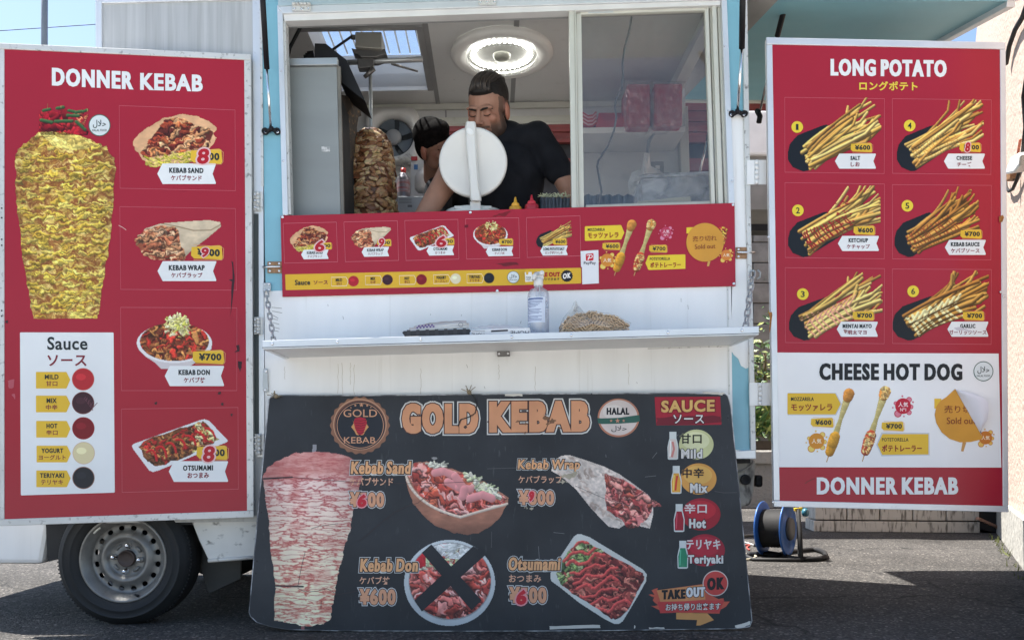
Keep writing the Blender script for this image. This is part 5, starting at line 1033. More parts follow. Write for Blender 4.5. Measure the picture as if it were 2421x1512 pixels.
# bowl with the black tape cross
cv = Cv(G1, 838, 960, 1345, 1440, 1.3); el = lambda rx, ry, cx=1090, cy=1200: ((cv.X-cx)/rx)**2 + ((cv.Y-cy)/ry)**2 < 1
cv.fill(el(250, 236), (196, 204, 208)); cv.mul(1.06 - .12 * (cv.Y - 960) / 480, el(250, 236)); m_ = el(222, 206, 1092, 1190); cv.fill(el(226, 212, 1092, 1192), (150, 150, 150)); cv.fill(m_, (150, 70, 70)); cv.chunks(m_, 260, 62, 17, PK + [(190, 110, 100), (150, 60, 56)], (-1, 1.4), .4)
cv.chunks(m_ & (cv.Y < 1130) & (cv.X < 1200), 70, 44, 6, [(206, 206, 186), (190, 206, 160)], (-1, 1.4), .3, .6); cv.chunks(el(150, 60, 1130, 1010) & m_, 40, 60, 12, [(196, 200, 200)], (-.5, .6), .2, 0); cv.chunks(m_ & (cv.X < 960) & (cv.Y < 1120), 14, 70, 22, [(186, 40, 50)], (-.9, -.5), .2, 0)
p.picture(cv)
for a in ([(938,1036),(990,990),(1264,1295),(1210,1350)], [(1218,1000),(1290,1044),(938,1356),(898,1296)]): slab('tape_strip', G1.pts(a), GB, .0022 + .0006 * (a[0][0] > 1000), .0004, mat('black_tape', (.02, .021, .024), .6, var=.2), gbt)
# big tray
cv = Cv(G2, 335, 925, 878, 1430, 1.3); rr = [(342,1165),(345,1130),(400,1050),(470,945),(490,932),(510,932),(560,950),(800,1095),(850,1125),(870,1150),(868,1190),(830,1260),(740,1410),(720,1424),(690,1424),(640,1400),(500,1310),(400,1230),(345,1190)]
m_ = cv.mask(rr); cv.fill(m_, (206, 210, 206)); inn = [(470 + .0, 972)]; me_ = cv.mask(wob([(372,1150),(400,1090),(440,1030),(490,972),(540,972),(640,1030),(780,1110),(850,1150),(856,1180),(820,1250),(760,1350),(715,1398),(680,1398),(600,1340),(480,1270),(400,1210)], 5, 4, 6))
cv.fill(me_, (110, 50, 50)); cv.chunks(me_, 300, 58, 11, [(150, 70, 64), (176, 90, 80), (126, 52, 50), (196, 120, 104), (100, 40, 42)], (-.5, 1.3), .45)
lt = me_ & (cv.Y + .8 * (cv.X - 370) < 1240); cv.chunks(lt, 110, 36, 9, [(110, 140, 80), (140, 166, 100), (86, 110, 70), (176, 190, 140)], (-1.4, 1.4), .4)
for i in range(9):
    x0 = 400 + i*18; y0 = 1020 + i*44; cv.curve([(x0 + 16*k*1.05, y0 - 5*k + (10 + 4*(i % 3))*math.sin(k*.75 + i*1.9) + 5*math.sin(k*1.7 + i)) for k in range(15 - (i*5) % 4)], 7.5 + (i % 3), (206, 84, 80), .35, me_)
p.picture(cv)
# halal medal
p.piece('halal_badge').ell(G2, 715, 300, 114, 105, (176, 120, 96), 3, 48).ell(G2, 715, 299, 104, 96, (206, 196, 192), 3.6, 48).ell(G2, 690, 270, 60, 40, (216, 210, 206), 4)
p.poly(G2, [(600,300),(620,303),(715,300),(828,284),(832,318),(810,326),(715,332),(625,334),(604,330)], (46, 92, 80), 4.6)
p.text(G2, 'HALAL', 712, 264, 124, 38, (26, 26, 28), .07).text(G2, 'ﻝﻼﺣ', 718, 360, 84, 34, (26, 30, 30), .01)
for x, r_ in ((675, 9), (710, 14), (743, 9)): star(G2, x, 316, r_, (196, 140, 116), 6)
# sauce column
p.piece('sauce_heading').poly(G2, [(912,187),(1270,184),(1277,338),(921,340)], (160, 28, 48), 3).poly(G2, wob([(925,300),(1100,292),(1270,290),(1275,330),(922,334)], 6, 4, 3), (110, 20, 36), 3.6)
p.text(G2, 'SAUCE', 1094, 236, 292, 66, (214, 176, 106), .06, -.02, 8, [(.06, (120, 20, 34))]).text(G2, 'ソース', 1098, 307, 168, 48, (222, 222, 222), .02, 0, 8, [(.05, (30, 24, 28))])
for cx, cy, rx, ry, c1, c2, a, wa2, b_, wb3, tc, tb, bxx, byy, bc in ((1140, 446, 94, 82, (196, 200, 150), (214, 218, 176), '甘口', 118, 'Mild', 116, (26, 26, 30), (26, 30, 34), 1012, 450, (206, 196, 190)), (1152, 633, 98, 85, (206, 150, 74), (214, 170, 90), '中辛', 118, 'Mix', 96, (26, 26, 30), (26, 30, 34), 1030, 636, (214, 160, 60)),
        (1166, 826, 106, 88, (150, 24, 42), (176, 34, 50), '辛口', 122, 'Hot', 92, (214, 206, 206), (40, 20, 30), 1046, 844, (150, 24, 44)), (1188, 1022, 108, 88, (150, 26, 48), (170, 34, 56), 'テリヤキ', 188, 'Teriyaki', 194, (214, 206, 206), (30, 30, 36), 1066, 1044, (40, 130, 96))):
    p.piece('sauce_badge').ell(G2, cx, cy, rx, ry, c1, 3, 40).ell(G2, cx - 4, cy - ry*.25, rx*.8, ry*.6, c2, 3.6, 32)
    p.text(G2, a, cx - (30 if len(a) < 3 else 10), cy - 32, wa2, 54, tc, .035, 0, 8, [(.02, c1)]).text(G2, b_, cx + (-25 if b_ == 'Mild' else 2 if b_ != 'Hot' else -20), cy + 50 + (6 if 'r' in b_ else 0), wb3, 52 if b_ != 'Teriyaki' else 60, (212, 212, 210), .06, 0, 8, [(.05, tb)])
    x, y = bxx, byy; p.piece('bottle_picture').poly(G2, [(x-28,y+74),(x-30,y+10),(x-24,y-20),(x-19,y-38),(x-19,y-74),(x+19,y-74),(x+19,y-38),(x+24,y-20),(x+30,y+10),(x+28,y+74),(x+20,y+78),(x-22,y+78)], (200, 208, 208), 5)
    p.poly(G2, [(x-23,y+70),(x-25,y+12),(x-18,y-16),(x-14,y-34),(x+14,y-34),(x+18,y-16),(x+25,y+12),(x+23,y+70)], bc, 5.6).line(G2, [(x-12, y-24), (x-16, y+60)], 6, tuple(min(255, c + 50) for c in bc), 6.2)
    if b_ == 'Mix': p.line(G2, [(x-4, y+60), (x, y+16), (x+6, y-20)], 10, (196, 50, 40), 6.4)
    if b_ == 'Mild': p.line(G2, [(x-6, y+64), (x+6, y+20), (x-2, y-20)], 12, (196, 130, 124), 6.4)
fl_ = [(878,1262),(910,1264),(895,1240),(930,1228),(924,1240),(1180,1208),(1190,1250),(1262,1290),(1290,1282),(1285,1300),(1322,1300),(1300,1330),(1270,1345),(1266,1366),(1130,1362),(1060,1365),(1040,1362),(940,1366),(946,1352),(894,1326),(930,1322),(900,1296),(910,1280)]
p.piece('take_out_badge').poly(G2, wob(fl_, 2, 2, 2), (196, 90, 70), 3).poly(G2, [(924,1240),(1180,1208),(1190,1290),(946,1310)], (206, 140, 90), 3.6).poly(G2, [(1030,1362),(1200,1366),(1236,1402),(1160,1432),(1140,1432),(1144,1402),(1030,1398)], (206, 150, 90), 3).poly(G2, wob([(930,1300),(1290,1296),(1268,1360),(942,1362)], 3, 3, 8), (196, 66, 66), 4)
p.ell(G2, 1244, 1202, 70, 70, (206, 196, 190), 4.6).ell(G2, 1244, 1202, 65, 65, (196, 70, 66), 5.2).text(G2, 'OK', 1246, 1204, 96, 68, (26, 24, 28), .08, -.06, 7)
p.text(G2, 'TAKE', 1016, 1262, 130, 52, (24, 24, 28), .085, -.04, 7).text(G2, 'OUT', 1136, 1250, 104, 54, (220, 220, 220), .08, -.04, 8, [(.05, (24, 24, 28))]).text(G2, 'お持ち帰り出来ます', 1122, 1330, 300, 38, (224, 220, 214), .02, -.02, 8, [(.05, (60, 20, 24))])
p.flush()
# twine knots on the board's upper edge
for (z, x, y, sd_) in ((G1, 1196, 160, 5), (G1, 142, 182, 8)):
    kt = MB(); r = random.Random(sd_); c = GB.at(*z(x, y), .006)
    for k in range(9): d = Vector((r.uniform(-1, 1), -.2, r.uniform(-.2, 1))).normalized() * r.uniform(.014, .034); kt.tube([c, c + d*.6 + Vector((0, -.004, 0)), c + d], .0016, 5)
    kt.ball(c, .009); ob('twine_knot', kt, mat('twine', (.25, .2, .13), .9), gbt)
ob('string', MB().tube([GB.at(*G1(x, y), .004) for x, y in ((1196,160),(1225,185),(1238,230),(1230,275),(1190,298),(1150,310),(1135,345))], .002, 6), MATTEB, gbt)

# ------------------------------------------------------------------ inside the truck
def IN(u, v, dep): return FR.at(u, v, -dep)
zco = IN(1100, 530, .2).z - .02                       # top of the inner counter, a little below the sill
cz = 1.47
cnt = MB(); x0_, x1_ = loc(660, 500)[0], loc(1760, 500)[0]
ob('counter', MB().prism([Vector((x0_*1.0, D+.06, cz)), Vector((x1_, D+.08, cz)), Vector((x1_, D+.56, cz)), Vector((x0_, D+.54, cz))], (0, 0, -.03)), STEEL, truck)
ob('rear_counter', MB().prism([Vector((-.9, D+1.0, 1.35)), Vector((.9, D+1.0, 1.35)), Vector((.9, D+1.36, 1.35)), Vector((-.9, D+1.36, 1.35))], (0, 0, -.03)), STEEL, truck)

# grill on the left
gr = thing('kebab_grill', (-.75, D+.5, cz), 'tall grey steel vertical grill body beside the kebab spit', 'grill')
gx0, gx1 = loc(640, 300, .1)[0], loc(800, 300, .1)[0]; gz1 = loc(740, 158, .1)[2]
gzb = cz - CH
side = MB(); TB(side, gx0, gx1, .1, .115, gzb, gz1); ob('side_panel', side, mat('grill_grey', (.27, .285, .28), .45, .15, var=.08, vs=(2, 2, 6)), gr, bevel=.002)
ob('grill_body', TB(MB(), gx0, gx1-.03, .116, .5, gzb, gz1-.01), DSTEEL, gr)
ob('top_lip', TB(MB(), gx0, gx1+.006, .085, .12, gz1+.001, gz1+.03), STEEL, gr, bevel=.002)
ob('edge_strip', TB(MB(), gx1+.001, gx1+.014, .1, .118, gzb, gz1), mat('tarnished', (.2, .18, .15), .5, .5, var=.3), gr)
ob('burner_recess', TB(MB(), gx1-.028, gx1+.01, .13, .5, gzb, gz1-.12), MATTEB, gr)
CHAR = mat('charred_steel', (.05, .038, .03), .7, var=.5, vs=(18, 18, 18), dirt=.9, dcol=(.25, .14, .06), ds=(40, 40, 60), dth=.56)
ob('burner_screen', MB().prism([IN(805, 224, .2), IN(852, 232, .44), IN(852, 268, .44), IN(842, 272, .42), IN(838, 508, .44), IN(806, 508, .2)], dd * .03), CHAR, gr)
ob('hood', MB().prism([IN(*Z3(350, 290), .16), IN(*Z3(425, 292), .16), IN(*Z3(565, 402), .16), IN(*Z3(692, 682), .16), IN(*Z3(520, 548), .16), IN(*Z3(500, 430), .16), IN(*Z3(350, 430), .16)], dd * .2), BLACK, gr, bevel=.003)
for k in range(3): ob('gas_knob', MB().tube([IN(728 - k*4, 132 + k*4, .3), IN(742 - k*4, 130 + k*4, .3)], .018, 10), BLACK, gr)
ob('gas_hose', MB().tube([IN(677, 150, .25), IN(686, 112, .28), IN(712, 62, .3), IN(716, 40, .3)], .008, 8), CABLE, gr)
ob('power_lead', MB().tube([IN(786, 118, .4), IN(812, 100, .4), IN(832, 86, .4)], .006, 8), CABLE, gr)
ob('worn_sticker', MB().prism([IN(*Z3(396, 985), .0985), IN(*Z3(452, 983), .0985), IN(*Z3(453, 1018), .0985), IN(*Z3(398, 1020), .0985)], dd * .0008), mat('worn_paper', (.6, .6, .6), .8, dirt=.9, dcol=(.3, .31, .31), ds=(90, 90, 90), dth=.45), gr)
# motor and spit hanging over the meat
mo = thing('spit_motor', IN(877, 100, .5), 'steel motor box and bracket that turn the kebab spit from above', 'motor')
ob('motor_box', MB().prism([IN(*Z3(*q), .42) for q in ((622, 214), (800, 214), (802, 330), (624, 318))], dd * .14), mat('motor_box_grey', (.3, .29, .26), .45, .4, var=.06), mo, bevel=.004)
ob('motor_flange', MB().prism([IN(*Z3(*q), .44) for q in ((596, 322), (640, 334), (800, 334), (822, 326), (838, 372), (815, 366), (760, 384), (660, 384), (640, 362), (612, 356))], dd * .09), DSTEEL, mo, bevel=.003)
ob('cross_bar', MB().tube([IN(*Z3(572, 418), .48), IN(*Z3(1076, 398), .48)], .0145, 4), STEEL, mo)
ob('bar_clamp', MB().prism([IN(*Z3(*q), .455) for q in ((636, 392), (742, 388), (744, 452), (640, 456))], dd * .05), DSTEEL, mo, bevel=.003)
ob('wing_screw', MB().tube([IN(*Z3(748, 460), .46), IN(*Z3(685, 520), .46)], [.014, .009], 8), DSTEEL, mo)
ob('stay', MB().tube([IN(*Z3(870, 430), .6), IN(*Z3(1040, 478), .9)], .006, 6), DSTEEL, mo)
ob('cable_gland', MB().tube([IN(*Z3(596, 250), .46), IN(*Z3(622, 252), .46)], .011, 10), DSTEEL, mo)
km = thing('kebab_spit', IN(877, 520, .5), 'stack of grilled kebab meat turning on an upright spit in the window', 'kebab')
zb = IN(877, 512, .5).z - .12; ztop = IN(877, 302, .5).z; mx, my = IN(877, 400, .5).x, IN(877, 400, .5).y
MEAT = mat('grilled_meat', (1, 1, 1), .4, var=.3, vs=(45, 45, 110), attr=True, bump=.7, bs=70, dirt=.85, dcol=(.08, .027, .011), ds=(38, 38, 60), dth=.5)
prof = [(.0, 1), (.03, .985), (.062, .94), (.088, .86), (.1, .76), (.112, .6), (.116, .4), (.117, .2), (.115, .0)]
core = MB().lathe([(r_ * .94, zb + (ztop - zb) * h) for r_, h in reversed(prof)], (mx, my, 0), (0, 0, 1), 40, col=(.11, .045, .02)); ob('meat_core', core, MEAT, km)
ob('spit_rod', MB().tube([(mx, my, zb - .02), (mx, my, ztop + .03), IN(*Z3(722, 330), .5)], [.008, .008, .0095], 10), STEEL, km)
ob('drip_pan', MB().lathe([(.02, zb-.03), (.16, zb-.03), (.17, zb-.005), (.165, zb-.005), (.155, zb-.022), (.001, zb-.022)], (mx, my, 0), (0, 0, 1), 32), STEEL, km)
sl_me = []; r = random.Random(5)
for k in range(14):
    mb = MB(); n_ = 15; L_ = r.uniform(.044, .072); H_ = L_ * r.uniform(.34, .58); t_ = .003; base_c = [(.46, .3, .14), (.36, .2, .09), (.52, .38, .21), (.28, .13, .055), (.4, .27, .15), (.18, .07, .03)][k % 6]
    if k > 9: base_c = (.22, .09, .035)
    ring = [(L_*.5*math.cos(a)*(1 + r.uniform(-.24, .2)), H_*.5*math.sin(a)*(1 + r.uniform(-.34, .3))) for a in [2*math.pi*i/n_ for i in range(n_)]]
    vs = [(0, -t_ * 1.3, 0)] + [(x*.84, -t_ * r.uniform(.5, 1.7), y*.84) for x, y in ring] + [(x, -t_*.1, y) for x, y in ring] + [(x*.9, t_, y*.9) for x, y in ring]
    cs = [base_c] + [tuple(c*r.uniform(.8, 1.15) for c in base_c) for _ in ring] + [tuple(c*r.uniform(.3, .6) for c in base_c)for _ in ring] + [(.05, .02, .01) for _ in ring]
    fs = [(0, 1 + i, 1 + (i+1) % n_) for i in range(n_)]
    for q in (0, 1): fs += [(1+q*n_+i, 1+(q+1)*n_+i, 1+(q+1)*n_+(i+1) % n_, 1+q*n_+(i+1) % n_) for i in range(n_)]
    mb.v = vs; mb.f = fs; mb.c = cs; mb.sm = [True]*len(fs); sl_me.append(mb.mesh('meat_slice', MEAT))
ph = [p_[1] for p_ in reversed(prof)]; pr_ = [p_[0] for p_ in reversed(prof)]
for j in range(292):
    h = .01 + .95 * max(0, j + r.uniform(-.8, .8)) / 292; h = min(max(h, .0), .965); a = -math.pi * ((j * .618034 + r.uniform(-.06, .06)) % 1.0) * 1.1 + .08 * math.pi
    rad = float(np.interp(h, ph, pr_)); sl_ = (np.interp(h+.03, ph, pr_) - np.interp(h-.03, ph, pr_)) / (.06 * (ztop - zb))
    o = link('meat_slice', sl_me[r.randrange(10) if h < .86 or r.random() < .3 else 10 + r.randrange(4)], km); rr_ = rad * r.uniform(.955, 1.015)
    o.matrix_parent_inverse = Matrix.Translation(-km.location)
    o.matrix_basis = Matrix.Translation((mx + rr_*math.cos(a), my + rr_*math.sin(a), zb + (ztop-zb)*h)) @ Matrix.Rotation(a + math.pi/2 + R(r.uniform(-12, 12)), 4, 'Z') @ Matrix.Rotation(math.atan(sl_)*.9 + R(r.uniform(-4, 14)), 4, 'X') @ Matrix.Rotation(R(r.uniform(-35, 35)), 4, 'Y') @ Matrix.Scale(r.uniform(.75, 1.2) * min(1, .35 + rad * 7), 4)

# extractor fan on the back wall
fc = IN(*Z3(880, 912), BW - .04)
fan = thing('extractor_fan', fc, 'white square extractor fan with grey blades on the back wall', 'fan')
f0, f1 = loc(*Z3(690, 725), BW-.06), loc(*Z3(1058, 1088), BW-.06)
cx_, cz_ = (loc(*Z3(878, 915), BW-.06))[0], (loc(*Z3(878, 915), BW-.06))[2]; rh = .108
def ringplate(x0, x1, z0, z1, cx, cz2, rh, y, n=48):
    mb = MB(); a = []; b = []
    for k in range(n):
        t = 2*math.pi*k/n; c_, s2 = math.cos(t), math.sin(t); q = min((x1-cx)/c_ if c_ > 1e-6 else ((x0-cx)/c_ if c_ < -1e-6 else 9), (z1-cz2)/s2 if s2 > 1e-6 else ((z0-cz2)/s2 if s2 < -1e-6 else 9))
        q = min(q, 1.32 * min(x1-cx, cx-x0)); a.append(TL(cx + c_*q, y, cz2 + s2*q)); b.append(TL(cx + c_*rh*1.08, y - .012, cz2 + s2*rh*1.08))
    c2 = [TL(cx + math.cos(2*math.pi*k/n)*rh, y + .04, cz2 + math.sin(2*math.pi*k/n)*rh) for k in range(n)]; d2 = [p_ + dd*.045 for p_ in a]
    vs = d2 + a + b + c2; fs = []
    for q in range(3): fs += [(q*n+i, q*n+(i+1) % n, (q+1)*n+(i+1) % n, (q+1)*n+i) for i in range(n)]
    return mb.add(vs, fs, True)
ob('fan_housing', ringplate(f0[0], f1[0], f1[2], f0[2], cx_, cz_, rh, BW-.06), PLW, fan)
ob('fan_back', MB().lathe([(rh, 0), (.0003, .001)], TL(cx_, BW-.012, cz_), -dd, 40, caps=False), mat('fan_dark', (.035, .045, .055), .6), fan)
for k in range(5):
    th = 2*math.pi*k/5 + .5; mb = MB(); vs = []
    for i in range(7):
        for j in range(4): rr_ = .03 + .072*j/3; aa = th + (i/6 - .5) * (.75 + .25*j/3) + .25*j/3; vs.append(TL(cx_ + rr_*math.cos(aa), BW-.035 + .016*(i/6-.5), cz_ + rr_*math.sin(aa)))
    fs = [(i*4+j, i*4+j+1, i*4+j+5, i*4+j+4) for i in range(6) for j in range(3)]; ob('fan_blade', mb.add(vs, fs, True), mat('blade_grey', (.12, .145, .17), .4), fan)
ob('fan_hub', MB().lathe([(.044, 0), (.044, .018), (.036, .028), (.0003, .031)], TL(cx_, BW-.03, cz_), -dd, 28), mat('hub_grey', (.3, .31, .32), .4), fan)

# ceiling lamp (lit)
lcx, lcy = cl(1186, 119); lc = TL(lcx, lcy, zc)
lamp = thing('ceiling_lamp', lc, 'round lit ceiling lamp with a ring of white LEDs above the cook', 'lamp')
ob('lamp_base', MB().lathe([(.245, -.001), (.252, -.02), (.246, -.034), (.225, -.04), (.172, -.03), (.17, -.028)], lc, EZ, 64, caps=False), PLW, lamp)
lpm = emis('lamp_plate', (1, 1, .95), .03); lpm.node_tree.nodes['Principled BSDF'].inputs['Base Color'].default_value = (.22, .22, .2, 1)
ob('lamp_plate', MB().lathe([(.17, -.02), (.0003, -.019)], lc, EZ, 48, caps=False), lpm, lamp)
ob('lamp_rim', MB().lathe([(.172, -.028), (.176, -.05), (.166, -.056), (.158, -.05)], lc, EZ, 64, caps=False), glass('clear_rim', (.9, .9, .9), .25, .05), lamp)
LED = emis('led', (1, 1, .94), 16)
for k in range(34):
    t = 2*math.pi*k/34; c = lc + EX*.142*math.cos(t) + dd*.142*math.sin(t) - EZ*.026; o = MB().ball(c, (.008, .008, .006), nu=8, nv=5); ob('led', o, LED, lamp)
ob('led_ring', MB().lathe([(.135, -.022), (.15, -.0225)], lc, EZ, 48, caps=False), emis('led_ring', (1, 1, .94), .9), lamp)
ob('lamp_dome', MB().lathe([(.165, -.032), (.14, -.066), (.09, -.086), (.0003, -.093)], lc, EZ, 48, caps=False), glass('lamp_cover', (.97, .97, .96), .04, .2, .03), lamp)
ob('lamp_centre', MB().lathe([(.045, -.024), (.038, -.045), (.02, -.05), (.0003, -.05)], lc, EZ, 24, caps=False), mat('lamp_centre', (.25, .25, .22), .35, .6), lamp)

# hanging wire behind the right pane
ob('hanging_wire', MB().tube([IN(*Z4(x, y), .1) for x, y in ((551,100),(535,200),(500,330),(487,420),(492,520),(480,600),(442,670),(436,720),(446,790),(430,880),(390,980),(325,1080),(318,1120),(335,1220),(346,1290),(330,1350),(310,1400))], .0042, 8), mat('grey_wire', (.1, .1, .1), .6), label='thin grey wire dangling behind the right window pane', cat='wire')

# back shelf and what is on it
sh1 = loc(1377, 315, 1.08); sh2 = loc(1620, 303, 1.08)
ob('back_shelf', TB(MB(), sh1[0]-.02, sh2[0], 1.08, BW-.001, sh1[2]-.002, sh1[2]+.03), PLW, truck, bevel=.003)
ob('shelf_bracket', MB().tube([IN(*Z4(700, 890), 1.1), IN(*Z4(665, 950), 1.2), IN(*Z4(655, 1040), 1.3)], .011, 6), STEEL, truck)
def inbox(name, u0, v0, u1, v1, dep, th, m, lab, cat, group=None, bev=.004, inset=0):
    t = thing(name, IN((u0+u1)/2, v1, dep), lab, cat, group)
    pts = [(u0 + inset, v0), (u1 - inset, v0), (u1, v1), (u0, v1)]
    ob('body', MB().prism([IN(u, v, dep) for u, v in pts], dd * th), m, t, bevel=bev); return t
t = inbox('food_carton', 1409, 266, 1478, 302, 1.12, .14, REDP, 'red folded food carton between the tray stack and the bagged cartons', 'carton', inset=7)
ob('fold_line', MB().prism([IN(1416, 267, 1.1195), IN(1470, 267, 1.1195), IN(1462, 284, 1.1195), IN(1424, 284, 1.1195)], dd * -.001), mat('red_card_dark', (.3, .014, .02), .5), t)
ct = thing('carton_stack', IN(1395, 302, 1.15), 'stack of nested red paper trays at the left end of the back shelf', 'carton stack')
for k in range(7):
    y = 302 - k*4.2; ob('tray', MB().prism([IN(1372, y-10, 1.15), IN(1378, y-9, 1.15), IN(1390, y-1, 1.15), IN(1402, y-2, 1.15), IN(1411, y-11, 1.15), IN(1409, y-14, 1.15), IN(1401, y-6, 1.15), IN(1390, y-5, 1.15), IN(1379, y-12, 1.15)], dd * .12), REDP if k % 2 == 0 else mat('pale_card', (.6, .36, .34), .6), ct)
for i, (a, b, lab) in enumerate(((1478, 1541, 'left of two clear bags of red cartons on the back shelf'), (1543, 1617, 'right of two clear bags of red cartons on the back shelf'))):
    t = inbox('bagged_cartons', a+4, 197 - i, b-3, 299 - 3*i, 1.0, .2, REDP, lab, 'bag of cartons', 'clear bags of red cartons', .012)
    mb = MB(); nu_, nv_ = 14, 14; r = random.Random(20 + i)
    for jj in range(nv_ + 1):
        for ii in range(nu_ + 1):
            f, g_ = ii / nu_, jj / nv_; u = a - 3 + (b - a + 6) * f; v = 192 + 108 * min(g_ * 1.2, 1) + (max(0, g_ - .83) / .17) * (24 if not i else 20) * (.3 + .7 * math.sin(f * math.pi + i * .9)) ** 1
            mb.v.append(tuple(IN(u + r.uniform(-1, 1), v + r.uniform(-1, 1), .985 - .014 * abs(math.sin(7 * f + 5 * g_)) + r.uniform(-.008, .008)))); mb.c.append((1, 1, 1))
    for jj in range(nv_):
        for ii in range(nu_): k = jj*(nu_+1)+ii; mb.f.append((k, k+1, k+nu_+2, k+nu_+1)); mb.sm.append(False)
    ob('clear_bag', mb, CLEARP, t)
hb = thing('carrier_bag', IN(1525, 370, 1.1), 'crumpled white carrier bag hanging from the shelf bracket', 'bag')
mb = MB(); r = random.Random(31); outl_ = [(640,1030),(665,1032),(678,1110),(757,1160),(740,1195),(700,1180),(700,1230),(640,1300),(580,1345),(530,1290),(525,1235),(545,1165),(610,1130)]
cc = (635, 1190)
for ring_ in range(5):
    for x, y in outl_: f = 1 - ring_/5; mb.v.append(tuple(IN(*Z4(cc[0] + (x-cc[0])*f + r.uniform(-5, 5), cc[1] + (y-cc[1])*f + r.uniform(-5, 5)), 1.12 - .02*ring_ + r.uniform(-.02, .02)))); mb.c.append((1, 1, 1))
mb.v.append(tuple(IN(*Z4(*cc), 1.02))); mb.c.append((1, 1, 1)); n_ = len(outl_)
for q in range(4):
    for i in range(n_): mb.f.append((q*n_+i, q*n_+(i+1) % n_, (q+1)*n_+(i+1) % n_, (q+1)*n_+i)); mb.sm.append(False)
for i in range(n_): mb.f.append((4*n_+i, 4*n_+(i+1) % n_, 5*n_)); mb.sm.append(False)
ob('bag_body', mb, mat('bag_white', (.66, .66, .64), .4, var=.1), hb)
ol = thing('wall_socket', IN(1555, 398, BW), 'grey double power socket on the back wall behind the carrier bag', 'socket')
ob('plate', MB().prism([IN(*Z4(*q), BW-.012) for q in ((682, 1085), (766, 1084), (767, 1182), (684, 1182))], dd * .012), mat('plate_grey', (.22, .22, .21), .5), ol, bevel=.003)
for yy in (1112, 1142): ob('outlet', MB().prism([IN(*Z4(*q), BW-.015) for q in ((710, yy), (738, yy), (738, yy+22), (710, yy+22))], dd * .003), PLW, ol)
# clear tub with pale contents, liner trays with cabbage
tb = thing('clear_tub', IN(1592, 480, .3), 'translucent plastic tub standing behind the right pane', 'tub')
ob('tub_wall', MB().prism([IN(1514, 420, .3), IN(1686, 410, .3), IN(1686, 500, .3), IN(1522, 505, .3)], dd * .22), glass('tub_plastic', (.75, .76, .76), .08, .25, .5), tb, bevel=.01)
ob('tub_rim', MB().tube([IN(1511, 419, .3), IN(1690, 411, .3), IN(1690, 408, .52), IN(1530, 413, .52)], .006, 8, closed=True), glass('tub_rim', (.7, .72, .72), .15, .2, .6), tb)
cb2 = thing('cream_block', IN(1560, 480, .1), 'pale cream slab of wrapped food in front of the clear tub', 'food')
ob('slab', MB().prism([IN(*Z4(*q), .1) for q in ((590, 1350), (700, 1342), (800, 1330), (945, 1318), (950, 1362), (900, 1400), (590, 1400))], dd * .12), mat('cream_food', (.5, .47, .36), .6), cb2, bevel=.004)
def liner(u0, u1, v0, v1, dep, lab, seed, th=.2):
    t = thing('lined_tray', IN((u0+u1)/2, v1, dep), lab, 'tray', 'trays lined with dark film'); r = random.Random(seed); n_ = 40; mb = MB()
    top = [IN(u0 + (u1-u0)*i/n_, v0 + 2*math.sin(i*.8+seed) + r.uniform(-1, 1), dep + .01*math.sin(i*1.3)) for i in range(n_+1)]
    bot = [IN(u0 + 2 + (u1-u0-4)*i/n_, v1 + 30, dep + .006*math.sin(i*1.9) + .01) for i in range(n_+1)]
    back = [p_ + dd*th for p_ in top]; vs = bot + top + back; m_ = n_ + 1
    mb.add(vs, [(q*m_+i, q*m_+i+1, (q+1)*m_+i+1, (q+1)*m_+i) for q in range(2) for i in range(n_)], True); ob('film_front', mb, mat('dark_film', (.09, .105, .13), .3, var=.25, vs=(25, 25, 3), spec=.6), t)
    ob('tray_box', MB().prism([IN(u0+3, v0+4, dep+.03), IN(u1-3, v0+4, dep+.03), IN(u1-3, v1+30, dep+.03), IN(u0+3, v1+30, dep+.03)], dd * th), mat('film_inner', (.05, .06, .075), .4), t)
    return t
l1 = liner(1277, 1348, 467, 490, .12, 'tray of shredded cabbage lined with dark film, left of the window bar', 3)
mb = MB(); r = random.Random(2)
for k in range(70):
    p0 = IN(r.uniform(1280, 1346), 466, r.uniform(.16, .3)); d = Vector((r.uniform(-.03, .03), r.uniform(-.01, .01), r.uniform(.0, .02))); mb.tube([p0, p0 + d*.5 + Vector((0, 0, .004)), p0 + d], .0012, 4)
for u, v in ((1281, 458), (1309, 462), (1326, 458), (1336, 452)): mb.tube([IN(u, 467, .16), IN(u+3, (v+467)/2, .16), IN(u+r.uniform(-3, 9), v, .16)], .0014, 4)
ob('shredded_cabbage', mb, mat('cabbage', (.6, .62, .4), .5), l1, kind='stuff')
liner(1379, 1500, 461, 488, .12, 'tray lined with dark film behind the right pane', 8)

# items against the back wall beside the spit
sp = IN(*Z3(945, 1200), .9); bx_ = lambda x0, y0, x1, y1, dep, th, name, m, par: ob(name, MB().prism([IN(*Z3(*q), dep) for q in ((x0, y0), (x1, y0), (x1, y1), (x0, y1))], dd * th), m, par, bevel=.003)
ca_ = thing('gas_canister', IN(950, 465, .85), 'grey spray canister with a red cap beside the kebab meat', 'canister'); q0 = IN(*Z3(948, 1330), .85); sc_ = (IN(*Z3(993, 1330), .85).x - q0.x)
zz = lambda y: IN(*Z3(948, y), .85).z
ob('can_body', MB().lathe([(sc_*.95, zz(1480)), (sc_, zz(1470)), (sc_, zz(1205)), (sc_*.9, zz(1195)), (sc_*.62, zz(1172)), (sc_*.6, zz(1168)), (.001, zz(1168))], (q0.x, q0.y, 0), (0, 0, 1), 24), mat('can_grey', (.2, .19, .22), .35, .5), ca_)
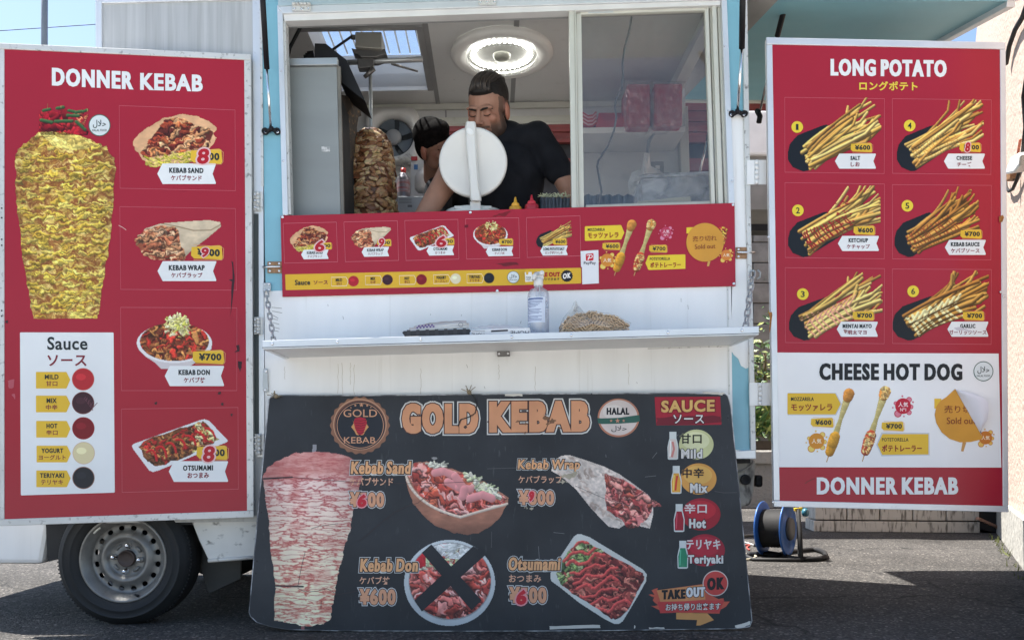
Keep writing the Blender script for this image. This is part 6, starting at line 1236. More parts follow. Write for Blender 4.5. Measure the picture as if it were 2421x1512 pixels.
ob('can_label', MB().lathe([(sc_*1.01, zz(1300)), (sc_*1.01, zz(1218))], (q0.x, q0.y, 0), (0, 0, 1), 24, caps=False), mat('can_label', (.3, .24, .26), .4, var=.5, vs=(60, 60, 25), dirt=.8, dcol=(.35, .04, .05), ds=(8, 8, 60), dth=.55), ca_)
ob('red_cap', MB().lathe([(sc_*.4, zz(1168)), (sc_*.38, zz(1132)), (.001, zz(1130))], (q0.x, q0.y, 0), (0, 0, 1), 16), mat('cap_red', (.5, .03, .03), .4), ca_)
bt = thing('soap_jug', IN(1000, 450, 1.1), 'translucent soap jug on a white box behind the gas canister', 'jug')
bx_(995, 1075, 1145, 1322, 1.15, .12, 'white_box', mat('carton_white', (.5, .51, .53), .5), bt)
bx_(1018, 1105, 1044, 1140, 1.148, .001, 'blue_logo', mat('logo_blue', (.04, .14, .36), .5), bt); bx_(998, 1050, 1040, 1076, 1.14, .02, 'red_label', mat('label_red', (.4, .03, .04), .5), bt)
jq = IN(*Z3(1078, 1200), 1.05); jz = lambda y: IN(*Z3(1078, y), 1.05).z
ob('jug_body', MB().lathe([(.03, jz(1290)), (.042, jz(1270)), (.042, jz(1190)), (.03, jz(1160)), (.012, jz(1145)), (.012, jz(1130)), (.001, jz(1129))], (jq.x, jq.y, 0), (0, 0, 1), 20), mat('jug_plastic', (.5, .5, .5), .3), bt)
pt = thing('cling_film_bag', IN(*Z3(960, 1100), 1.2), 'crumpled clear bag beside the extractor fan', 'bag')
mb = MB(); r = random.Random(9)
for k in range(26):
    c = IN(*Z3(r.uniform(925, 1010), r.uniform(1030, 1150)), 1.2); d = Vector((r.uniform(-.03, .03), r.uniform(-.02, .02), r.uniform(-.03, .03))); e_ = Vector((r.uniform(-.03, .03), r.uniform(-.02, .02), r.uniform(-.03, .03))); mb.add([c, c+d, c+e_], [(0, 1, 2)])
ob('film', mb, CLEARP, pt, kind='stuff')
pk = thing('cardboard_notice', IN(978, 500, .8), 'pale box with printed label low beside the kebab meat', 'box'); bx_(908, 1318, 1085, 1460, .8, .1, 'box_body', mat('carton_pale', (.5, .51, .54), .5), pk)
for y in (1332, 1342, 1352, 1362): bx_(918, y, 1002, y+3, .7985, .001, 'print_line', mat('print_grey', (.18, .18, .2), .6), pk)
bx_(975, 1376, 1005, 1392, .7985, .001, 'barcode', mat('print_grey', (.18, .18, .2), .6), pk)

# white bucket with its lid standing open
bp_ = IN(1121, 500, .3); BR = .127
bu = thing('bucket', (bp_.x, bp_.y, cz), 'white plastic bucket with its round lid standing open toward the street', 'bucket')
zr = IN(1121, 484, .17).z
ob('bucket_body', MB().lathe([(BR*.82, cz), (BR*.95, zr-.04), (BR*.96, zr-.03), (BR*1.04, zr-.03), (BR*1.05, zr-.012), (BR*1.0, zr-.01), (BR*1.0, zr), (BR*.95, zr), (BR*.94, zr-.04), (BR*.8, cz+.01), (.001, cz+.01)], (bp_.x, bp_.y, 0), (0, 0, 1), 64), PLW, bu)
for s2 in (-1, 1): ob('handle_lug', MB().box((bp_.x + s2*.062, bp_.y - BR*.87, zr-.006), (.034, .014, .012)), PLW, bu, bevel=.003)
lidc = IN(*Z3(1415, 1090), .17); lr = 230 * .35182 / F * (lidc.y); ln = (Vector((0, -1, -.12))).normalized()
li = ob('lid', MB().lathe([(.001, .0), (lr*.8, .001), (lr*.93, .006), (lr*.97, .004), (lr, -.004), (lr, -.016), (lr*.95, -.016), (lr*.94, -.004), (.001, -.006)], lidc, ln, 72), PLW, bu)
hp = [IN(*Z3(x, y), .145) for x, y in ((1400,822),(1398,860),(1402,960),(1410,1080),(1420,1200),(1424,1260),(1432,1330),(1436,1352))]
def strap(pts, ws, th):
    mb = MB(); vs = []
    for p_, w in zip(pts, ws): vs += [p_ + Vector((-w, 0, 0)), p_ + Vector((-w*.7, -th, 0)), p_ + Vector((w*.7, -th, 0)), p_ + Vector((w, 0, 0)), p_ + Vector((w*.7, th*.6, 0)), p_ + Vector((-w*.7, th*.6, 0))]
    n_ = len(pts); fs = [(i*6+j, i*6+(j+1) % 6, (i+1)*6+(j+1) % 6, (i+1)*6+j) for i in range(n_-1) for j in range(6)] + [tuple(range(5, -1, -1)), tuple(range((n_-1)*6, n_*6))]; return mb.add(vs, fs, True)
ob('lid_strap', strap(hp, [.021, .025, .0235, .0215, .02, .0205, .025, .022], .011), PLW, li, bevel=.002)
ob('strap_slot', MB().lathe([(.012, 0), (.012, .003), (.009, .001), (.001, .001)], hp[1] + Vector((-.002, -.0112, -.02)), (0, -1, 0), 20, ell=1.5), mat('slot_white', (.8, .8, .78), .3), li)
ob('hinge_tab', MB().box((hp[-1].x - .004, hp[-1].y + .02, zr - .02), (.044, .02, .06)), PLW, bu, bevel=.003)
# squeeze bottles
for cu, col, nm, r0 in ((1218.5, (.62, .3, .02), 'yellow squeeze bottle of mustard beside the white bucket', .026), (1257, (.42, .014, .03), 'red squeeze bottle of ketchup beside the mustard', .0285)):
    b0 = IN(cu, 492, .08); t = thing('squeeze_bottle', (b0.x, b0.y, cz), nm, 'bottle', 'squeeze bottles on the counter'); zt_ = IN(cu, 466 if cu < 1230 else 461, .08).z; m = mat('squeeze_' + nm[:3], col, .35, var=.04)
    ob('bottle_body', MB().lathe([(r0*.95, cz), (r0, cz+.01), (r0, zt_-.062), (r0*1.02, zt_-.056), (r0, zt_-.044), (r0*.94, zt_-.041)], (b0.x, b0.y, 0), (0, 0, 1), 28), m, t)
    ob('nozzle', MB().lathe([(r0*.62, zt_-.044), (r0*.62, zt_-.03), (r0*.5, zt_-.025), (.0075, zt_-.022), (.003, zt_), (.001, zt_+.001)], (b0.x, b0.y, 0), (0, 0, 1), 24), mat('nozzle_' + nm[:3], tuple(min(1, c*1.35 + .01) for c in col), .35), t)

# ------------------------------------------------------------------ on the serving shelf
def shz(u): return SH((u - 620) / 1175, 0, 0)
def SP(u, y, v=None):                                 # point on the shelf top at depth y from its front edge, seen in column u
    yy = 3.06 + y; t = ((u - CU) / F * yy - sA.x) / sx.x; p_ = SH(t, y, .0); return p_
def up(p_, v): return Vector((p_.x, p_.y, CH - (v - HZ) / F * p_.y))
tr = thing('black_tray', SP(1030, .1), 'shallow black plastic tray at the left of the shelf', 'tray')
a0, a1 = SP(954, .05), SP(1111, .05); b0, b1 = SP(962, .25), SP(1105, .25); zt_ = up(a0, 782).z; TRB = mat('tray_black', (.015, .016, .02), .4)
ob('front_wall', MB().prism([a0 + Vector((.006, 0, .001)), a1 + Vector((0, 0, .001)), up(a1, 777), up(a0, 782)], (0, .004, 0)), TRB, tr, bevel=.001)
ob('tray_floor', MB().prism([a0 + Vector((.006, .005, .003)), a1 + Vector((-.004, .005, .003)), b1 + Vector((0, 0, .003)), b0 + Vector((0, 0, .003))], (0, 0, .003)), TRB, tr)
for s2, (q0_, q1_) in enumerate(((a0, b0), (a1, b1))): ob('side_wall', MB().tube([up(q0_, 786 - 4*s2), q1_ + Vector((0, 0, .04))], .004, 6), TRB, tr)
for k in range(7): c = a0.lerp(a1, .08 + k*.14); ob('rib', MB().box(c + Vector((0, -.001, .018)), (.012, .003, .028)), mat('tray_rib', (.03, .03, .036), .4), tr)
wq = thing('paper_bundle', SP(1045, .14), 'bundle of thin printed paper bags with purple checks lying in the black tray', 'paper bags')
def sheet(u0, v0, u1, v1, y, hgt, name, m, par, n=12, sag=2, dy=.0):
    mb = MB()
    for j in range(4):
        for i in range(n+1):
            f = i/n; u = u0 + (u1-u0)*f; v = v0 + (v1-v0)*f - j*hgt/3 + sag*math.sin(f*3.1)*(-1) + .6*math.sin(i*1.7 + j*2); p_ = up(SP(u, y + j*.012*1.0, 0), v); mb.v.append(tuple(p_)); mb.c.append((1, 1, 1))
    for j in range(3):
        for i in range(n): k = j*(n+1)+i; mb.f.append((k, k+1, k+n+2, k+n+1)); mb.sm.append(True)
    o = ob(name, mb, m, par); md = o.modifiers.new('s', 'SOLIDIFY'); md.thickness = .004; return o
PAPER = mat('thin_paper', (.66, .64, .6), .5, var=.06)
sheet(968, 784, 1110, 772, .07, 9, 'paper_bag', PAPER, wq); sheet(980, 779, 1104, 765, .085, 8, 'paper_bag', PAPER, wq); sheet(990, 776, 1100, 766, .1, 8, 'paper_bag', PAPER, wq, sag=3)
for i in range(11):
    for j in range(2):
        if (i + j) % 2 == 0:
            u = 985 + i*3.9; v = 776.4 - i*.32 - j*3.6; c = up(SP(u, .066), v); ob('check', MB().prism([up(SP(u, .066), v), up(SP(u+3.9, .066), v-.3), up(SP(u+3.9, .066), v-3.9), up(SP(u, .066), v-3.6)], (0, .001, 0)), mat('purple_ink', (.08, .03, .2), .6), wq)
ob('round_print', MB().tube([up(SP(1090 + 5*math.cos(t), .066), 767 - 4.6*math.sin(t)) for t in [2*math.pi*k/18 for k in range(18)]], .0009, 4, closed=True), mat('print_grey', (.18, .18, .2)), wq)
PS = Plane((0, SP(1180, .04).y, 1), (0, -1, 0))
hm = slab('napkin_pack', [(1113, 783), (1116, 779), (1180, 776), (1253, 774), (1255, 793), (1113, 797)], PS, 0, .16, mat('pack_white', (.7, .7, .7), .35), label='flat white packet printed HOME lying upside down beside the black tray', cat='packet', bevel=.003)
q = Print(PS, .0, hm, PRINTR); q.piece('lettering')
def flip(t, x, y, w, h, col=(40, 40, 46), b=.0):      # upside-down print, as the packet lies
    zf_ = Z(0, 0, 1); q.piece('lettering'); k0 = 0; q.text(zf_, t, x, y, w, h, col, b); V = q.cur[1]
    for k in range(k0, len(V)): v_ = V[k]; V[k] = (2*PS.at(x, y).x - v_[0], v_[1], 2*PS.at(x, y).z - v_[2])
flip('HOME', 1130, 791.5, 30, 9); flip('HOME', 1229, 786.5, 44, 9); flip('YOU CAN SHOUT IT OUT', 1181, 791, 44, 3.6); flip('TRUTH IN FAULTS', 1132, 782.5, 30, 2.6)
q.poly(UNIT, [(1161, 780.5), (1201, 778.5), (1201, 782.5), (1161, 784.5)], (40, 40, 44), 1).flush()
mb = MB()
for j in range(6):
    for i in range(19):
        u = 1114 + i*7.6; mb.v.append(tuple(up(SP(u, .05 + j*.02), 776 - 10*math.sin(j/5*math.pi*.6)*math.sin(i/18*math.pi) + math.sin(i*2.1+j)))); mb.c.append((1, 1, 1))
for j in range(5):
    for i in range(18): k = j*19+i; mb.f.append((k, k+1, k+20, k+19)); mb.sm.append(True)
ob('pack_top', mb, mat('pack_film', (.68, .7, .72), .25), hm)
# spray bottle
sbp = SP(1275, .14); sb = thing('spray_bottle', sbp, 'clear spray bottle with a white trigger head and blue printed label', 'spray bottle')
Q = sbp.y / F; zv = lambda v: CH - (v - HZ) / F * sbp.y; rb = 25.5 * Q; c0 = (sbp.x, sbp.y, 0)
ob('bottle_body', MB().lathe([(rb*.9, zv(793)), (rb, zv(790)), (rb, zv(702)), (rb*.97, zv(694)), (rb*.8, zv(686)), (rb*.42, zv(680)), (9.5*Q, zv(676)), (9.5*Q, zv(672))], c0, (0, 0, 1), 40), glass('bottle_clear', (.84, .87, .92), .1, .1, .35), sb)
ob('liquid', MB().lathe([(rb*.86, zv(792)), (rb*.94, zv(789)), (rb*.94, zv(712)), (.001, zv(711.5))], c0, (0, 0, 1), 40), glass('liquid', (.88, .92, .97), .03, .1, .12), sb)
lbm = MB(); n_ = 20
for j in (0, 1):
    for i in range(n_+1): th = math.pi*(1.08 + .62*i/n_); lbm.v.append((sbp.x + rb*1.012*math.cos(th), sbp.y + rb*1.012*math.sin(th), zv(765 - j*59))); lbm.c.append((1, 1, 1))
for i in range(n_): lbm.f.append((i, i+1, n_+2+i, n_+1+i)); lbm.sm.append(True)
lb_ = ob('bottle_label', lbm, mat('label_pale', (.6, .65, .74), .4), sb)
def cyl_bar(th0, th1, v0, v1, m, name='print_line'):
    mb = MB(); n_ = 8
    for v in (v1, v0):
        for i in range(n_+1): th = math.pi*(th0 + (th1-th0)*i/n_); mb.v.append((sbp.x + rb*1.022*math.cos(th), sbp.y + rb*1.022*math.sin(th), zv(v))); mb.c.append((1, 1, 1))
    for i in range(n_): mb.f.append((i, i+1, n_+2+i, n_+1+i)); mb.sm.append(True)
    ob(name, mb, m, lb_)
NAVY = mat('navy_ink', (.05, .09, .24), .5); r = random.Random(6)
cyl_bar(1.1, 1.62, 708, 711.5, NAVY, 'print_band')
for k in range(15):
    v = 714.5 + k*3.2
    if k in (5, 10): cyl_bar(1.1, 1.16, v, v+1.8, NAVY); continue
    cyl_bar(1.1, r.uniform(1.42, 1.64), v, v+1.15, NAVY)
ob('collar', MB().lathe([(10*Q, zv(676)), (11*Q, zv(675)), (11*Q, zv(661)), (9*Q, zv(659))], c0, (0, 0, 1), 24), PLW, sb)
T_ = lambda u, v, y=0: Vector(((u - CU) / F * sbp.y, sbp.y + y, zv(v)))
ob('spray_head', MB().prism([T_(1265, 660), T_(1263, 652), T_(1264, 646), T_(1270, 641), T_(1283, 641), T_(1286, 646), T_(1285, 660)], (0, .03, 0)), PLW, sb, bevel=.004)
ob('trigger', MB().tube([T_(1268, 648, -.01), T_(1263, 655, -.02), T_(1261, 664, -.025)], [.009, .008, .006], 8), PLW, sb)
ob('nozzle', MB().lathe([(.009, 0), (.009, .012), (.004, .013), (.001, .011)], T_(1281, 646, .0), (0, -1, 0), 14), PLW, sb)
ob('dip_tube', MB().tube([T_(1276, 672, .0), T_(1278, 788, .0)], .0025, 6), PLW, sb)

# bag of disposable chopsticks, ends toward the street
cp = SP(1400, .07); cs = thing('chopstick_bundle', cp, 'pile of pale wooden chopstick pairs, ends to the street, inside the clear bag', 'chopsticks')
WOOD = mat('chopstick_wood', (.56, .4, .25), .65, var=.2, vs=(50, 6, 50)); mbp = MB(); q5 = .0052
for s2 in (-1, 1): mbp.box((s2*q5*.56, .075, 0), (q5*1.04, .15, q5))
cme = mbp.mesh('chopstick_pair', WOOD); r = random.Random(14); row = 0; v = 781.0; made = 0
top_ = lambda u: np.interp(u, [1331, 1345, 1365, 1400, 1425, 1450, 1470, 1486], [768, 751, 742, 737, 742, 746, 752, 766])
while v > 735:
    u = 1330 + r.uniform(0, 4) + (row % 2) * 3
    while u < 1488:
        if v > top_(u) - 2 and made < 295:
            o = link('chopstick_pair', cme, cs); base_ = SP(u, .05 + r.uniform(-.004, .006)); p_ = up(base_, v + r.uniform(-.8, .8)); p_.z = max(p_.z, SP(u, .05).z + q5*.6)
            tilt = r.gauss(0, 10) + (25 * math.sin(u * .07) if v > 752 else -12 + 24*(u > 1400)) * .6
            o.matrix_parent_inverse = Matrix.Translation(-cs.location); o.matrix_basis = Matrix.Translation(p_) @ Matrix.Rotation(R(tilt), 4, 'Y') @ Matrix.Rotation(R(r.uniform(-2, 2)), 4, 'X'); made += 1
        u += 8.1 + r.uniform(-.2, .8)
    v -= 4.0; row += 1
pb = MB(); r = random.Random(41); nn = 48; rings = []
tops = [(1327, 783), (1327, 764), (1333, 750), (1341, 742), (1352, 730), (1358, 716), (1363, 711), (1361, 722), (1357, 733), (1368, 737), (1390, 738), (1402, 734), (1420, 739), (1440, 741), (1460, 746), (1480, 756), (1494, 762), (1490, 772), (1484, 783)]
for j, (yy, sc2) in enumerate(((.03, .86), (.018, 1.0), (.06, 1.02), (.13, .98), (.2, .8))):
    rings.append([up(SP(u if sc2 > .9 else 1405 + (u - 1405)*sc2, yy), 783 + (v_ - 783)*sc2 + r.uniform(-1.2, 1.2)) + Vector((0, r.uniform(-.006, .006), 0)) for u, v_ in tops])
vs = [p_ for rg in rings for p_ in rg]; m_ = len(tops); cen = up(SP(1405, .028), 765)
fs = [(j*m_+i, j*m_+i+1, (j+1)*m_+i+1, (j+1)*m_+i) for j in range(4) for i in range(m_-1)]
vs.append(cen); fs += [(i, i+1, len(vs)-1) for i in range(m_-1)]; pb.add(vs, fs, True)
ob('clear_bag', pb, glass('bag_film', (.95, .95, .94), .07, .15, .12), label='clear plastic bag with a twisted corner around the chopsticks', cat='bag')

# ------------------------------------------------------------------ blue cable reel and its leads
rc = P(1835, 1247, 5.45); rl = thing('cable_reel', Vector((rc.x, rc.y, 0)), 'blue extension cable reel standing on the asphalt under the right menu door', 'cable reel')
ax = Vector((.82, -.57, .02)).normalized(); BLU = mat('reel_blue', (.02, .1, .34), .4, .2, var=.2, dirt=.4, ds=(30, 30, 30)); rf_ = .172; rc.z = rf_ + .015
for s2, nm in ((-.083, 'flange'), (.075, 'flange')):
    c = rc + ax * s2; ob(nm, MB().lathe([(.06, .008), (.085, .008), (.095, 0), (.15, 0), (.158, .006), (rf_, .006), (rf_+.003, 0), (rf_, -.004), (.15, -.006), (.095, -.006), (.0005, -.006)], c, ax if s2 > 0 else -ax, 56), BLU, rl)
ob('cable_winding', MB().lathe([(.118, -.08)] + [(.118 + .006*abs(math.sin(k*1.57)), -.08 + k*.0105) for k in range(15)] + [(.118, .07)], rc, ax, 40), CABLE, rl)
ob('face_plate', MB().lathe([(.075, 0), (.07, .02), (.03, .024), (.001, .024)], rc + ax*.082, ax, 28), mat('reel_plate', (.1, .1, .1), .5), rl)
fr_ = rc + ax*.13
ob('stand', MB().tube([Vector((fr_.x-.02, fr_.y-.15, .012)), Vector((fr_.x-.01, fr_.y-.09, .2)), Vector((fr_.x, fr_.y, .39)), Vector((fr_.x+.02, fr_.y+.03, .4)), Vector((fr_.x+.05, fr_.y+.1, .2)), Vector((fr_.x+.07, fr_.y+.15, .012)), Vector((fr_.x-.02, fr_.y-.15, .012))], .0125, 10), MATTEB, rl)
ob('stand', MB().tube([Vector((fr_.x-.02, fr_.y-.15, .012)), Vector((rc.x-.2, rc.y-.18, .012)), Vector((rc.x-.2, rc.y+.12, .012))], .0115, 10), MATTEB, rl)
ob('yellow_clip', MB().box((fr_.x+.0, fr_.y-.03, .318), (.05, .03, .022), Matrix.Rotation(R(-8), 4, 'Y')), mat('clip_yellow', (.6, .4, .03), .4), rl, bevel=.004)
ob('outlet_knob', MB().lathe([(.026, 0), (.026, .02), (.018, .026), (.001, .026)], (fr_.x+.03, fr_.y-.05, .3), (.6, -.8, 0), 16), mat('knob_teal', (.03, .14, .2), .4), rl)
ob('crank', MB().tube([rc - ax*.09 + Vector((0, -.05, -.11)), rc - ax*.16 + Vector((0, -.05, -.11))], .011, 8), BLACK, rl)
gp = lambda u, v: CAM + ray(u, v) * (CH / (-(ray(u, v).z)))
def lead(name, pts, r_, m, lab, cat='cable', lift=0):
    ps = [gp(*q) + Vector((0, 0, r_ + .002 + lift)) for q in pts]; out = []
    for i in range(len(ps)-1):
        a, b, c, d = ps[max(i-1, 0)], ps[i], ps[i+1], ps[min(i+2, len(ps)-1)]
        for k in range(6): t = k/6; out.append(.5*((2*b) + (c-a)*t + (2*a-5*b+4*c-d)*t*t + (3*b-a-3*c+d)*t**3))
    ob(name, MB().tube(out + [ps[-1]], r_, 8), m, label=lab, cat=cat)
lead('power_cable', [(1768, 1316), (1800, 1315), (1835, 1318), (1858, 1311), (1890, 1307), (1925, 1304), (1948, 1311), (1950, 1322), (1925, 1327), (1880, 1326), (1850, 1318), (1815, 1312)], .0155, CABLE, 'thick black cable looping on the asphalt in front of the blue reel')
lead('grey_lead', [(1750, 1271), (1775, 1268), (1800, 1270), (1812, 1282)], .011, mat('grey_wrap', (.13, .13, .12), .6), 'grey wrapped lead running into the blue reel from the left')
lead('white_lead', [(1745, 1280), (1765, 1284), (1790, 1292), (1815, 1296)], .005, mat('white_wire', (.5, .5, .48), .6), 'thin pale lead on the ground left of the reel')
lead('tangled_lead', [(1752, 1318), (1766, 1312), (1788, 1318), (1768, 1325), (1752, 1323)], .007, mat('straw_wire', (.4, .37, .28), .6), 'straw coloured cord tangled on the asphalt beside the menu board')
lead('red_twig', [(1752, 1282), (1758, 1290), (1772, 1290), (1766, 1296), (1772, 1302)], .006, mat('red_twine', (.3, .05, .04), .7), 'short frayed red cord on the ground beside the menu board', 'cord')

# ------------------------------------------------------------------ the two cooks
def blob(name, parts, vox, smooth, m, par, colf, sub=None):
    mb = MB()
    for q in parts:
        if q[0] == 'e': mb.ball(q[1], q[2], q[3] if len(q) > 3 else None, 24, 16)
        else:
            a, b, r0, r1 = Vector(q[1]), Vector(q[2]), q[3], q[4]; mb.ball(a, r0, None, 20, 12); mb.ball(b, r1, None, 20, 12); mb.tube([a, b], [r0, r1], 20)
    o = bpy.data.objects.new('tmp', mb.mesh('tmp', None)); COL.objects.link(o)
    md = o.modifiers.new('r', 'REMESH'); md.mode = 'VOXEL'; md.voxel_size = vox; ms = o.modifiers.new('s', 'SMOOTH'); ms.factor = .6; ms.iterations = smooth
    me = bpy.data.meshes.new_from_object(o.evaluated_get(bpy.context.evaluated_depsgraph_get())); bpy.data.objects.remove(o); me.name = name
    n = len(me.vertices); a = np.zeros(n*3); me.vertices.foreach_get('co', a); a = a.reshape(-1, 3)
    if colf is not None:
        at = me.color_attributes.new('Col', 'FLOAT_COLOR', 'POINT'); at.data.foreach_set('color', np.c_[colf(a), np.ones(n)].ravel())
    if name == 'shirt':
        nr = np.zeros(n*3); me.vertices.foreach_get('normal', nr); nr = nr.reshape(-1, 3); x, y, z_ = a.T
        f = np.sin(38*x + 21*z_ + 2.2*np.sin(13*z_ + 4*x)) * .5 + np.sin(-27*x + 34*z_ + 1.8*np.sin(11*x)) * .5; f = np.sign(f) * np.abs(f) ** 1.5
        a = a + nr * (f * .0065 * (.4 + .6*np.sin(9*z_ + 5*x)**2))[:, None]; me.vertices.foreach_set('co', a.ravel()); me.update()
    me.polygons.foreach_set('use_smooth', [True]*len(me.polygons)); me.materials.clear(); me.materials.append(m); return link(name, me, par)
HEAD = [((0, .015, .035), (.075, .095, .088)), ((0, -.02, -.03), (.063, .07, .085)), ((0, -.035, -.078), (.05, .047, .04)), ((0, -.074, -.102), (.022, .018, .018)), ((.05, -.01, -.06), (.02, .04, .035)), ((-.05, -.01, -.06), (.02, .04, .035)),
        ((.03, -.08, .02), (.027, .013, .009)), ((-.03, -.08, .02), (.027, .013, .009)), ((.04, -.062, -.022), (.02, .018, .018)), ((-.04, -.062, -.022), (.02, .018, .018)), ((.0125, -.099, -.034), (.0085, .01, .007)), ((-.0125, -.099, -.034), (.0085, .01, .007)),
        ((0, -.091, -.06), (.024, .010, .0055)), ((0, -.089, -.0705), (.021, .011, .007)), ((.03, -.0755, -.0005), (.0145, .0125, .0115)), ((-.03, -.0755, -.0005), (.0145, .0125, .0115)), ((.078, .005, -.008), (.009, .019, .033)), ((-.078, .005, -.008), (.009, .019, .033))]
def person(name, lab, M, extra, skin, hair_col, beard, scale, parts_shirt, shirt_m, root, hair_parts, strands=0):
    T3 = M.to_3x3().normalized(); t = thing(name, root, lab, 'person')
    parts = [('e', M @ Vector(c), tuple(x*scale for x in r_), T3) for c, r_ in HEAD]
    parts += [('c', M @ Vector((0, -.088, .014)), M @ Vector((0, -.11, -.026)), .0075*scale, .0125*scale), ('c', M @ Vector((0, .02, -.05)), M @ Vector((0, .05, -.16)), .056*scale, .06*scale)] + extra
    Mi = np.array(M.inverted())
    def colf(a):
        l_ = (np.c_[a, np.ones(len(a))] @ Mi.T)[:, :3]; c = np.tile(np.array(skin), (len(a), 1)); x, y, z_ = l_.T; inh = (np.abs(x) < .1) & (np.abs(y) < .13) & (np.abs(z_) < .14)
        def mixc(k, col): nonlocal c; k = np.clip(k, 0, 1)[:, None]; c = c*(1-k) + np.array(col)*k
        mixc(.35 * inh * (y < -.03) * np.exp(-((np.abs(x)-.04)**2 + (z_+.02)**2) / .0007), (skin[0]*1.15, skin[1]*.7, skin[2]*.65))
        mixc(.6 * inh * np.exp(-((z_+.064)**2) / .00006) * (np.abs(x) < .026) * (y < -.07), (.32, .09, .075))
        mixc(.5 * inh * (np.abs(x) > .07), (skin[0]*1.3, skin[1]*.75, skin[2]*.7))
        if beard:
            jaw = inh & (z_ < -.045) & (y < .01) & (np.abs(x) < .078); lips = np.exp(-((z_+.064)**2)/.00012) * (np.abs(x) < .026)
            k = np.clip((-z_-.05)/.02, 0, 1) * .75 * (1-lips); k = np.maximum(k, .85*np.exp(-((z_+.05)**2)/.00005)*(np.abs(x) < .034)); chin = .35*np.clip((-z_-.08)/.01, 0, 1)*(np.abs(x) < .04); mixc((k + chin) * jaw * (y < -.0), (.035, .022, .018))
            mixc(.75 * np.clip((-.028 - z_)/.02, 0, 1) * (inh & (np.abs(x) > .036) & (y < .02) & (y > -.085)), (.045, .03, .025))
            mixc(.7 * (inh & (np.abs(x) > .055) & (y > -.035) & (y < .05) & (z_ > -.07) & (z_ < .05) & (np.abs(x) < .077)), (.05, .035, .03))
        mixc(.8 * (inh & (z_ > .03) & (y > .0)), hair_col); mixc(.75*(inh & (y > .035) & (z_ > -.07)), hair_col)
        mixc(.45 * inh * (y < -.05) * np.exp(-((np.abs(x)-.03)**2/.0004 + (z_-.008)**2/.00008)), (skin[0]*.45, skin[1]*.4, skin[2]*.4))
        mixc(.9 * inh * np.exp(-((np.abs(x)-.0095)**2/.000012 + (z_+.0385)**2/.000008)) * (y < -.09), (.05, .02, .015)); return c
    body = blob('body', parts, .0042, 5, SKIN, t, colf)
    HM = mat('hair_dark' if beard else 'hair_black', hair_col, .6 if beard else .95, var=.5, vs=(90, 90, 90), bump=.6 if beard else .2, bs=160, spec=.3 if beard else .05)
    ho = blob('hair', [('e', M @ Vector(c), tuple(x*scale for x in r_), T3) for c, r_ in hair_parts], .0045, 4, HM, t, None)
    for s2 in (-1, 1):
        ob('eyebrow', MB().tube([M @ Vector((s2*x, y, z_)) for x, y, z_ in ((.01, -.0935, .012), (.022, -.095, .0165), (.036, -.09, .0185), (.052, -.074, .013))], [.0042*scale, .0058*scale, .005*scale, .0018*scale], 8, flat=.6), HM, t)
        ob('eyelashes', MB().tube([M @ Vector((s2*x, y, z_)) for x, y, z_ in ((.017, -.0855, -.006), (.025, -.0885, -.0095), (.035, -.088, -.0095), (.044, -.081, -.005))], .0014*scale, 6), HM, t)
    if strands:
        from mathutils.bvhtree import BVHTree
        bv = BVHTree.FromPolygons([v_.co.copy() for v_ in ho.data.vertices], [tuple(q_.vertices) for q_ in ho.data.polygons]); r = random.Random(4)
        for k in range(strands):
            x = -.062 + .124*k/(strands-1); h = .02*(1 - (x/.08)**2); pts = []
            for f in [i/9 for i in range(10)]:
                a = math.pi*(.12 + .74*f); pts.append(M @ Vector((x*(1 + .12*math.sin(a)) + .004*math.sin(f*5 + k), .012 - (.107)*math.cos(a), .042 + (.108 + h)*math.sin(a)*math.sqrt(max(.2, 1 - (x/.095)**2)))))
            pr2 = []
            for q_ in pts[:9]:
                l_, n2_, _, _ = bv.find_nearest(q_); pr2.append(l_ + n2_ * .0006 * scale)
            pts = pr2
            ob('hair_strand', MB().tube(pts, [.0012*scale] + [.0026*scale]*7 + [.001*scale], 5), (mat('hair_strand', (.03, .023, .02), .4) if k % 3 else mat('light_strand', (.075, .058, .045), .45)), t)
    sh_ = blob('shirt', parts_shirt, .006, 8, shirt_m, t, None)
    return t
i_ = lambda x, y, d: IN(*Z3(x, y), d)
hc = IN(1154, 262, .36); s1 = 1.14
Mh = Matrix.Translation(hc) @ Matrix.Rotation(R(-24), 4, 'Z') @ Matrix.Rotation(R(27), 4, 'X') @ Matrix.Rotation(R(5), 4, 'Y') @ Matrix.Scale(s1, 4)
fl_z = TL(0, .4, zf).z
sR, sL = IN(1283, 326, .42), IN(1092, 352, .42); el1 = IN(1345, 452, .4); wr1 = IN(1330, 545, .28); el2 = IN(1050, 436, .3); wr2 = IN(992, 528, .2)
nk = Mh @ Vector((0, .05, -.16))
hipc = Vector((hc.x + .06, hc.y + .2, fl_z + .92)); chest = (sR + sL) * .5 + Vector((0, .06, -.16))
def hand(w_, d_, parts):
    d_ = d_.normalized(); s_ = d_.cross(Vector((0, 0, 1))).normalized(); parts.append(('e', w_ + d_*.045, (.03, .045, .022)))
    for k, ln_ in enumerate((.07, .08, .075, .058)):
        b_ = w_ + d_*.08 + s_*(-.028 + .0185*k); m_ = b_ + d_*ln_*.5 + Vector((0, 0, -.012)); parts += [('c', b_, m_, .0095, .0088), ('c', m_, m_ + d_*ln_*.4 + Vector((0, 0, -.024)), .0088, .0075)]
    b_ = w_ + d_*.03 - s_*.028; parts += [('c', b_, b_ - s_*.03 + d_*.035, .0115, .009)]
ex1 = [('c', sR, el1, .05, .043), ('c', el1, wr1, .042, .027), ('c', sL, el2, .058, .054), ('c', el2, wr2, .054, .04), ('c', nk, chest, .062, .1), ('c', chest, hipc, .13, .13)]
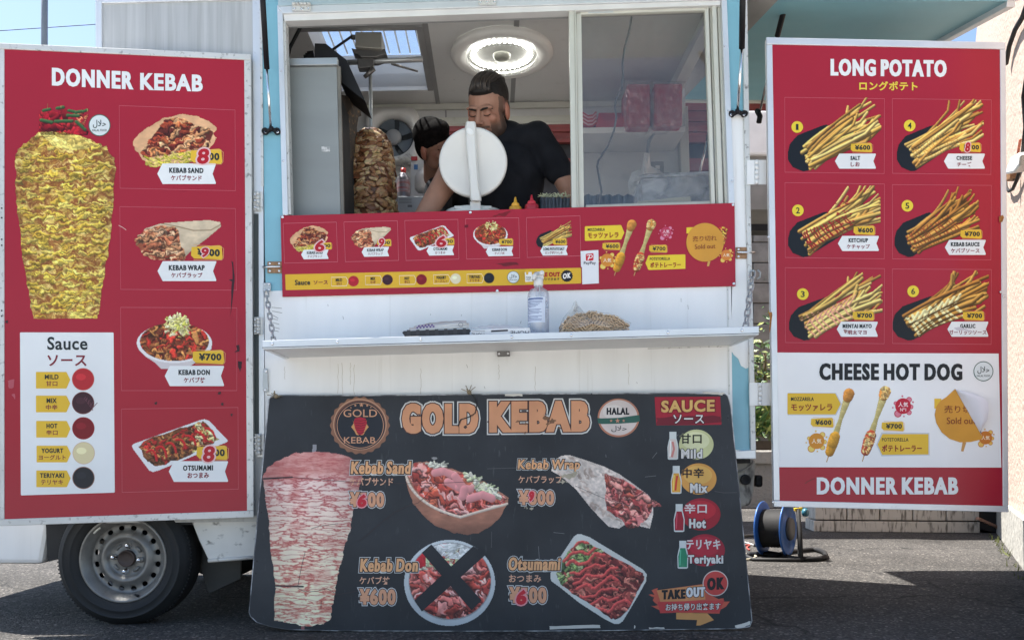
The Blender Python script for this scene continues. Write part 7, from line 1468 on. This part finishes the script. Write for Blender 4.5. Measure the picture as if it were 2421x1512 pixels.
for s2 in (-1, 1):
    h_ = hipc + Vector((s2*.09, 0, -.05)); kn = Vector((h_.x, h_.y - .03, fl_z + .5)); an = Vector((h_.x, h_.y, fl_z + .09)); ex1 += [('c', h_, kn, .085, .06), ('c', kn, an, .055, .04), ('c', an + Vector((0, .02, -.055)), an + Vector((0, -.15, -.06)), .035, .03)]
hand(wr1, wr1 - el1, ex1); hand(wr2, wr2 - el2, ex1)
col1 = nk + Vector((0, .01, .0))
shirt1 = [('c', sR + Vector((-.03, 0, .012)), sR.lerp(el1, .62), .066, .066), ('c', sL, sL.lerp(el2, .55), .062, .062), ('c', sR + Vector((-.04, .0, .0)), sL, .068, .066), ('c', chest + Vector((.03, 0, .04)), chest + Vector((.02, .0, -.1)), .165, .16), ('c', chest, hipc + Vector((0, 0, -.1)), .16, .155), ('c', (sR + sL)*.5 + Vector((.03, .03, .02)), nk + Vector((.0, .012, -.022)), .09, .066)]
hairp = [((0, .022, .052), (.0765, .094, .09)), ((0, -.018, .1), (.044, .058, .03)), ((0, -.05, .08), (.046, .034, .024)), ((0, .045, .09), (.062, .066, .044)), ((0, .075, .0), (.06, .045, .08))]
p1 = person('person', 'cook in a black t-shirt with slicked-back dark hair, looking down behind the white lid', Mh, ex1, (.33, .175, .12), (.011, .009, .008), True, s1, shirt1, CLOTH, (hipc.x, hipc.y, fl_z), hairp, 30)
hc2 = IN(*Z3(1165, 985), .66); s2_ = 1.0
Mh2 = Matrix.Translation(hc2) @ Matrix.Rotation(R(-38), 4, 'Y') @ Matrix.Rotation(R(30), 4, 'Z') @ Matrix.Rotation(R(46), 4, 'X') @ Matrix.Scale(s2_, 4)
nk2 = Mh2 @ Vector((0, .05, -.16)); ch2 = nk2 + Vector((.1, .08, -.18)); hip2 = Vector((ch2.x, ch2.y + .03, fl_z + .9))
sA2, sB2 = nk2 + Vector((.02, -.1, -.1)), nk2 + Vector((.17, .12, -.06))
ex2 = [('c', nk2, ch2, .055, .09), ('c', ch2, hip2, .12, .12), ('c', sA2, sA2 + Vector((.08, -.06, -.28)), .046, .04), ('c', sA2 + Vector((.08, -.06, -.28)), sA2 + Vector((.14, -.24, -.42)), .038, .028), ('c', sB2, sB2 + Vector((0, -.08, -.27)), .046, .04), ('c', sB2 + Vector((0, -.08, -.27)), sB2 + Vector((-.02, -.24, -.42)), .038, .028)]
for s3 in (-1, 1):
    h_ = hip2 + Vector((s3*.09, 0, -.05)); kn = Vector((h_.x, h_.y - .03, fl_z + .48)); an = Vector((h_.x, h_.y, fl_z + .09)); ex2 += [('c', h_, kn, .08, .058), ('c', kn, an, .052, .04), ('c', an + Vector((0, .02, -.055)), an + Vector((0, -.14, -.06)), .035, .03)]
hand(sA2 + Vector((.14, -.24, -.42)), Vector((.3, -.9, -.1)), ex2); hand(sB2 + Vector((-.02, -.24, -.42)), Vector((-.2, -.9, -.1)), ex2)
shirt2 = [('c', sA2, sA2 + Vector((.01, -.07, -.15)), .068, .062), ('c', sB2, sB2 + Vector((0, -.05, -.16)), .068, .062), ('c', sA2, sB2, .07, .07), ('c', ch2 + Vector((0, 0, .06)), hip2, .145, .145)]
hairp2 = [((0, .02, .048), (.08, .1, .09)), ((0, -.02, .085), (.066, .075, .045)), ((0, .07, .0), (.062, .05, .08))]
p2 = person('person', 'second cook with short black hair bending forward, half hidden behind the white lid', Mh2, ex2, (.22, .11, .075), (.006, .005, .005), False, s2_, shirt2, CLOTH, (hip2.x, hip2.y, fl_z), hairp2)
